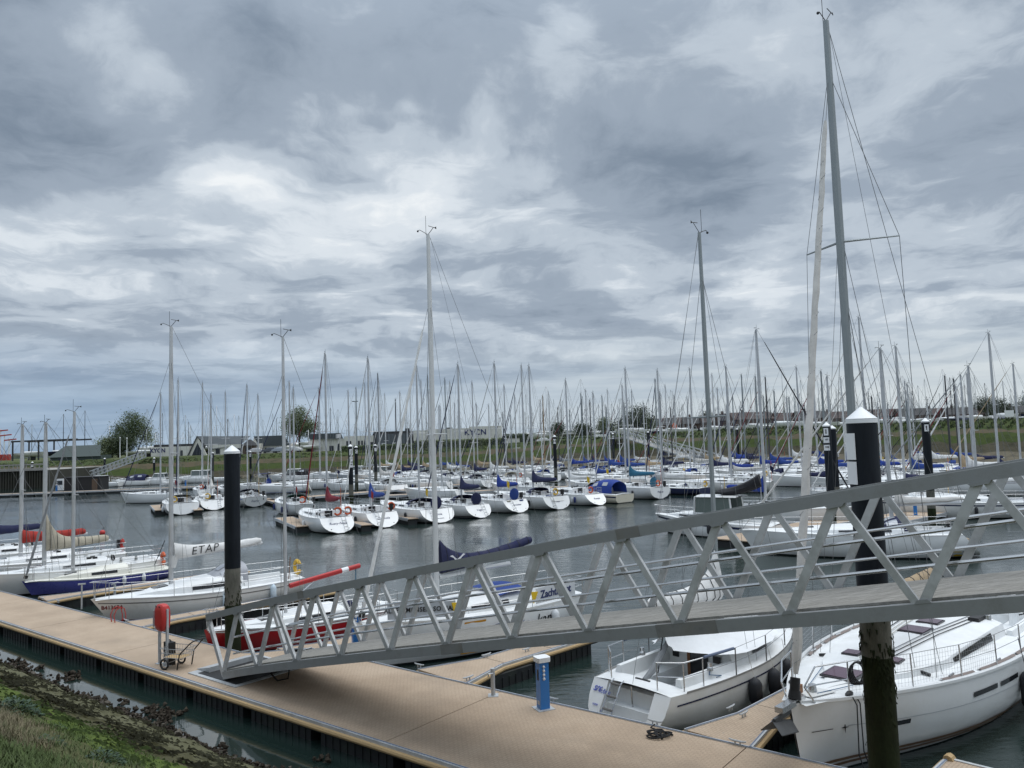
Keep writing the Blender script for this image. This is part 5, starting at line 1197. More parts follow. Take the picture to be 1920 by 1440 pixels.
for s in (1, -1):
    tips = []
    for t_ in (.30, .42, .54, .66, .78):
        p = Vector(h.pt(t_, h.zs(t_), s, -.10)); MB().tube([p, p+Vector((0, -s*.02, .64))], .014, 6).build('stanchion', steel, by); tips.append(p+Vector((0, -s*.02, .64)))
    e = Vector(h.pt(.90, h.zs(.9), s, -.10)); a = Vector(h.pt(.03, h.zs(.03), s, -.10)); tips = [a+Vector((0, 0, .64))]+tips+[e+Vector((0, 0, .64))]
    for f in (1, .5): MB().tube([v-Vector((0, 0, .64*(1-f))) for v in tips], .006, 4).build('lifeline', wire, by)
    mb = MB(); P = [e, e+Vector((0, 0, .64)), Vector((L*.965, s*.32, 1.52+.62)), Vector((L*.985, s*.22, 1.52+.30)), Vector((L*.965, s*.28, 1.5))]; mb.tube(P, .017, 7); mb.tube([e+Vector((0, 0, .32)), P[3]], .013, 6); mb.build('pulpit', steel, by)
    # netting along the guard rail: diagonal cords
    mb = MB(); Lp = tips[3:]
    for p, q in zip(Lp, Lp[1:]):
        n_ = max(2, int((q-p).length/.085))
        for k in range(n_):
            u = p.lerp(q, k/n_); mb.tube([u, u-Vector((0, 0, .60))], .0022, 3, caps=False)
        for k in range(1, 7): mb.tube([p-Vector((0, 0, .62*k/7)), q-Vector((0, 0, .62*k/7))], .0022, 3, caps=False)
    mb.build('guard_netting', mat('net_cord', (.42, .43, .44), .8, var=0), by)
    for (t_) in (.46, .39):
        if s > 0: p = Vector(h.pt(t_, .62, s, .15)); fender(by, p, fendb, .15, .72, Vector(h.pt(t_, h.zs(t_), s, 0))+Vector((0, 0, .45)), ropeb)
    mb = MB(); c_ = Vector(h.pt(.90, h.zs(.90), s, -.10)); c_.z += .05; mb.ball(c_, (.13, .06, .06), 8, 5); mb.build('fairlead', black, by)
    wheel(by, (1.5, s*.85, h.zs(.1)+.55), .42, black)
for k_, dx in ((0, -.05), (1, .08)): MB().tube([Vector(h.pt(.90, h.zs(.9), 1, .0))+Vector((dx, 0, .03)), Vector(h.pt(.90, h.zs(.9), 1, .05))+Vector((dx, .02, -.1)), Vector(h.pt(.90, .5, 1, .10))+Vector((dx*1.6+.1, .2, 0)), Vector(h.pt(.90, .0, 1, .3))+Vector((dx*2+.3, .5, 0))], .012, 5).build('mooring_line', ropeb, by)
mb = MB(); c_ = Vector(h.pt(.885, h.zs(.885), 1, -.12))
for k in range(5): mb.torus(c_+Vector((-.03*k, .01*k, .40)), .20, .014, (.3, 1, .1*k), 14, 5)
mb.build('coiled_line', ropeb, by)
# bow roller and anchor
MB().bar((L*.96, 0, 1.53), (L*1.03, 0, 1.50), .16, .10).build('bow_roller', steel, by)
mb = MB(); mb.bar((L*.975, 0, 1.42), (L*1.045, 0, 1.36), .05, .08); mb.extr([(L*1.05, -.02, 1.40), (L*1.055, .20, 1.20), (L*1.00, .16, 1.08), (L*.995, 0, 1.24)], (-.02, 0, -.02)); mb.extr([(L*1.05, .02, 1.40), (L*1.055, -.20, 1.20), (L*1.00, -.16, 1.08), (L*.995, 0, 1.24)], (-.02, 0, -.02)); mb.build('anchor', mat('anchor_steel', (.10, .105, .11), .4, .7, stain=(.2, .2, .2), stain_amt=.5), by)
MB().box((L*.945, -.18, 1.55), (L*.955, -.06, 1.70)).build('bow_light', teak, by)
for s in (1, -1):
    MB().bar((.60*L, s*1.05, h.zs(.6)+.06), (.44*L, s*1.15, h.zs(.44)+.06), .05, .05).build('deck_track', black, by)
    wire_tube((xm, s*.08, lerp(cb.top(xm), Hm, .53)), (xm-.15, s*.9, h.zs(.5)+.08), .0065, 'inner_shroud', wire, by)
    MB().bar((xm-.2, s*1.15, h.zs(.55)+.12), (xm-.2, s*.35, cb.top(xm)+.02), .06, .05).build('jib_track', black, by)
for k, (y, yy) in enumerate(((-.34, -.75), (-.22, -.62), (.22, .62), (.34, .75), (-.12, -.5), (.12, .5))):
    P = [cb.roof(x_, lerp(y, yy, f), .03) for f, x_ in ((0, xm-.25), (.5, lerp(xm, cb.x0, .5)), (1, cb.x0+.3))]; MB().tube(P, .011, 5).build('deck_line', [ropeb, rope, ropeb, ropeb, rope, cloth['grey']][k], by)
for s in (1, -1):
    MB().box(cb.roof(cb.x0+.5, s*.72, 0)-Vector((.22, .12, 0)), cb.roof(cb.x0+.5, s*.72, 0)+Vector((.22, .12, .09))).build('clutch_bank', black, by)
    q = cb.roof(cb.x0+.15, s*.85, 0); MB().tube([q, q+Vector((0, 0, .10)), q+Vector((0, 0, .11)), q+Vector((0, 0, .2))], [.10, .09, .07, .075], 12).build('winch', steel, by)
    for x_ in (.33, .52, .68): q = Vector(h.pt(x_, h.zs(x_), s, -.16)); MB().bar(q+Vector((-.13, 0, .07)), q+Vector((.13, 0, .07)), .03, .035).build('deck_cleat', steel, by)
    MB().tube([(L*.93, s*.12, h.zs(.9)+.06), (L*.70, s*.9, h.zs(.7)+.10), (cb.x0+.2, s*1.15, h.zs(.33)+.10)], .008, 4).build('jackstay', cloth['steelblue'], by)
MB().tube([(L*.925, 0, h.zs(.92)+.02), (L*.925, 0, h.zs(.92)+.18)], [.09, .07], 10).build('windlass', steel, by)
MB().poly([(L*.90, -.32, h.zs(.9)+.045), (L*.955, -.16, h.zs(.95)+.04), (L*.955, .16, h.zs(.95)+.04), (L*.90, .32, h.zs(.9)+.045)]).build('anchor_locker_lid', gel2, by)
mb = MB(); mb.ball((.8, .5, h.zs(.1)+.55), .22, 10, 7); mb.tube([(.8, .5, h.zs(.1)), (.8, .5, h.zs(.1)+.5)], .22, 10); mb.build('radar_dome', gel, by)
MB().tube([(xm+.16, 0, lerp(cb.top(xm), Hm, .335)), (xm+.16, 0, lerp(cb.top(xm), Hm, .335)+.32)], .10, 10).build('deck_light', gel2, by)
# ---- sponsored white boat
t, h, c = sailboat('white race boat with amber panel and navy lettering behind the struts', NB, None, 218, 7.9, 2.65, mast=(801, 440), lod=0, bow_at=at(668, 1170, 1.36), cover=None, genoa='white', frac=.80, tr=-.10, sr=.74, fs=1.18, fb=1.38, rake=.25, cabin_h=.42, hull='white', spreads=(.45,), mast_m=aluw)
L = h.L; xm = [o for o in t.children if o.name.startswith('mast')][0].data.vertices[0].co.x; zb = c.top(xm)+.95
sausage(t, 'sail_cover', cloth['navy'], (xm-.05, 0, zb+.10), (xm-3.7, 0, zb+.60), .21, .12, .62, n=18, droop=.10, seed=4, ties=True)
mb = MB(); g = Vector((xm-.55, .22, zb+.36)); gg = [(-.28, .10), (-.18, .12), (-.08, .03), (0, -.02), (.10, .04), (.22, .13), (.30, .11), (.16, .03), (.03, -.10), (-.06, -.08), (-.14, .03)]
mb.extr([g+Vector((-x, -.10*abs(x)*0, z)) for x, z in gg], (0, .012, 0)); mb.build('gull_emblem', whitep, t)
for sd_ in (1,):
    def side_text(txt, size, tt, z, m_, sh=.2, bold=.006):
        p = Vector(h.pt(tt, z, sd_, .012)); q = Vector(h.pt(tt-.02, z, sd_, .012)); u = Vector(h.pt(tt, z+.1, sd_, .012))
        return lettering(txt, size, m_, t, p, q-p, u-p, sh, bold=bold, name='hull_lettering')
    side_text('Zachte', .52, .42, .70, txtd, .2, .012); side_text('kant', .48, .24, .74, txtk, .15, 0)
    hull_stripe(h, t, amber, .54, .63, lambda q: .12, .98, 'amber_panel', 6, sides=(1,))
    for k in range(3): hull_stripe(h, t, txtk, .56-.008*k, .566-.008*k, lambda q: .25, .65-.12*k, 'panel_stroke', 2, sides=(1,))
    A0, A1 = Vector(h.pt(.66, h.zs(.66), 1, -.05)), Vector(h.pt(.90, h.zs(.90), 1, -.05)); up = Vector((0, 0, .52))
    MB().extr([A0+up*.12, A1+up*.12, A1+up, A0+up], (0, .01, 0)).build('rail_banner', mat('banner_grey', (.42, .45, .48), .7), t)
    dv = (A0-A1).normalized(); lettering('ALLEN MENSEN SOCIAAL', .185, txtk, t, (A0+A1)/2+up*.6+Vector((0, .02, 0)), dv, (0, 0, 1), bold=.004, space=1.08, name='banner_lettering')
    A0, A1 = Vector(h.pt(.06, h.zs(.06), 1, -.05)), Vector(h.pt(.29, h.zs(.29), 1, -.05))
    MB().extr([A0+up*.12, A1+up*.12, A1+up*1.05, A0+up*1.05], (0, .01, 0)).build('weather_cloth', mat('cloth_white', (.6, .62, .64), .7), t)
    lettering('Zachtekant', .34, txtd, t, (A0+A1)/2+up*.6+Vector((0, .02, 0)), (A0-A1).normalized(), (0, 0, 1), bold=.006, space=.95, name='cloth_lettering')
    for tt in (.305, .665): p = Vector(h.pt(tt, h.zs(tt), 1, -.03))+Vector((0, .02, .28)); MB().extr([p+Vector((-.16, 0, .17)), p+Vector((.12, 0, .20)), p+Vector((.02, 0, -.18))], (0, .03, 0)).build('yellow_pennant', ylw, t)
    for tt in (.20, .415): p = Vector(h.pt(tt, .62, 1, .15)); fender(t, p, fendw, .13, .62, Vector(h.pt(tt, h.zs(tt), 1, 0)))
MB().loft([[(x, y*.9, c.top(min(c.x1, x))+.12-.10*y*y+.04*sin(x*3)) for y in (-1, -.5, 0, .5, 1)][::-1] for x in (c.x0-.1, c.x0+.5, c.x0+1.0)]).build('hatch_cover', cloth['blue'], t)
# ---- red boat
t, h, c = sailboat('red hulled racer with white deck and bare red boom left of the gangway', NB, None, 218, 6.4, 2.3, mast=(529, 632), lod=0, bow_at=at(383, 1183, .85), boom=False, frac=.86, tr=.05, sr=.86, fs=.72, fb=.88, rake=.22, cabin_h=.30, hull='red', spreads=(.45,), mast_m=alu, rad=.062)
hull_stripe(h, t, gel, .02, .985, lambda q: h.zs(q)-.10, .045, 'sheer_stripe')
xm = [o for o in t.children if o.name.startswith('mast')][0].data.vertices[0].co.x; zb = c.top(xm)+.85
rbm = mat('boom_red', (.46, .03, .03), .5, var=.1)
MB().tube([(xm-.08, 0, zb), (xm-1.95, 0, zb+.26)], .085, 9).build('boom', rbm, t); MB().tube([(xm-1.95, 0, zb+.26), (xm-2.2, 0, zb+.29)], .088, 9).build('boom_tape', whitep, t); MB().tube([(xm-2.2, 0, zb+.29), (xm-2.65, 0, zb+.35)], .085, 9).build('boom_end', rbm, t)
MB().tube([(xm-.08, 0, zb-.55), (xm-.95, 0, zb+.06)], .018, 5).build('vang', steel, t)
MB().tube([(xm-2.5, 0, zb+.3), (xm-2.45, .05, .95)], .016, 5).build('mainsheet', cloth['teal'], t)
mb = MB(); mb.ball((1.7, .35, 1.02), (.16, .16, .13), 8, 5); mb.build('sail_bag', cloth['navy'], t)
for y in (.4, -.4): MB().tube([(1.5, y, .95), (1.5, y, 1.12)], [.07, .05], 9).build('winch', steel, t)
fender(t, Vector(h.pt(.30, .55, 1, .12)), fendb, .13, .5, Vector(h.pt(.30, h.zs(.3), 1, 0)))
# ---- white cruiser with boot stripe
t, h, c = sailboat('white cruiser with maroon waterline stripe, lettered white sail cover and grey sprayhood', NB, None, 219.5, 7.7, 2.75, mast=(320, 612), lod=0, bow_at=at(170, 1127, 1.08), boom=False, genoa=None, frac=.86, tr=-.22, sr=.70, fs=.95, fb=1.14, rake=.8, cabin_h=.46, hull='off', spreads=(.5,), ring=[('yellow', .5)])
hull_stripe(h, t, txtr, .02, .985, lambda q: .17+.05*q, .05, 'boot_stripe'); hull_stripe(h, t, mat('rubbing_grey', (.12, .12, .12), .5), .0, .985, lambda q: h.zs(q)-.19, .035, 'rubbing_strake')
xm = [o for o in t.children if o.name.startswith('mast')][0].data.vertices[0].co.x; zb = c.top(xm)+.95
MB().tube([(xm-.08, 0, zb), (xm-3.55, 0, zb+.22)], .06, 8).build('boom', alu, t)
sausage(t, 'sail_cover', cloth['white'], (xm-.02, 0, zb+.16), (xm-3.5, 0, zb+.33), .23, .12, .16, n=18, droop=.05, seed=3)
MB().tube([(xm+.02, 0, zb-.35), (xm-.05, .0, zb+.1)], [.10, .16], 8).build('cover_tail', cloth['white'], t)
lettering('ETAP', .43, txtk, t, Vector((xm-1.12, .215, zb+.24)), (-1, 0, .06), (0, -.22, 1), .25, 1.12, name='cover_lettering')
xr, wr_ = c.x0+.2, .85; sprayhood(t, c, xr, mat('hood_grey', (.36, .37, .40), .5), wr_, .72, 1.25, c.sec(0)[1][2]+.16)
p = Vector(h.pt(.935, h.zs(.93)-.33, 1, .012)); q = Vector(h.pt(.925, h.zs(.93)-.33, 1, .012)); lettering('B413684', .20, txtr, t, p, q-p, (0, .2, 1), 0, 1.05, .006, 'hull_number')
for tt in (.18, .43): fender(t, Vector(h.pt(tt, .60, 1, .14)), fendlb, .12, .58, Vector(h.pt(tt, h.zs(tt), 1, 0)))
for (u0, u1) in ((.05, .12), (.17, .24)): pass
MB().tube([(.5, .9, 1.0), (.45, .95, 1.9)], .02, 5).build('flag_staff', teak, t)
# ---- violet boat
t, h, c = sailboat('violet blue sport boat with cream deck and grey furled jib near the left edge', NB, None, 219, 6.3, 2.3, mast=(139, 772), lod=0, bow_at=at(41, 1091, .72), boom=True, genoa='grey', frac=.93, tr=.05, sr=.80, fs=.62, fb=.74, rake=.42, cabin_h=.40, hull='violet', deck_m=deckc, spreads=(.48,), ring=[('orange', -.3)], topgear=True)
for k, tt in enumerate((.22, .36)): fender(t, Vector(h.pt(tt, .40, 1, .10)), fendw, .09, .32, Vector(h.pt(tt, h.zs(tt), 1, 0)))
MB().tube([(.7, .3, .8), (.25, .5, 2.0)], .02, 5).build('flag_staff', black, t)
# ---- boats at the left edge
sailboat('white sloop with sand coloured sail cover left of the violet boat', NB, None, 219, 8.0, 2.7, mast=(86, 792), lod=1, bow_at=at(-52, 1082, 1.05), cover='beige', genoa=None, hull='white', fs=.95, fb=1.12, stripe=None, tr=-.1, cover_bump=.9, mast_m=alu)
sailboat('white sloop under a red sail cover at the left edge, second mast from the left', NB, None, 219, 8.6, 2.85, mast=(41, 796), lod=1, bow_at=at(-118, 1066, 1.05), cover='red', genoa=None, hull='white', fs=.95, fb=1.1, tr=.2, ring=[('red', .4)], mast_m=alu, cover_bump=.12)
sailboat('white sloop half cut by the left edge with a black furled jib', NB, None, 219, 8.4, 2.8, mast=(-30, 790), lod=1, bow_at=at(-190, 1050, 1.05), cover='navy', genoa='navy', hull='white', fs=.95, fb=1.1, tr=.2)
# ============================================================ BOATS FURTHER OUT
GA = 'sailing boats moored stern towards the open water in the middle row'
GB = 'boats moored in the rows behind the middle row'
GD = 'boats on the pontoon to the left of the middle row'
GR = 'boats behind the gangway on the right'
w = lambda x, y: at(x, y, 0)
# middle row, from left to right
sailboat('white double ended yacht with dark green canopy, leftmost of the middle row', GA, w(570, 968), 118, 10.2, 3.3, mast=(565, 728), genoa=None, hood='green', bimini=None, ring=[('orange', .2)], tr=-.35, sr=.55, fs=1.15, text=None, fenders=[(.6, 1, fendblue)])
sailboat('white yacht with burgundy furled jib and sail cover, script name on its round stern', GA, w(640, 1001), 123, 9.6, 3.3, mast=(618, 663), genoa='burgundy', cover='burgundy', ring=[('orange', -.15), ('orange', -.95)], text='Rusty-Nails', tr=.95, sr=.78, fs=1.15)
sailboat('white yacht with mid blue sail cover and pale blue script on its round stern', GA, w(726, 990), 123, 9.6, 3.3, mast=(697, 672), cover='blue', ring=[('orange', -.9)], text='Clafoutis', tr=.95, sr=.78, fs=1.15, genoa='white')
sailboat('widest white yacht of the middle row with navy hood and stern ladder', GA, w(830, 981), 128, 11.2, 3.8, mast=(785, 684), hood='navy', wheel_cover='navy', cover=None, text='Anna', text2='Nieuwpoort', tr=.9, sr=.78, fs=1.1, ladder=True, genoa=None)
sailboat('white yacht with navy underbody and black furled jib in the middle row', GA, w(906, 972), 128, 9.8, 3.2, mast=(866, 683), hood='navy', wheel_cover='navy', cover='navy', genoa='navy', tr=.8, sr=.76, fs=1.10, bottom='blue', boot='navy', text='Vega')
sailboat('white yacht with bright royal blue sail cover in the middle row', GA, w(978, 962), 128, 10.0, 3.2, mast=(932, 681), cover='royal', wheel_cover='blue', text='Twister', tr=.85, sr=.82, fs=1.15, genoa='white', bottom='black')
sailboat('white yacht with navy sprayhood and wooden companionway in the middle row', GA, w(1052, 956), 128, 10.6, 3.45, mast=(994, 686), hood='navy', cover='navy', ring=[('yellow', -.1)], text='Nel', tr=.6, sr=.9, fs=1.20, genoa='white', wheel_on=True, ladder=True)
sailboat('white yacht with one orange lifebuoy and bare boom in the middle row', GA, w(1128, 948), 128, 9.8, 3.2, mast=(1060, 713), ring=[('orange', .3)], text='Kaatje', tr=1.0, sr=.72, fs=1.05, cover=None, cabin_h=.5, fenders=[(.2, 1, fendblue)], genoa='pale')
sailboat('white sloop with mid blue sail cover half hidden behind the cream motor boat', GA, w(1152, 924), 128, 8.6, 2.9, mast=(1118, 736), cover='blue', genoa='white')
motorboat('cream motor cruiser with bright blue canopy and navy stripe in the middle row', GA, w(1172, 943), 128, 7.2, 2.75, 'open', canopy='royal', hull='cream', stripe='navy')
sailboat('white yacht with square stern and faded teal covers, right end of the middle row', GA, w(1240, 936), 128, 10.4, 3.3, mast=(1172, 691), cover='teal', ring=[('orange', .1)], wheel_cover='teal', text='Pelican', tr=.12, sr=.92, fs=1.20, genoa='white', cockpit=(.05, .33))
# around the end of the middle row
sailboat('navy hulled trimaran style boat with yellow horseshoe buoy beside the square sterned yacht', GR, w(1325, 928), 129, 9.0, 3.4, mast=(1228, 694), hull='navy', ring=[('yellow', -.1)], cover=None, tr=.1, fs=.75, fb=.95, genoa='navy')
sailboat('long white ketch lying side on beyond the navy hull with white fenders', GR, w(1445, 923), 152, 12.0, 3.5, mast=(1363, 687), cover=None, fs=1.15, fb=1.4, fenders=[(.55, 1, fendw), (.62, 1, fendw), (.69, 1, fendw)], genoa='white', tr=-.2, hull='off')
sailboat('white cruiser with bright blue bundled sail cover seen above the gangway rail', GR, w(1356, 978), 321, 9.8, 3.2, mast=(1415, 618), cover='royal', fs=1.15, tr=.3, genoa='black', hood=None)
t, h, c = motorboat('small white pilothouse boat with black covered outboard and black fenders', GR, w(1462, 1010), 141, 8.4, 2.8, 'pilothouse', stripe='navy')
for tt in (.78, .64, .46, .3): fender(t, Vector(h.pt(tt, .55, 1, .12)), fendb, .13, .55, Vector(h.pt(tt, h.zs(tt), 1, 0)))
mb = MB(); secs = []
for k in range(6):
    s_ = k/5; secs.append([(3.6-2.6*s_+.1*cos(j), (.5-.2*s_)*sin(2*pi*j/8), 2.75+.75*s_**2+(.18+.2*s_)*cos(2*pi*j/8)) for j in range(8)])
mb.loft(secs, closed_sec=True, cap0=True, cap1=True); mb.build('dinghy_cover', cloth['black'], t)
MB().tube([(1.0, 0, 1.1), (1.0, 0, 3.4)], .03, 6).build('cover_post', alu, t)
t, h, c = sailboat('white yacht with Belgian colours on the quarter and navy sprayhood', GR, w(1838, 1042), 161, 11.4, 3.6, mast=(1653, 653), hood='navy', fs=1.20, fb=1.3, tr=.85, sr=.8, genoa='pale', text=None, boot=None, lod=1)
for k, m_ in enumerate((cloth['red'], ylw, txtk)): hull_stripe(h, t, m_, .125-.045*k, .165-.045*k, lambda q: .10, .28, 'quarter_stripe', 3, sides=(1,))
hull_stripe(h, t, glass, .44, .49, lambda q: .66, .10, 'hull_window', 4, sides=(1,))
MB().box((h.X(0, .6)-.04, -.25, .55), (h.X(0, .6)+.1, .25, .85)).build('stern_locker', cloth['sand'], t)
sailboat('white yacht with long navy boom cover behind the thick black pile', GR, w(1800, 953), 171, 11.6, 3.6, mast=(1711, 649), cover='navy', fs=1.1, fb=1.35, genoa='white', cover_bump=.1)
sailboat('white yacht with several dark cabin windows moored behind the navy boom cover', GR, w(1796, 918), 168, 10.5, 3.4, mast=(1700, 720), cover=None, boot='navy', fs=1.15, genoa=None)
sailboat('grey sided white yacht with low cabin at the right edge', GR, w(1960, 968), 168, 12.0, 3.6, mast=(1826, 686), cover=None, hull='off', fs=1.1, genoa='grey', stripe='navy')
sailboat('white yacht with tall white rolled jib crossing the sky at the right edge', GR, w(1975, 925), 165, 12.5, 3.8, mast=(1889, 624), cover='navy', fs=1.1, genoa='white', hull='white')
sailboat('white yacht with tan furled jib cut by the right edge', GR, w(2000, 905), 160, 12.0, 3.6, mast=(1912, 682), cover=None, genoa='sand')
sailboat('white yacht with plain white rolled jib, behind the right hand mooring pile', GR, w(1892, 895), 163, 11.0, 3.4, mast=(1868, 700), genoa='white', cover='navy')
sailboat('white yacht with four flush portlights lying bow left under the grass dyke', GR, w(1565, 900), 150, 11.5, 3.6, mast=(1503, 688), boot=None, stripe=None, fs=1.1, fb=1.3, genoa='black', tr=.5)
sailboat('white sloop with round stern and yellow buoy in front of the flush portlight yacht', GR, w(1452, 912), 133, 9.4, 3.1, mast=(1362, 760), ring=[('yellow', -.3)], tr=.9, sr=.8, genoa='navy', cover='royal')
sailboat('white ketch with brown canvas dodger and white sail bag beyond the long side on hull', GR, w(1432, 898), 150, 11.0, 3.4, mast=(1345, 728), hood='sand', cover='white', fs=1.1, genoa=None)
sailboat('white yacht with blue sail cover between the two right hand piles', GR, w(1592, 902), 148, 10.5, 3.3, mast=(1545, 690), cover='royal', genoa=None, tr=.6)
sailboat('tall masted white yacht with grey sail bag beside two blue flags', GR, w(1712, 905), 155, 13.0, 3.9, mast=(1610, 594), cover='pale', ring=[('yellow', -.5)], fs=1.2, genoa='pale', hull='off')
sailboat('dark navy sloop with white deck box under the grass dyke at the right', GR, w(1760, 893), 158, 9.5, 3.1, mast=(1738, 735), hull='navy', cover=None, box=True)
sailboat('white sloop with long navy sail cover near the mooring pile labels', GR, w(1500, 940), 322, 9.0, 3.0, mast=(1529, 705), cover='navy', genoa=None)
# left pontoon group
sailboat('small white sloop showing its side at the end of the left pontoon', GD, w(340, 941), 172, 8.6, 2.9, mast=(306, 738), genoa='navy', cover=None, hull='white')
sailboat('white yacht with grey cockpit arch and black and yellow flag on its stern', GD, w(343, 966), 118, 10.0, 3.4, mast=(330, 712), genoa='navy', ring=[('yellow', .75)], tr=.35, sr=.9, fs=1.20, hood='grey', bimini=None)
sailboat('white yacht with folded white boom awning left of the black pile', GD, w(402, 957), 118, 10.0, 3.3, mast=(403, 740), ring=[('yellow', .6)], tr=.8, sr=.8, cover='pale', genoa='white')
sailboat('white yacht with bright blue sheer band right of the tall black pile', GD, w(478, 951), 118, 10.4, 3.4, mast=(470, 722), stripe='blue', bottom='blue', tr=-.25, sr=.75, fs=1.15, genoa='navy', ring=[('white', .4)], hood='navy', wheel_on=True, text='Zephyr')
sailboat('white sloop with orange lifebuoy behind the grey arched yacht', GD, w(386, 933), 118, 9.0, 3.0, mast=(369, 718), ring=[('orange', .6)], genoa='white', cover=None)
sailboat('white sloop with black sail cover behind the folded awning yacht', GD, w(436, 931), 118, 8.8, 3.0, mast=(421, 735), cover='black', genoa=None)
sailboat('white yacht under a large blue bimini on the left pontoon', GD, w(512, 924), 148, 9.5, 3.2, mast=(493, 740), bimini='navy', wheel_cover='royal', genoa='white')
# rows behind, from left to right
B_ = [(585, 922, 190, 9.0, 545, 716, dict(cover=None, boot='blue'), 'white sloop with blue waterline and bare boom left of the numbered pile'),
 (640, 915, 185, 9.5, 606, 728, dict(cover=None, genoa='burgundy'), 'white yacht lying side on with many white fenders left of the numbered pile'),
 (705, 912, 185, 9.0, 653, 733, dict(cover=None, hull='grey'), 'grey hulled low sloop at the foot of the numbered pile'),
 (752, 925, 130, 10.0, 709, 712, dict(hood='grey', cover='pale', tr=.6, sr=.85), 'white yacht with smoky grey cockpit tent behind the leaning white jib'),
 (790, 908, 172, 9.5, 757, 735, dict(cover='navy'), 'white sloop with navy sail cover rising aft near the leaning white jib'),
 (738, 899, 150, 9.0, 713, 700, dict(cover=None, mast_m=alud), 'white sloop with thin dark mast behind the smoky cockpit tent'),
 (848, 918, 160, 9.5, 808, 733, dict(cover=None, fenders=[(.6, 1, fendb), (.52, 1, fendb)]), 'white yacht with two black fenders behind the dark blue mast cover'),
 (893, 906, 135, 9.5, 843, 716, dict(cover='grey', hood='grey'), 'white yacht with grey covers below the white club wall'),
 (868, 937, 150, 8.2, 830, 760, dict(cover=None), 'small low white sloop with two dark windows behind the widest yacht'),
 (918, 915, 133, 9.6, 902, 716, dict(cover='navy', hood='navy'), 'white yacht with dark blue stack pack under the club lettering'),
 (930, 898, 140, 9.8, 893, 757, dict(cover='sand', hood='sand'), 'white yacht with sand coloured dodger and covers'),
 (985, 910, 136, 9.8, 945, 722, dict(cover='beige', hood='beige', ring=[('orange', .3)]), 'white yacht with beige rolled sail and dodger in the second row'),
 (1012, 919, 133, 9.0, 965, 741, dict(cover='white', hull='off'), 'off white sloop with grey wheel disc cover in the second row'),
 (1022, 930, 131, 10.0, 1012, 685, dict(cover=None), 'white yacht with tall bare mast behind the royal blue sail cover'),
 (1076, 899, 118, 10.0, 1026, 735, dict(cover='pale', tr=.6, sr=.8, hood='grey'), 'white yacht with clear cockpit tent right of the lettered pile'),
 (1050, 893, 140, 9.5, 1040, 742, dict(cover=None, mast_m=mat('mast_tan', (.30, .21, .12), .6)), 'white sloop with varnished tan mast behind the lettered pile'),
 (1160, 895, 150, 11.0, 1098, 731, dict(stripe='blue', hood='blue', boot='blue', tr=-.2, sr=.6), 'white yacht with blue bands and round blue edged stern'),
 (1192, 890, 140, 10.0, 1139, 731, dict(cover=None, bottom='black', tr=.6), 'white sloop with dark underbody right of the blue banded yacht'),
 (1222, 888, 138, 10.2, 1204, 733, dict(cover=None, hood='navy', tr=.5), 'white yacht with navy sprayhood in front of the far gangway'),
 (1268, 884, 145, 10.0, 1250, 711, dict(cover='black', hull='off'), 'off white yacht with long black sail cover below the far gangway'),
 (1300, 881, 140, 9.8, 1272, 741, dict(cover=None, tr=.7), 'white yacht with round stern at the foot of the far gangway'),
 (1330, 882, 138, 9.0, 1304, 723, dict(cover='grey', wheel_cover='grey', mast_m=alud), 'white sloop with grey disc and dark mast near the far gangway foot'),
 (1290, 903, 150, 10.5, 1240, 732, dict(cover='navy', hood='navy', ring=[('yellow', -.4)], mast_m=alud), 'white yacht with dark mast and navy boom cover above the square stern'),
 (1345, 893, 160, 10.0, 1316, 690, dict(cover=None), 'white sloop with tall bare mast right of the far gangway'),
 (1385, 889, 158, 10.0, 1371, 702, dict(cover='white'), 'white sloop with white sail bag under the grass dyke'),
 (1225, 912, 150, 11.0, 1207, 722, dict(cover=None, fs=1.1), 'long white yacht directly behind the square sterned yacht'),
 (1420, 884, 160, 10.0, 1391, 745, dict(cover='royal'), 'white sloop with royal blue sail cover far right under the dyke'),
 (1480, 884, 160, 10.0, 1440, 742, dict(cover=None), 'white sloop with bare mast in front of the reddish houses'),
 (1525, 893, 150, 9.0, 1480, 745, dict(cover=None, genoa='navy'), 'white sloop with navy rolled jib in front of the reddish houses'),
 (1660, 893, 160, 10.0, 1630, 720, dict(cover=None, genoa='pale'), 'white sloop with pale rolled jib below the second blue flag'),
]
rg4 = random.Random(44)
for (px, py, hd, L, mx, my, kw, lab) in B_:
    kw = dict(kw); sailboat(lab, GB, w(px, py), hd, L, None, mast=(mx, my), lod=1 if L > 9.4 else 2, **{**dict(genoa=rg4.choice([None, 'white', 'pale', 'navy', 'white']), mast_m=rg4.choice([alu, alu, aluw, alug]), spreads=rg4.choice([(.5,), (.36, .66), (.55,)])), **kw})
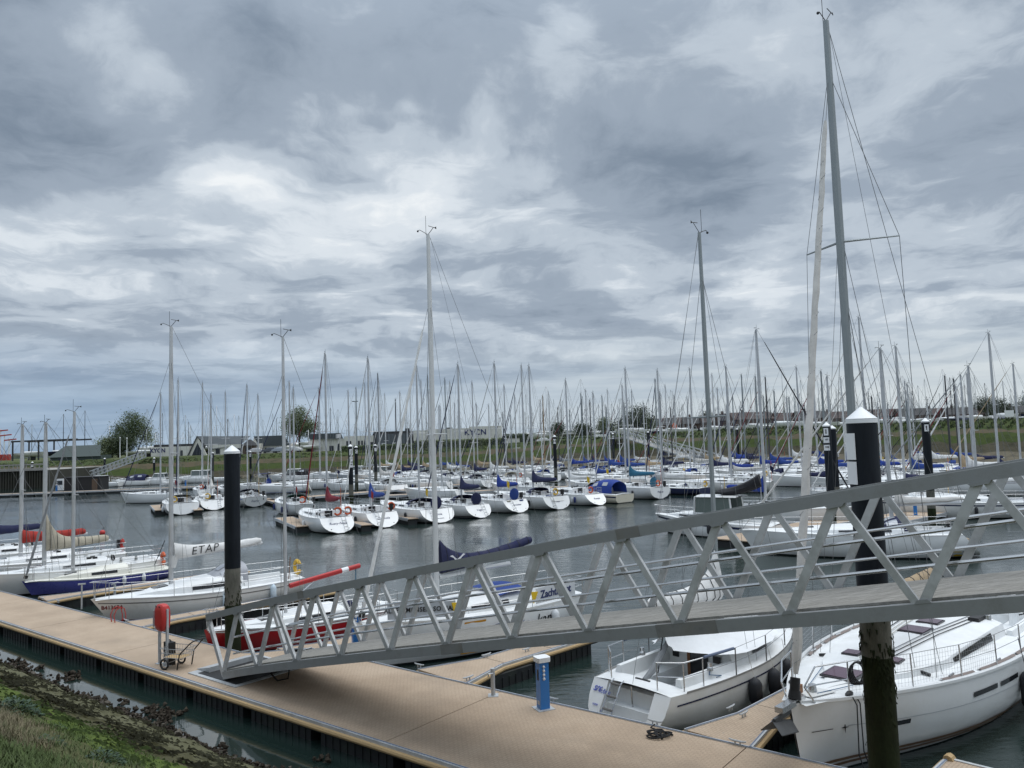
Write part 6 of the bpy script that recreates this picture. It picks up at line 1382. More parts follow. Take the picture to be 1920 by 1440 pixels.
# the packed rows: boats of which little more than mast, cabin and cover shows
rg5 = random.Random(55)
PK = []
for k in range(46):
    px = 960+ (k*.618034 % 1.0)*950; py = lerp(908, 874, rg5.random()) if px > 1120 else lerp(912, 884, rg5.random())
    if px > 1600: py = lerp(930, 880, rg5.random())
    PK.append((px, py))
for k in range(12): PK.append((700+k*17+rg5.uniform(-6, 6), rg5.uniform(890, 908)))
for k, (px, py) in enumerate(PK):
    mx = px-rg5.uniform(6, 26); my = rg5.choice([rg5.uniform(690, 725), rg5.uniform(720, 775), rg5.uniform(735, 780)])
    cv = rg5.choice(['blue', 'royal', 'navy', 'navy', 'blue', 'white', 'grey', 'sand', None]); gn = rg5.choice([None, 'white', 'white', 'navy', 'pale', 'burgundy', 'black']); hdn = rg5.choice([None, 'navy', 'blue', 'grey']); hl = rg5.choice(['white', 'white', 'off', 'off', 'white', 'navy', 'grey']); mm = rg5.choice(['alloy', 'alloy', 'grey', 'grey', 'dark', 'white'])
    place = next(b for a, b in ((800, 'behind the leaning white jib'), (915, 'below the club house'), (1035, 'left of the pile lettered H'), (1150, 'left of the far gangway head'), (1240, 'below the far gangway'), (1340, 'at the far gangway foot'), (1470, 'right of the far gangway'), (1580, 'left of the thick near pile'), (1700, 'right of the thick near pile'), (9999, 'near the right edge')) if px < a)
    lab = '%s boat, %s, %s, %s mast, %s%s' % (dict(white='white', off='cream', navy='navy', grey='grey')[hl], (cv+' sail cover') if cv else 'no sail cover', (gn+' jib') if gn else 'no jib', mm, place, '')
    sailboat(lab, 'boats packed in the back rows', w(px, py), rg5.uniform(128, 160), rg5.uniform(8.6, 10.6), None, mast=(mx, my), lod=2, mast_m=dict(alloy=alu, grey=alug, dark=alud, white=aluw)[mm], spreads=rg5.choice([(.5,), (.38, .68), (.52,)]), cover=cv, genoa=gn, hood=hdn, hull=hl, boot=rg5.choice([None, 'blue', 'navy', None]), tr=.4)
# motor boats at the far pontoon
GM = 'motor boats along the far pontoon under the left bank'
motorboat('white hardtop motor boat left of the far gangway foot', GM, w(226, 912), 184, 8.5, 2.9, 'hardtop')
motorboat('white sports cruiser with dark canopy beside the slim black pile', GM, w(284, 909), 184, 8.0, 2.8, 'open', canopy='navy')
motorboat('white motor cruiser with tall windscreen right of the slim black pile', GM, w(336, 907), 184, 8.5, 2.9, 'hardtop')
motorboat('white trawler yacht with long cabin windows left of the tall black pile', GM, w(425, 903), 182, 11.5, 3.6, 'pilothouse')
motorboat('white motor yacht with black arch canopy on the far pontoon', GM, w(588, 899), 186, 9.0, 3.0, 'hardtop', canopy='black')
motorboat('white fishing boat on the far pontoon behind the burgundy jib', GM, w(646, 897), 186, 8.0, 2.8, 'open')
motorboat('white hardtop cruiser right of the numbered pile on the far pontoon', GM, w(700, 893), 186, 8.0, 2.8, 'hardtop')
motorboat('tall white pilothouse boat behind the leaning white jib', GM, w(752, 899), 186, 8.5, 3.0, 'pilothouse')
motorboat('white flybridge cruiser right of the white mast in the second row', GM, w(842, 897), 186, 9.5, 3.2, 'fly')
motorboat('low grey white speedboat moored beside the numbered pile', GM, w(690, 918), 186, 6.2, 2.4, 'open')
# pontoons among them
def far_pont(label, p, q, wd=2.4, group='pontoons out in the harbour'):
    p = Vector((p.x, p.y, 0)); q = Vector((q.x, q.y, 0)); L_ = (q-p).length; a = atan2(q.y-p.y, q.x-p.x); n = max(1, int(L_/8))
    return pontoon('floating_pontoon', label, group, p, a, lambda x: (-wd/2, wd/2), L_, n, timber_sides=(0, 0), end_rail=True, zt=.5)
u = lambda x, y: at(x, y, .5)
far_pont('long far pontoon in front of the motor boats at the left', at(-60, 929, .5), u(480, 908), 2.6)
far_pont('far pontoon continuing right behind the numbered pile', u(480, 907), u(775, 893), 2.6)
far_pont('tan pontoon behind the leftmost middle row yacht', u(505, 937), u(905, 905), 2.6)
far_pont('pontoon under the grass dyke in front of the right hand bank', u(1350, 874), u(1905, 868), 3.0)
far_pont('main pontoon hidden behind the middle row of sterns', u(700, 930), u(1330, 899), 2.4)
GF = 'short finger pontoons between the moored boats'
def fing(label, px, py, hd, L_, wd=1.0):
    p = u(px, py); far_pont(label, p, p+Vector((cos(radians(hd)), sin(radians(hd)), 0))*L_, wd, GF)
fing('finger pontoon with red ladder below the leftmost middle row yacht', 573, 986, 117, 9, 1.6)
fing('finger pontoon between the two script named sterns', 688, 984, 117, 9)
fing('finger pontoon between the pale blue script stern and the widest yacht', 775, 972, 117, 9)
fing('finger pontoon left of the grey arched yacht', 303, 956, 118, 9, 1.4)
fing('finger pontoon right of the grey arched yacht', 372, 956, 118, 9)
fing('finger pontoon end right of the blue banded stern', 522, 941, 118, 8, 1.2)
fing('finger pontoon beside the white flush portlight yacht', 1485, 903, 133, 8, 1.2)
fing('finger pontoon end behind the smoky cockpit tent', 770, 920, 130, 8, 1.2)
fing('finger pontoon beside the blue banded yacht', 1095, 891, 150, 7, 1.2)
far_pont('tan pontoon left of the yacht with Belgian colours seen through the gangway', u(1370, 1012), u(1600, 968), 2.6)
far_pont('tan pontoon with blue pedestal behind the navy sprayhood', u(1660, 975), u(1830, 938), 3.0)
q = u(1717, 966); pedestal(q, 'far blue power pedestal on the pontoon behind the gangway at the right', 1.0)
for (px, py, lb) in ((106, 921, 'far left blue pedestal on the long far pontoon'), (348, 911, 'blue pedestal beside the white cruiser on the far pontoon'), (504, 905, 'blue pedestal on the far pontoon right of the tall black pile'), (668, 896, 'blue pedestal on the far pontoon by the numbered pile')): pedestal(u(px, py), lb, 1.0)
# mooring piles further out: px, base y, top y, plates
PT = ((6.1, .46, .24, 'I', 0), (5.55, .36, .30, '107', 0), (5.1, .36, .30, '108', 0))
for (px, by_, tp, lb, pl_) in (
 (659, 957, 832, 'numbered black pile with three white plates behind the burgundy covered yacht', ((6.05, .62, .34, 'J', .25), (5.3, .5, .3, '67', .25), (4.7, .5, .3, '68', .25))),
 (669, 925, 835, 'slim pile just behind the numbered pile', ((6.0, .5, .3, 'C', .2),)),
 (705, 918, 832, 'black pile between two masts right of the numbered pile', ((6.0, .5, .3, '', .2),)),
 (1043, 913, 815, 'black pile lettered H in the middle of the harbour', ((6.0, .62, .36, 'H', 0),)),
 (950, 893, 820, 'slim lettered pile in front of the white club wall', ((6.0, .6, .36, 'D', 0),)),
 (1152, 885, 811, 'pile at the head of the far gangway', ((6.0, .6, .36, 'G', .2),)),
 (1218, 880, 808, 'plain black pile in the middle of the far gangway', ()),
 (1386, 880, 802, 'slim pile against the grass dyke left of the reddish houses', ()),
 (60, 912, 865, 'slim pile lettered S at the far left', ((6.0, .6, .36, 'S', 0),)),
 (196, 906, 858, 'plain slim pile left of the far gangway rail', ()),
 (289, 905, 857, 'slim lettered pile in front of the white club annex', ((6.0, .6, .36, 'S', -.3),)),
 (399, 908, 847, 'slim pile left of the tall near pile', ((6.0, .6, .36, '', -.9),)),
 (470, 903, 845, 'slim pile right of the tall near pile', ((6.0, .6, .36, 'U', -.2),)),
 (1563, 1010, 790, 'black pile with three white berth plates left of the thick near pile', ((6.2, .44, .26, 'I', -.2), (5.65, .34, .34, '107', -.2), (5.2, .34, .34, '108', -.2))),
 (1572, 985, 796, 'black pile hiding behind the pile with berth plates', ()),
 (1750, 1000, 782, 'black pile with a weedy foot right of the thick near pile', ((6.15, .42, .24, 'I', .2),))):
    p = w(px, by_); D = (p-Vector((0, 0, EYE))).dot(cf); tz = EYE+(proj(Vector((p.x, p.y, EYE)))[1]-tp)*D/FPX
    pile(p.x, p.y, lb, tz, .24, 2.6, 1.5, [(z+tz-6.6, a, b, c_, d_) for z, a, b, c_, d_ in pl_], lod=1)
# red marker buoy
p = w(192, 1001); t = thing('marker_buoy', 'tiny red marker buoy afloat between the violet boat and the far pontoon', 'buoy', p); MB().ball((0, 0, .1), .22, 10, 7).build('float', lred, t); MB().tube([(0, 0, .25), (.1, 0, .55)], .02, 5).build('staff', black, t)
t = thing('marker_buoy', 'pair of blue fender floats hanging off the leftmost middle row yacht', 'fender', w(535, 968)); fender(t, (0, 0, .75), fendblue, .2, .9); MB().ball((0, 0, .0), .2, 8, 6).build('float', fendblue, t)
# flags on the tall boat
fl = mat('flag_blue', (.02, .07, .30), .8); flt = mat('flag_teal', (.02, .16, .22), .8); flo = mat('flag_orange', (.6, .28, .06), .8)
def flag(px, py, D, wd, hg, m_, lab, emb=None, px2=None):
    d = ray(px, py); p = Vector((0, 0, EYE))+d*D; t = thing('flag', lab, 'flag', (p.x, p.y, 0)); z = p.z
    MB().tube([(0, 0, 1.0), (0, 0, z+hg*.6)], .03, 6).build('staff', whitep, t)
    secs = [[(-wd*k/6, .12*sin(k*1.3), z+hg/2-.10*k/6), (-wd*k/6, .12*sin(k*1.3+.3), z-hg/2-.10*k/6)] for k in range(7)]
    MB().loft(secs).build('cloth', m_, t)
    if emb:
        mb = MB(); mb.torus((-wd*.5, -.12, z), hg*.24, hg*.075, (0, 1, 0), 12, 5); mb.build('emblem', emb, t)
flag(1647, 828, 90, .75, 1.1, fl, 'blue flag with pale ring emblem right of the thick near pile', mat('emblem_pale', (.15, .35, .6), .8))
flag(1652, 857, 90, 1.0, 1.1, flt, 'teal flag with orange disc below the blue flag', flo)
flag(639, 817, 150, 1.0, .8, mat('flag_white', (.6, .6, .6), .8), 'white club flag before the pale club wall')
# ============================================================ THE FAR SHORE
def G(px, Y, z=None):
    """the point on the ground behind the bank in the direction of a pixel column, at depth Y"""
    d = ray(px, 830); k = Y/d.y; x = d.x*k; return Vector((x, Y, ground_z(x) if z is None else z))
wallw = mat('render_white', (.68, .67, .62), .85, var=.06, vscale=.4, stain=(.40, .39, .35), stain_amt=.4, stain_scale=.5)
roofg = mat('roof_slate', (.060, .072, .080), .75, var=.15, vscale=.8)
roofd = mat('roof_dark', (.035, .036, .04), .7, var=.15)
glassd = mat('window_dark', (.02, .023, .028), .12, var=0)
brick = mat('brick_red', (.105, .070, .060), .85, var=.2, vscale=1.5)
brick2 = mat('brick_brown', (.13, .095, .08), .85, var=.2, vscale=1.5)
tile = mat('tiles_red', (.080, .056, .052), .8, var=.2, vscale=1)
wood = mat('wood_brown', (.10, .07, .05), .8, var=.2)
greent = mat('shed_green', (.045, .065, .060), .7, var=.15, vscale=1)
conc = mat('concrete', (.30, .29, .27), .9, var=.15, vscale=1, stain=(.16, .16, .14), stain_amt=.5)
sheet = mat('sheet_piles', (.045, .044, .036), .8, var=.35, vscale=1.5, stain=(.05, .055, .035), stain_amt=.6)
def block(name, m_, t, x0, x1, y0, y1, z0, z1): return MB().box((x0, y0, z0), (x1, y1, z1)).build(name, m_, t)
def win(t, x0, x1, z0, z1, y=-.06, nm='window', m_=None): return MB().box((x0, y, z0), (x1, y+.05, z1)).build(nm, m_ or glassd, t)
PX = 215/FPX
# club annex, left
g = G(283, 213); t = thing('club_annex', 'low white club annex with KYCN lettering and a grey roofed gable at the left', 'building', g)
block('wall', wallw, t, 0, 10.6, 0, 8, -.6, 2.6); block('roof', roofd, t, .6, 10.4, .3, 7.8, 2.6, 3.25)
lettering('KYCN', 1.55, txtd, t, (1.9, -.05, 1.6), (1, 0, 0), (0, 0, 1), bold=.06)
win(t, 8.1, 8.8, -.2, 1.5, nm='door')
mb = MB(); A = [(10.6, 0), (16.2, 0), (13.2, 5.2)]
MB().extr([(10.4, -.5, -.6), (15.9, -.5, -.6), (13.1, -.5, 5.1)], (0, .4, 0)).build('gable', wallw, t)
MB().extr([(11.3, -.56, -.5), (15.0, -.56, -.5), (13.1, -.56, 3.4)], (0, .05, 0)).build('gable_window', glassd, t)
MB().poly([(10.3, -.8, -.7), (10.0, -.8, -.7), (13.0, -.8, 5.3), (13.3, -.8, 5.3)]).poly([(10.0, -.8, -.7), (10.0, 9, -.7), (13.0, 9, 5.3), (13.0, -.8, 5.3)]).build('roof_slope', roofg, t)
MB().poly([(13.0, -.8, 5.3), (13.0, 9, 5.3), (24.5, 9, 5.0), (24.5, 1.2, 2.6), (16.2, .5, 1.4)]).build('roof', roofg, t)
block('wall', wallw, t, 15.5, 29.5, 1.0, 8, -.6, 2.7)
for x in (17.5, 20.3, 23.2): win(t, x, x+1.2, .2, 1.6, .94)
# small kiosk and the second house
g = G(455, 212); t = thing('wooden_kiosk', 'small brown wooden kiosk with a pointed roof between the white club buildings', 'kiosk', g)
block('wall', wood, t, 0, 3, 0, 3, -.5, 2.2); MB().loft([[(-.4, -.4, 2.2), (3.4, -.4, 2.2), (3.4, 3.4, 2.2), (-.4, 3.4, 2.2)], [(1.3, 1.3, 3.9), (1.7, 1.3, 3.9), (1.7, 1.7, 3.9), (1.3, 1.7, 3.9)]], closed_sec=True, cap1=True, smooth=False).build('roof', roofd, t); win(t, .8, 2.2, .7, 1.7)
g = G(468, 218); t = thing('gabled_house', 'white gabled house with slate roof right of the brown kiosk', 'house', g)
block('wall', wallw, t, 0, 10.5, .2, 7, -.5, 2.4); MB().extr([(-.4, 0, -.5), (3.4, 0, -.5), (1.3, 0, 4.6)], (0, .35, 0)).build('gable', wallw, t)
MB().poly([(1.2, -.3, 4.8), (10.0, -.3, 4.8), (11.6, -.3, 1.9), (2.9, -.3, 1.9)]).poly([(1.2, 7, 4.8), (10.0, 7, 4.8), (10, -.3, 4.8), (1.2, -.3, 4.8)]).build('roof', roofg, t); MB().extr([(.6, -.05, -.4), (2.4, -.05, -.4), (1.4, -.05, 2.6)], (0, .05, 0)).build('gable_window', glassd, t); win(t, 4.2, 5.6, .2, 1.5, .12); win(t, 7.2, 8.6, .2, 1.5, .12)
# main club house
g = G(588, 222); t = thing('club_house', 'long white club house with black glazed front and KYCN lettering at its right end', 'building', g)
def W_(x): return x*222/FPX
wl_ = lambda px: (px-588)*222/FPX/cos(0)
MB().extr([(wl_(570), 0, -.8), (wl_(600), 0, -.8), (wl_(600), 0, 4.0), (wl_(583), 0, 4.0)], (0, 8, 0)).build('wall', wallw, t)
MB().poly([(wl_(575), -.5, 5.0), (wl_(640), -.5, 5.0), (wl_(644), -.5, 3.4), (wl_(583), -.5, 3.4)]).poly([(wl_(575), 8, 5.0), (wl_(640), 8, 5.0), (wl_(640), -.5, 5.0), (wl_(575), -.5, 5.0)]).build('roof', roofg, t)
for (a, b, z1) in ((600, 645, 3.4), (645, 700, 4.0), (775, 800, 5.0), (800, 880, 5.2), (880, 940, 5.6)): block('wall', wallw, t, wl_(a), wl_(b)-.02, .1 if a != 600 else .3, 9, -.8, z1)
MB().extr([(wl_(686), -.4, -.8), (wl_(783), -.4, -.8), (wl_(768), .6, 5.0), (wl_(700), .6, 5.0)], (0, 8, 0)).build('glazed_front', mat('black_cladding', (.013, .014, .016), .3), t)
for k in range(9):
    x0 = wl_(706+k*6.8); MB().poly([(x0, -.30+.25, 1.2), (x0+.9, -.05, 1.2), (x0+.9, .42, 4.3), (x0, .42, 4.3)]).build('pane', mat('glazing_pane', (.07, .085, .095), .15, var=0), t)
for (a, b) in ((716, 724), (736, 749)):
    mb = MB(); x0, x1 = wl_(a), wl_(b); mb.box((x0, -.52, -.8), (x0+.2, -.42, 1.7)); mb.box((x1-.2, -.52, -.8), (x1, -.42, 1.7)); mb.box((x0+.2, -.52, 1.5), (x1-.2, -.42, 1.7)); mb.build('door_frame', whitep, t)
for px in (649, 655, 671, 677, 683): win(t, wl_(px), wl_(px)+.5, -.2, 2.6, .03)
for px in (808, 813): win(t, wl_(px), wl_(px)+.6, -.3, 1.7, .03)
win(t, wl_(617), wl_(625), -.4, 1.4, .22); win(t, wl_(632), wl_(636), -.4, 2.0, .22)
for px in (847, 872, 894): MB().tube([(wl_(px), .05, 1.1), (wl_(px), .14, 1.1)], .75, 18).build('porthole', glassd, t)
for px in (917, 922): win(t, wl_(px), wl_(px)+.35, -.2, 1.7, .03)
lettering('KYCN', 2.2, txtd, t, (wl_(891), .02, 3.9), (1, 0, 0), (0, 0, 1), bold=.05, space=1.1)
for px, w_, h_ in ((757, 1.2, .6), (805, .9, 1.3), (836, 1.6, .4), (880, 1.4, .3)): block('roof_unit', roofd, t, wl_(px), wl_(px)+w_, 3, 4, 5.0, 5.2+h_)
g = G(946, 235); t = thing('garden_wall', 'short white garden wall right of the white club house', 'wall', g); block('panel', wallw, t, 0, 4.6, 0, .3, -.3, 1.7); block('coping', conc, t, -.1, 4.7, -.1, .4, 1.7, 1.8)
# ---- trees
leafd = mat('leaf_dark', (.034, .054, .020), .6, var=.35, vscale=.8); leafm = mat('leaf_mid', (.085, .118, .048), .6, var=.35, vscale=.8); leafl = mat('leaf_olive', (.14, .17, .08), .6, var=.3, vscale=.8)
bark = mat('bark', (.05, .042, .033), .9, var=.2)
def crown(mb, c, r, n, leaf, rg, clump=14, hollow=.35):
    """leaf faces in clumps spread through an uneven volume"""
    c = Vector(c)
    for k in range(n//clump):
        v = Vector((rg.gauss(0, 1), rg.gauss(0, 1), rg.gauss(0, 1))).normalized()*(hollow+(1-hollow)*rg.random()**.55)
        q = c+Vector((v.x*r[0], v.y*r[1], v.z*r[2])); s = leaf*rg.uniform(1.4, 3.2)
        for j in range(clump):
            p = q+Vector((rg.gauss(0, s), rg.gauss(0, s), rg.gauss(0, s*.7))); a = Vector((rg.gauss(0, 1), rg.gauss(0, 1), rg.gauss(0, 1))).normalized(); b = a.orthogonal().normalized(); e = a.cross(b); l = leaf*rg.uniform(.5, 1.1)
            i = [mb.vert(x) for x in (p-b*l*.5, p+e*l*.32, p+b*l*.5, p-e*l*.32)]; mb.face(i)
def tree(label, g, lobes, trunk_h, trunk_r, leaf=.42, n=3600, group=None, m_=None, seed=1):
    rg = random.Random(seed); t = thing('tree', label, 'tree', g, 0, group); mb = MB(); mb.tube([(0, 0, -.3), (.1, 0, trunk_h*.6), (.15, .05, trunk_h)], [trunk_r, trunk_r*.75, trunk_r*.45], 8)
    for c, r, m2 in lobes: mb.tube([(.1, 0, trunk_h*rg.uniform(.4, .8)), lerp(Vector((.1, 0, trunk_h)), Vector(c), .6), Vector(c)], [trunk_r*.4, trunk_r*.22, trunk_r*.08], 5)
    mb.build('trunk', bark, t)
    tot = sum(r[0]*r[1]*r[2] for _, r, _ in lobes)
    for c, r, m2 in lobes:
        mb = MB(); crown(mb, c, r, int(2.3*n*r[0]*r[1]*r[2]/tot)+200, leaf*1.15, rg); mb.build('crown', m2 or m_ or leafm, t)
    return t
g = G(226, 232)
tree('tall broad tree with loose open crown at the left beside the white annex', G(243, 236), [((-1.5, 0, 6.3), (3.2, 3, 2.4), leafm), ((.6, 0, 11.2), (2.3, 2.2, 2.6), leafm), ((4.2, .2, 7.4), (2.0, 2, 2.4), leafl), ((-2.8, 0, 9.0), (1.8, 1.8, 1.7), leafm), ((3.0, 0, 10.4), (1.7, 1.7, 1.9), leafm), ((1.4, 0, 8.0), (2.2, 2, 2), leafm), ((5.6, 0, 5.2), (1.6, 1.6, 1.9), leafl)], 7, .35, .38, 4200, seed=4)
tree('dark dense tree in front of the tall broad tree', G(222, 226), [((0, 0, 3.9), (3.0, 2.6, 2.7), leafd), ((2.4, 0, 3.6), (2.4, 2.2, 2.5), leafd)], 3, .3, .40, 2600, seed=5)
tree('small bright green tree left of the dark dense tree', G(200, 225), [((0, 0, 3.4), (2.3, 2.2, 2.5), leafl)], 2, .2, .36, 1500, seed=6)
tree('lone round crowned tree standing behind the masts between the club buildings', G(561, 235), [((-1.2, 0, 8.6), (3.2, 3, 3.0), leafl), ((1.6, 0, 7.0), (3.4, 3, 2.4), leafm), ((.3, 0, 11.2), (2.4, 2.2, 2.2), leafl), ((-2.8, 0, 6.6), (2.2, 2, 1.6), leafl), ((3.2, 0, 8.0), (2.0, 2, 1.5), leafl)], 6.5, .32, .38, 4200, seed=7)
for px, Y, h_, r_, lb in ((1046, 250, 4.6, 1.7, 'clipped round topped tree right of the lettered pile'), (1090, 262, 4.2, 1.7, 'clipped ball shaped tree left of the far gangway head'), (1099, 262, 3.6, 1.5, 'lower clipped ball shaped tree left of the far gangway head'), (1135, 262, 5.4, 1.3, 'ragged olive conifer near the far gangway head')):
    tree(lb, G(px, Y), [((0, 0, h_-r_*.3), (r_, r_, r_*(1.1 if 'conifer' not in lb else 1.8)), leafd if 'conifer' not in lb else leafl)], h_-r_, .16, .34, 1300, seed=int(px))
# hedges along the crest
def hedge(label, p, q, hh, dd, m_, n, seed=1, z=-.15):
    rg = random.Random(seed); L_ = (q-p).length; t = thing('hedge', label, 'hedge', p, atan2(q.y-p.y, q.x-p.x), 'clipped hedges along the bank'); mb = MB(); mb.box((0, 0, z), (L_, dd*.8, hh*.86)); mb.build('core', leafd, t); mb = MB()
    for k in range(n):
        x = rg.uniform(-.1, L_+.1); f = rg.random(); y, zz = (rg.uniform(-.14, .05), rg.uniform(z, hh)) if f < .6 else (rg.uniform(-.1, dd), hh*rg.uniform(.82, 1.06)); c = Vector((x, y, zz)); a = Vector((rg.gauss(0, 1), -abs(rg.gauss(0, 1)), abs(rg.gauss(0, 1)))).normalized(); b = a.orthogonal().normalized()*.24; e = a.cross(b)
        mb.face([mb.vert(v) for v in (c-b, c+e*.7, c+b, c-e*.7)])
    mb.build('foliage', m_, t)
hedge('clipped green hedge in front of the black glazed club front', G(640, 208), G(775, 209), 1.15, 1.2, leafm, 1500, 1)
hedge('taller green hedge below the portholes of the club house', G(778, 209), G(948, 211), 1.9, 1.4, leafl, 2600, 2)
hedge('dark hedge behind the short white garden wall', G(950, 240), G(992, 244), 3.0, 2, leafd, 900, 3)
hedge('long low hedge between the garden wall and the far gangway', G(1000, 236), G(1085, 236), 1.5, 1.2, leafm, 1300, 4)
hedge('low trimmed hedge left of the far gangway head', G(1090, 236), G(1160, 236), 1.3, 1.2, leafm, 1100, 5)
# ---- quay wall, hut, poles at the left
t = thing('quay_wall', 'dark sheet pile quay wall with pale concrete capping at the far left', 'wall', (0, 0, 0))
a = G(-90, 158, 0); b = G(84, 163, 0); n_ = 70; row = []
for k in range(n_*2+1):
    q = a.lerp(b, k/(2*n_)); off = .35 if k % 4 in (0, 1) else -.35; row.append((q.x, q.y+off))
mb = MB(); mb.loft([[(x, y, -1) for x, y in row][::-1], [(x, y, 3.6) for x, y in row][::-1]], smooth=False); mb.poly([(b.x, b.y, -1), (b.x+3, b.y+16, -1), (b.x+3, b.y+16, 3.6), (b.x, b.y, 3.6)]); mb.build('sheet_piling', sheet, t)
MB().poly([(a.x, a.y, 3.6), (b.x, b.y, 3.6), (b.x+3, b.y+25, 3.7), (a.x, a.y+40, 3.7)]).build('quay_floor', conc, t)
mb = MB(); mb.bar(a+Vector((0, .2, 3.85)), b+Vector((0, .2, 3.85)), 1.6, .5); mb.build('capping', conc, t)
for k in range(22): q = a.lerp(b, k/21); MB().bar(q+Vector((0, -.3, 4.1)), q+Vector((0, -.3, 4.8)), .18, .16, (1, 0, 0)).build('post', conc, t)
MB().bar(a+Vector((0, -.3, 4.9)), b+Vector((0, -.3, 4.9)), .3, .25).build('rail', conc, t)
g = G(92, 205); g.z -= .5; t = thing('green_shed', 'dark green gable roofed shed on the grass at the far left', 'shed', g)
block('wall', greent, t, 0, 13.5, .5, 6, -.9, 1.5); MB().poly([(-.2, 0, 1.2), (13.7, 0, 1.2), (12.2, 3, 4.2), (2.6, 3, 4.2)]).build('roof', mat('shed_roof', (.075, .095, .09), .75, var=.15), t); MB().extr([(-.2, .3, 1.2), (2.6, 3, 4.2), (.2, 6, 1.2)], (-.05, 0, 0)).build('gable', greent, t); win(t, 2.2, 3.4, -.6, 1.0, .44, 'door')
def pole(px, Y, z0, h_, r_, label, cat='flagpole', m_=None, grp=None):
    g = G(px, Y, z0); t = thing(cat.replace(' ', '_'), label, cat, g, 0, grp); MB().tube([(0, 0, -.4), (0, 0, h_)], [r_, r_*.6], 6).build('shaft', m_ or whitep, t); MB().ball((0, 0, h_), r_*1.6, 6, 4).build('finial', m_ or whitep, t); return t
pole(225, 210, 5.3, 5.6, .14, 'short white pole left of the white boat ashore'); pole(238, 210, 5.3, 5.4, .14, 'short white pole in front of the white boat ashore')
tl = pole(667, 240, 5.5, 15, .12, 'tall floodlight mast behind the club house roof', 'light mast', galv); MB().bar((-.9, 0, 15), (.9, 0, 15), .2, .25).build('lamp_head', roofd, tl)
sg = mat('signal_red', (.42, .05, .04), .6)
for i, px in enumerate((1, 8, 17)):
    t = thing('signal_mast', ('striped signal mast at the left edge', 'second striped signal mast from the left edge', 'third striped signal mast from the left edge')[i], 'signal mast', G(px, 330, 5)); MB().tube([(0, 0, 0), (0, 0, 14-2*i)], .25, 6).build('shaft', whitep, t); MB().bar((-2, 0, 13-2*i), (3, 0, 13.4-2*i), .5, .5).build('cross_arm', sg, t); MB().box((-.6, -.6, 0), (.6, .6, 3)).build('base', sg, t)
# ---- far gangways
def far_gangway(label, A, B, wd=1.6, nn=12, hh=1.25):
    t = thing('far_gangway', label, 'gangway', A); d = B-A; s = Vector((-d.y, d.x, 0)).normalized()*wd
    for k, o_ in enumerate((s*0, s)):
        MB().bar(o_, d+o_, .14, .22).build('bottom_chord', galv, t); MB().bar(o_+Vector((0, 0, hh)), d+o_+Vector((0, 0, hh)), .12, .16).build('top_chord', galv, t); MB().bar(o_+Vector((0, 0, hh*.5)), d+o_+Vector((0, 0, hh*.5)), .06, .06).build('knee_rail', galv, t)
        for j in range(nn):
            p, q = d*(j/nn)+o_, d*((j+1)/nn)+o_; MB().bar(p, p+Vector((0, 0, hh)), .09, .09, (1, 0, 0)).build('upright', galv, t); MB().bar(p+Vector((0, 0, hh)), q, .07, .07).build('diagonal', galv, t)
    MB().extr([s*.05, s*.95, s*.95+d, s*.05+d], (0, 0, .06)).build('deck', conc, t); return t
A = G(1166, 196, 6.0); A.z = 6.6; B = at(1338, 874, .9); far_gangway('far metal gangway sloping down right from the grass bank to the boats', A, B, 2.0, 16, 1.7)
t = thing('gangway_abutment', 'dark piled landing stage at the head of the far gangway on the bank', 'landing stage', A); MB().box((-3.2, -1.5, -.5), (.4, 3.5, 0)).build('platform', conc, t)
for x in (-3.0, -1.4, .2):
    for y in (-1.2, 3.2): MB().tube([(x, y, -7.5), (x, y, -.5)], .22, 8).build('leg', sheet, t)
MB().bar((-3, -1.3, -6), (.2, -1.3, -1), .25, .25).build('brace', sheet, t)
for x in (-3.1, -1.6, -.1): MB().bar((x, -1.4, 0), (x, -1.4, 1.2), .1, .1, (1, 0, 0)).build('rail_post', galv, t)
MB().bar((-3.1, -1.4, 1.2), (.3, -1.4, 1.2), .1, .1).build('handrail', galv, t)
A = G(274, 176, 5.6); B = at(170, 896, 1.4); far_gangway('far metal gangway at the left sloping down to the dark float shed', A, B, 1.6, 14, 1.5)
p = at(120, 921, .5); t = thing('float_shed', 'low black timber shed standing on the far pontoon at the left', 'shed', p, radians(3)); block('wall', mat('tarred_timber', (.018, .018, .02), .8, var=.3), t, 0, 6.0, 0, 3, 0, 2.2); block('roof', roofd, t, -.1, 6.1, -.1, 3.1, 2.2, 2.32); win(t, 4.6, 5.5, 0, 1.9, -.04, 'door', wood)
p = at(112, 920, .5); t = thing('fuel_pump', 'white fuel pump cabinet beside the black float shed', 'pump', p); block('cabinet', whitep, t, -.55, .55, 0, .8, 0, 2.0); block('panel', glassd, t, -.45, .45, -.03, 0, 1.0, 1.7); block('base', conc, t, -.7, .7, -.1, .9, 0, .1)
p = at(163, 919, .5); t = thing('life_ring_stand', 'red life ring on a post before the black float shed', 'life ring', p); MB().tube([(0, 0, 0), (0, 0, 2.1)], .06, 6).build('post', galv, t); lifering(t, (0, -.1, 1.5), orange, (0, 1, 0), .38, .12, False); MB().box((-.35, -.2, .1), (.35, .2, .9)).build('box', lred, t)
# revetment stones at the foot of the left bank
mb = MB(); rg = random.Random(21)
for k in range(900):
    i = rg.randrange(20, len(fp)-40); p = fp[i]
    if p.x > 20 and rg.random() < .7: continue
    u_ = rg.uniform(-.6, 2.2); q = p+nrm[i]*u_; jag(mb, (q.x+rg.uniform(-.8, .8), q.y, max(0, bank_z(sstep(p.x, -20, 34), u_))+.02), rg.uniform(.12, .42), rg, 6)
mb.build('revetment_stones', mat('revetment', (.06, .056, .048), .9, var=.4, vscale=1.2), kind='stuff')
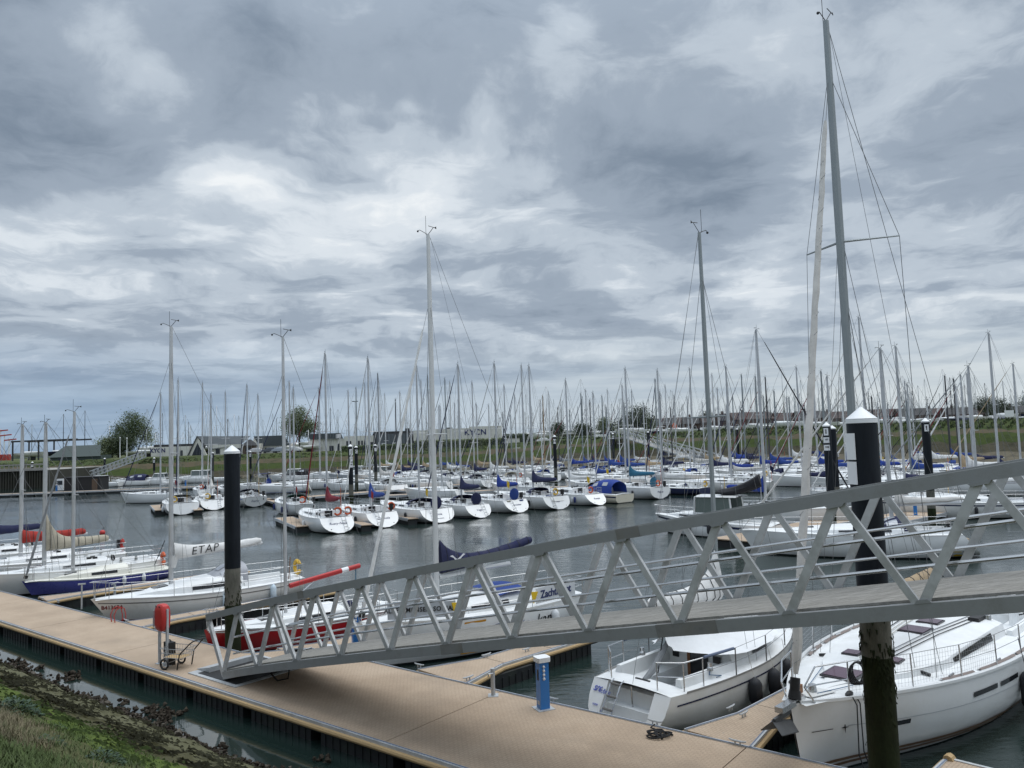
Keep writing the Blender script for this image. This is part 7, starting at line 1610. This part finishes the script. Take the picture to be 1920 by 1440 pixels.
# rough grass along the crest of the far bank
mb = MB(); mb2 = MB(); rg = random.Random(22)
for k in range(26000):
    i = rg.randrange(10, len(fp)-30); p = fp[i]; wv = sstep(p.x, -20, 34); u_ = lerp(rg.uniform(12, 18.6), rg.uniform(15.4, 21.5), wv); q = p+nrm[i]*u_; c = Vector((q.x+rg.uniform(-.8, .8), q.y, bank_z(wv, u_)-.05)); hgt = rg.uniform(.2, .65)*lerp(.5, 1, wv)*(1 if sin(p.x*.2)+sin(p.x*.53+u_) > -.4 else .5); a = rg.uniform(0, pi); sd_ = Vector((cos(a), sin(a), 0))*rg.uniform(.10, .28); l = Vector((rg.gauss(0, .15), rg.gauss(0, .15), hgt)); b_ = mb if rg.random() < .7 else mb2
    b_.face([b_.vert(v) for v in (c-sd_, c+sd_, c+l)])
mb.build('bank_tussocks', mat('tussock_green', (.044, .070, .023), .9, var=.35, vscale=.4), kind='stuff'); mb2.build('dry_tussocks', mat('tussock_dry', (.085, .088, .04), .9, var=.3, vscale=.4), kind='stuff')
# ---- boats ashore
def ashore_mesh(L, hm, seed, mh):
    """hull on a cradle, cabin, boom cover and mast of a distant boat"""
    h = Hull(L, L*.33, 1.0, 1.35, .8, .4, .75); o = []
    mb = MB(); S_ = []
    for t_ in TS[::2]+[1.0]:
        zs = h.zs(t_); P = [(h.X(t_, z), h.hy(t_, z), z+1.9) for z in (zs, zs*.6, .1, -.25)]+[(h.X(t_, 0), 0, 1.5)]; S_.append(P+[(x, -y, z) for x, y, z in P[-2::-1]])
    mb.loft(S_, cap0=True); mb.loft([[S_[k][0], S_[k][-1]] for k in range(len(S_))])
    hullm = mb.mesh('sailing_boat', hm)
    mb = MB(); c = Cabin(h, .32*L, .8*L, .45, .35); secs = []
    for k in range(6): P = c.sec(k/5); secs.append([(x, y, z+1.9) for x, y, z in P]+[(x, -y, z+1.9) for x, y, z in P[-2::-1]])
    mb.loft(secs, cap0=True, cap1=True); cab = mb.mesh('cabin', gel)
    mb = MB(); xm = .56*L; mb.tube([(xm, 0, 3.2), (xm, 0, mh)], [.12, .09], 5, flat=.8); mast = mb.mesh('mast', [alu, alug, alug, alud, alug, alu][seed % 6])
    mb = MB(); mb.tube([(xm, .9, lerp(3, mh, .5)), (xm, -.9, lerp(3, mh, .5))], .04, 4); spr = mb.mesh('spreader', alug)
    mb = MB()
    mb.tube([(L, 0, 3.3), (xm, 0, mh)], .03, 3, caps=False); fs_ = mb.mesh('forestay', wire); mb = MB(); mb.tube([(0, 0, 3.0), (xm, 0, mh)], .03, 3, caps=False); bs_ = mb.mesh('backstay', wire)
    mb = MB(); mb.box((xm-.3, -.12, .2), (xm+1.2, .12, 1.6)); mb.box((L*.25, -1.1, 0), (L*.33, 1.1, .2)); keel = mb.mesh('keel', blackp)
    mb = MB(); mb.box((L*.28, -1.0, 0), (L*.30, -.85, 1.9)); cr_ = mb.mesh('cradle_arm', sheet)
    return hullm, [cab, mast, spr, fs_, bs_, keel, cr_]
VAR = [ashore_mesh(9+.7*k, [gel, gel2, gel, navyp, gel2, gel][k], k, 11.5+1.3*k) for k in range(6)]
def ashore(g, rz, k, label, group, sc=1.0):
    hm_, parts = VAR[k % 6]; o = bpy.data.objects.new('sailing_boat', hm_); COL.objects.link(o); o.location = g; o.rotation_euler = (0, 0, rz); o.scale = (1, 1, sc); tag(o, label, 'sailing boat', group)
    for m_ in parts: c = bpy.data.objects.new(m_.name, m_); COL.objects.link(c); c.parent = o
    return o
rg = random.Random(31)
LAB = 'distant sailing boat ashore, its bare mast in the forest beyond the grass dyke'
FST = []
for i in range(205):
    px = 965+1010*((i*.618034) % 1.0)+rg.uniform(-6, 6); Y = rg.uniform(275, 420) if px < 1420 else rg.uniform(225, 400)
    FST.append((Y, px, rg.uniform(0, 2*pi), rg.randrange(6), rg.uniform(.82, 1.25)))
FST.sort(); NEARN = 62
for Y, px, rz, k, sc in FST[:NEARN]: ashore(G(px, Y, 6.0), rz, k, LAB, 'forest of masts beyond the grass dyke', sc)
# the rest of the forest, past the countable ones, as one mass
vv, ff, mi, mats_ = [], [], [], []
for Y, px, rz, k, sc in FST[NEARN:]:
    M_ = Matrix.Translation(G(px, Y, 6.0)) @ Matrix.Rotation(rz, 4, 'Z') @ Matrix.Diagonal((1, 1, sc, 1))
    for me in [VAR[k][0]]+VAR[k][1]:
        if me.materials[0] not in mats_: mats_.append(me.materials[0])
        b0 = len(vv); vv += [tuple(M_ @ v.co) for v in me.vertices]; ff += [tuple(b0+j for j in p_.vertices) for p_ in me.polygons]; mi += [mats_.index(me.materials[0])]*len(me.polygons)
me = bpy.data.meshes.new('distant_boats'); me.from_pydata(vv, [], ff); me.polygons.foreach_set('material_index', mi)
for m_ in mats_: me.materials.append(m_)
o = bpy.data.objects.new('distant_boats', me); COL.objects.link(o); o['kind'] = 'stuff'
LABL = 'distant sailing boat ashore behind the white club buildings, only its bare mast showing'
for px in (288, 297, 311, 322, 341, 352, 365, 378, 389, 402, 415, 428, 444, 452, 470, 482, 498, 515, 532, 548, 578, 592, 612, 628, 648, 660, 690, 716, 742, 769, 792, 815, 838, 861, 884, 905, 928, 952, 304, 332, 358, 384, 408, 436, 462, 488, 506, 540, 565, 600, 636, 672, 702, 730, 756, 780, 806, 828, 850, 872, 896, 918, 940, 967, 983): ashore(G(px+rg.uniform(-3, 3), rg.uniform(262, 330)), rg.uniform(0, 6.28), rg.randrange(6), LABL, 'masts behind the club buildings', rg.uniform(.75, 1.05))
for px, Y, rz, k, sc, lb in ((25, 240, .1, 1, .9, 'white boat with red underbody ashore at the far left'), (82, 245, 0, 3, .95, 'long dark blue hulled yacht ashore at the far left'), (122, 243, 0, 3, 1.0, 'second dark blue hull ashore left of the trees'), (172, 240, .2, 0, .9, 'white covered boat ashore just left of the trees'), (236, 214, .15, 1, .62, 'white cruiser ashore right of the trees'), (262, 220, -.2, 0, .6, 'smaller white boat ashore beside the annex wall'), (500, 219, .05, 2, .55, 'white hull on a trailer in front of the gabled house'), (545, 221, .05, 0, .55, 'white hull on a trailer under the lone round tree')): ashore(G(px, Y, 5.2 if px < 200 else 5.3), rz, k, lb, 'boats ashore on the left bank', sc)
mb = MB(); g = G(24, 238, 5.2); t = thing('boat_hoist', 'dark travelling boat hoist frame over the hulls at the far left', 'boat hoist', g)
for x in (0, 8):
    for y in (0, 8): MB().bar((x, y, 0), (x, y, 6.2), .35, .35, (1, 0, 0)).build('leg', roofd, t)
for y in (0, 8): MB().bar((-.5, y, 6.2), (20, y, 6.3), .45, .5).build('top_beam', roofd, t)
# parked cars before the club
def car_meshes():
    prof = [(-2.1, .45), (-2.05, .85), (-1.2, 1.0), (-.55, 1.45), (.9, 1.45), (1.75, .98), (2.1, .9), (2.1, .4)]
    mb = MB(); secs = []
    for y, k in ((-.85, 0), (-.80, 1), (.80, 1), (.85, 0)): secs.append([(x, y*(.86 if z > 1.1 else 1), z*(1 if k else .96)) for x, z in prof])
    mb.loft(secs, closed_sec=True, cap0=True, cap1=True); body = mb
    g_ = MB()
    for s in (1, -1): q = [(-1.05, s*.78, 1.03), (1.45, s*.78, 1.02), (.82, s*.725, 1.39), (-.5, s*.725, 1.39)]; g_.poly(q if s < 0 else q[::-1])
    ws = []
    for x in (-1.3, 1.3):
        for s in (.72, -.72): w_ = MB(); w_.tube([(x, s-.1, .32), (x, s+.1, .32)], .32, 10); ws.append(w_)
    return body, g_, ws
CB, CG, CW = car_meshes()
for i, (px, Y, col, lb) in enumerate(((478, 209, (.5, .5, .52), 'silver car parked left of the white trailer hull'), (506, 209, (.05, .06, .08), 'dark car parked in front of the gabled house'), (524, 209, (.30, .33, .38), 'grey blue car parked below the white trailer hull'), (552, 209, (.6, .6, .6), 'white car parked under the lone round tree'), (1018, 226, (.7, .7, .7), 'white car on the bank left of the lettered pile'))):
    t = thing('parked_car', lb, 'car', G(px, Y), rg.uniform(-.3, .3)); CB.build('body', mat('car_paint_%d' % i, col, .3, coat=.4, var=.03), t); CG.build('side_window', glassd, t)
    for w_ in CW: w_.build('wheel', black, t)
# ---- houses and trees beyond the dyke at the right
def house(px, Y, w_, hh, m_, label, roof_m=None, depth=9, ridge=3.4):
    t = thing('brick_house', label, 'house', G(px, Y, 5.5), rg.uniform(-.15, .15)); block('wall', m_, t, 0, w_, 0, depth, 0, hh)
    MB().poly([(-.4, -.5, hh-.1), (w_+.4, -.5, hh-.1), (w_+.2, depth/2, hh+ridge), (-.2, depth/2, hh+ridge)]).poly([(w_+.4, depth+.5, hh-.1), (-.4, depth+.5, hh-.1), (-.2, depth/2, hh+ridge), (w_+.2, depth/2, hh+ridge)]).build('roof', roof_m or tile, t)
    for s in (0, w_): MB().extr([(s, 0, hh), (s, depth, hh), (s, depth/2, hh+ridge-.1)], (.06, 0, 0)).build('gable', m_, t)
    n = max(1, int(w_/3.2))
    for k in range(n):
        for z in ((1, 3.8) if hh > 5 else (1,)): x = (k+.5)*w_/n; fr_ = MB().box((x-.75, -.07, z-.1), (x+.75, -.01, z+1.6)).build('window', whitep, t); MB().box((x-.62, -.10, z), (x+.62, -.07, z+1.5)).build('pane', glassd, fr_)
    MB().box((w_*.3, depth/2-.4, hh+ridge-.6), (w_*.3+.8, depth/2+.4, hh+ridge+1.2)).build('chimney', m_, t); return t
hs = [(1320, 430, 14, 5.5), (1352, 425, 9, 6), (1378, 420, 20, 6.2), (1425, 430, 12, 5.6), (1460, 425, 16, 5.4), (1502, 420, 15, 5.8), (1545, 430, 16, 5.4), (1592, 440, 14, 5.6), (1640, 430, 17, 5.8), (1690, 425, 15, 5.5), (1735, 440, 16, 5.6), (1782, 430, 15, 5.4), (1210, 440, 16, 5.0), (1252, 440, 14, 5.2), (1285, 435, 10, 5.2), (1835, 450, 14, 5.4), (1890, 445, 14, 5.6)]
ds = ['first', 'second', 'third', 'fourth', 'fifth', 'sixth', 'seventh', 'eighth', 'ninth', 'tenth', 'eleventh', 'twelfth', 'thirteenth', 'fourteenth', 'fifteenth', 'sixteenth', 'seventeenth']
for i, (px, Y, w_, hh) in enumerate(sorted(hs)): house(px, Y-55, w_, hh+1.6, brick if i % 3 else brick2, '%s brick house from the left in the row behind the forest of masts' % ds[i], tile if i % 2 else roofd)['group'] = 'brick houses beyond the dyke'
TB = tree('big dark tree between the far gangway head and the brick houses', G(1190, 350, 5.5), [((-3, 0, 6), (5, 4, 4), leafd), ((2, 0, 9.5), (5, 4, 5.0), leafd), ((6, 0, 6), (4.0, 4, 4.5), leafm)], 5, .4, .6, 3600, seed=41)
TC = tree('broad grey green tree mass left of the big dark tree', G(1165, 380, 5.5), [((-4, 0, 4), (6, 4, 3.5), leafd), ((4, 0, 5), (5, 4, 4), leafm)], 4, .4, .6, 2600, seed=42)
cp = [(1108, 470, .7), (1128, 480, .8), (1255, 440, .8), (1280, 450, .7), (1308, 440, .9), (1322, 445, 1.0), (1340, 440, .95), (1362, 450, .9), (1405, 455, .8), (1440, 450, .9), (1462, 450, .9), (1500, 470, .7), (1545, 470, .8), (1612, 460, .8), (1660, 450, .9), (1700, 460, .8), (1762, 450, .8), (1800, 450, .9), (1818, 420, 1.0), (1842, 400, 1.1), (1862, 410, 1.0), (1886, 390, 1.0), (1910, 400, 1.0), (1930, 400, 1.1)]
for i, (px, Y, s) in enumerate(cp):
    src = TB if i % 2 else TC; o = link_copy(src); o.location = G(px, Y, 5.2); o.scale = (s*.85, s*.85, s*.98); o.rotation_euler = (0, 0, i*1.3); o['label'] = 'distant dark tree among the roofs and masts beyond the grass dyke'; o['group'] = 'distant trees beyond the dyke'
    for ch in list(src.children): link_copy(ch, o)
# low woods on the horizon
mb = MB(); rg = random.Random(9)
for i in range(260):
    px = rg.uniform(-200, 2100); Y = rg.uniform(700, 1500); g = G(px, Y, 5.0); hh = rg.uniform(4, 10) if px > 960 else rg.uniform(1, 4)
    mb.ball((g.x, g.y, 5+hh*.4), (rg.uniform(12, 30), 8, hh*rg.uniform(.5, .8)), 9, 5)
v = np.array(mb.v); v += np.random.RandomState(4).normal(0, .7, v.shape)*np.array([1.5, 1, .6]); mb.v = [tuple(q) for q in v]
mb.build('horizon_woods', mat('horizon_wood', (.035, .052, .035), .9, var=.3, vscale=.05), kind='stuff')
# vans, white boats and odds and ends at the foot of the houses
for i, (px, Y, lb) in enumerate(((1655, 330, 'white van parked beyond the dyke below the orange buoy'), (1680, 335, 'second white van parked beyond the dyke right of the orange buoy'), (1300, 360, 'white van parked beyond the dyke left of the brick houses'), (1520, 340, 'white van beyond the dyke left of the thick near pile'))):
    t = thing('white_van', lb, 'van', G(px, Y, 6.0), rg.uniform(-.2, .2)); MB().extr([(0, 0, .6), (5.2, 0, .6), (5.2, 0, 1.5), (4.3, 0, 2.5), (0, 0, 2.6)], (0, 2, 0)).build('body', whitep, t); MB().box((3.6, -.03, 1.5), (4.5, .0, 2.2)).build('side_window', glassd, t)
    for x in (1, 4.2): MB().tube([(x, -.05, .5), (x, .25, .5)], .42, 10).build('wheel', black, t)
for px, Y, z, lb in ((1661, 300, 10.2, 'orange buoy shaped sign on a pole beyond the dyke right of the thick pile'), (1266, 330, 10.6, 'orange buoy shaped sign beyond the dyke right of the far gangway')):
    t = thing('buoy_sign', lb, 'buoy sign', G(px, Y, 6.0)); MB().tube([(0, 0, 0), (0, 0, z-6.8)], .18, 6).build('pole', mat('signal_orange', (.52, .10, .03), .6), t); MB().tube([(0, 0, z-6.9), (0, 0, z-5.6), (0, 0, z-4.6)], [.9, .95, .4], 10).build('buoy_body', mat('signal_orange', (.52, .10, .03), .6), t)
for px, Y, lb in ((1121, 232, 'small white notice board left of the far gangway head'), (1133, 232, 'white notice board right of the small white board on the bank'), (1897, 152, 'white notice board on the dyke crest at the right edge')):
    t = thing('notice_board', lb, 'notice board', G(px, Y, 5.7 if px < 1500 else 7.3)); MB().box((-.9, 0, .7), (.9, .08, 2.0)).build('board', whitep, t); MB().box((-.05, .08, -.3), (.05, .14, 1.8)).build('post', galv, t)
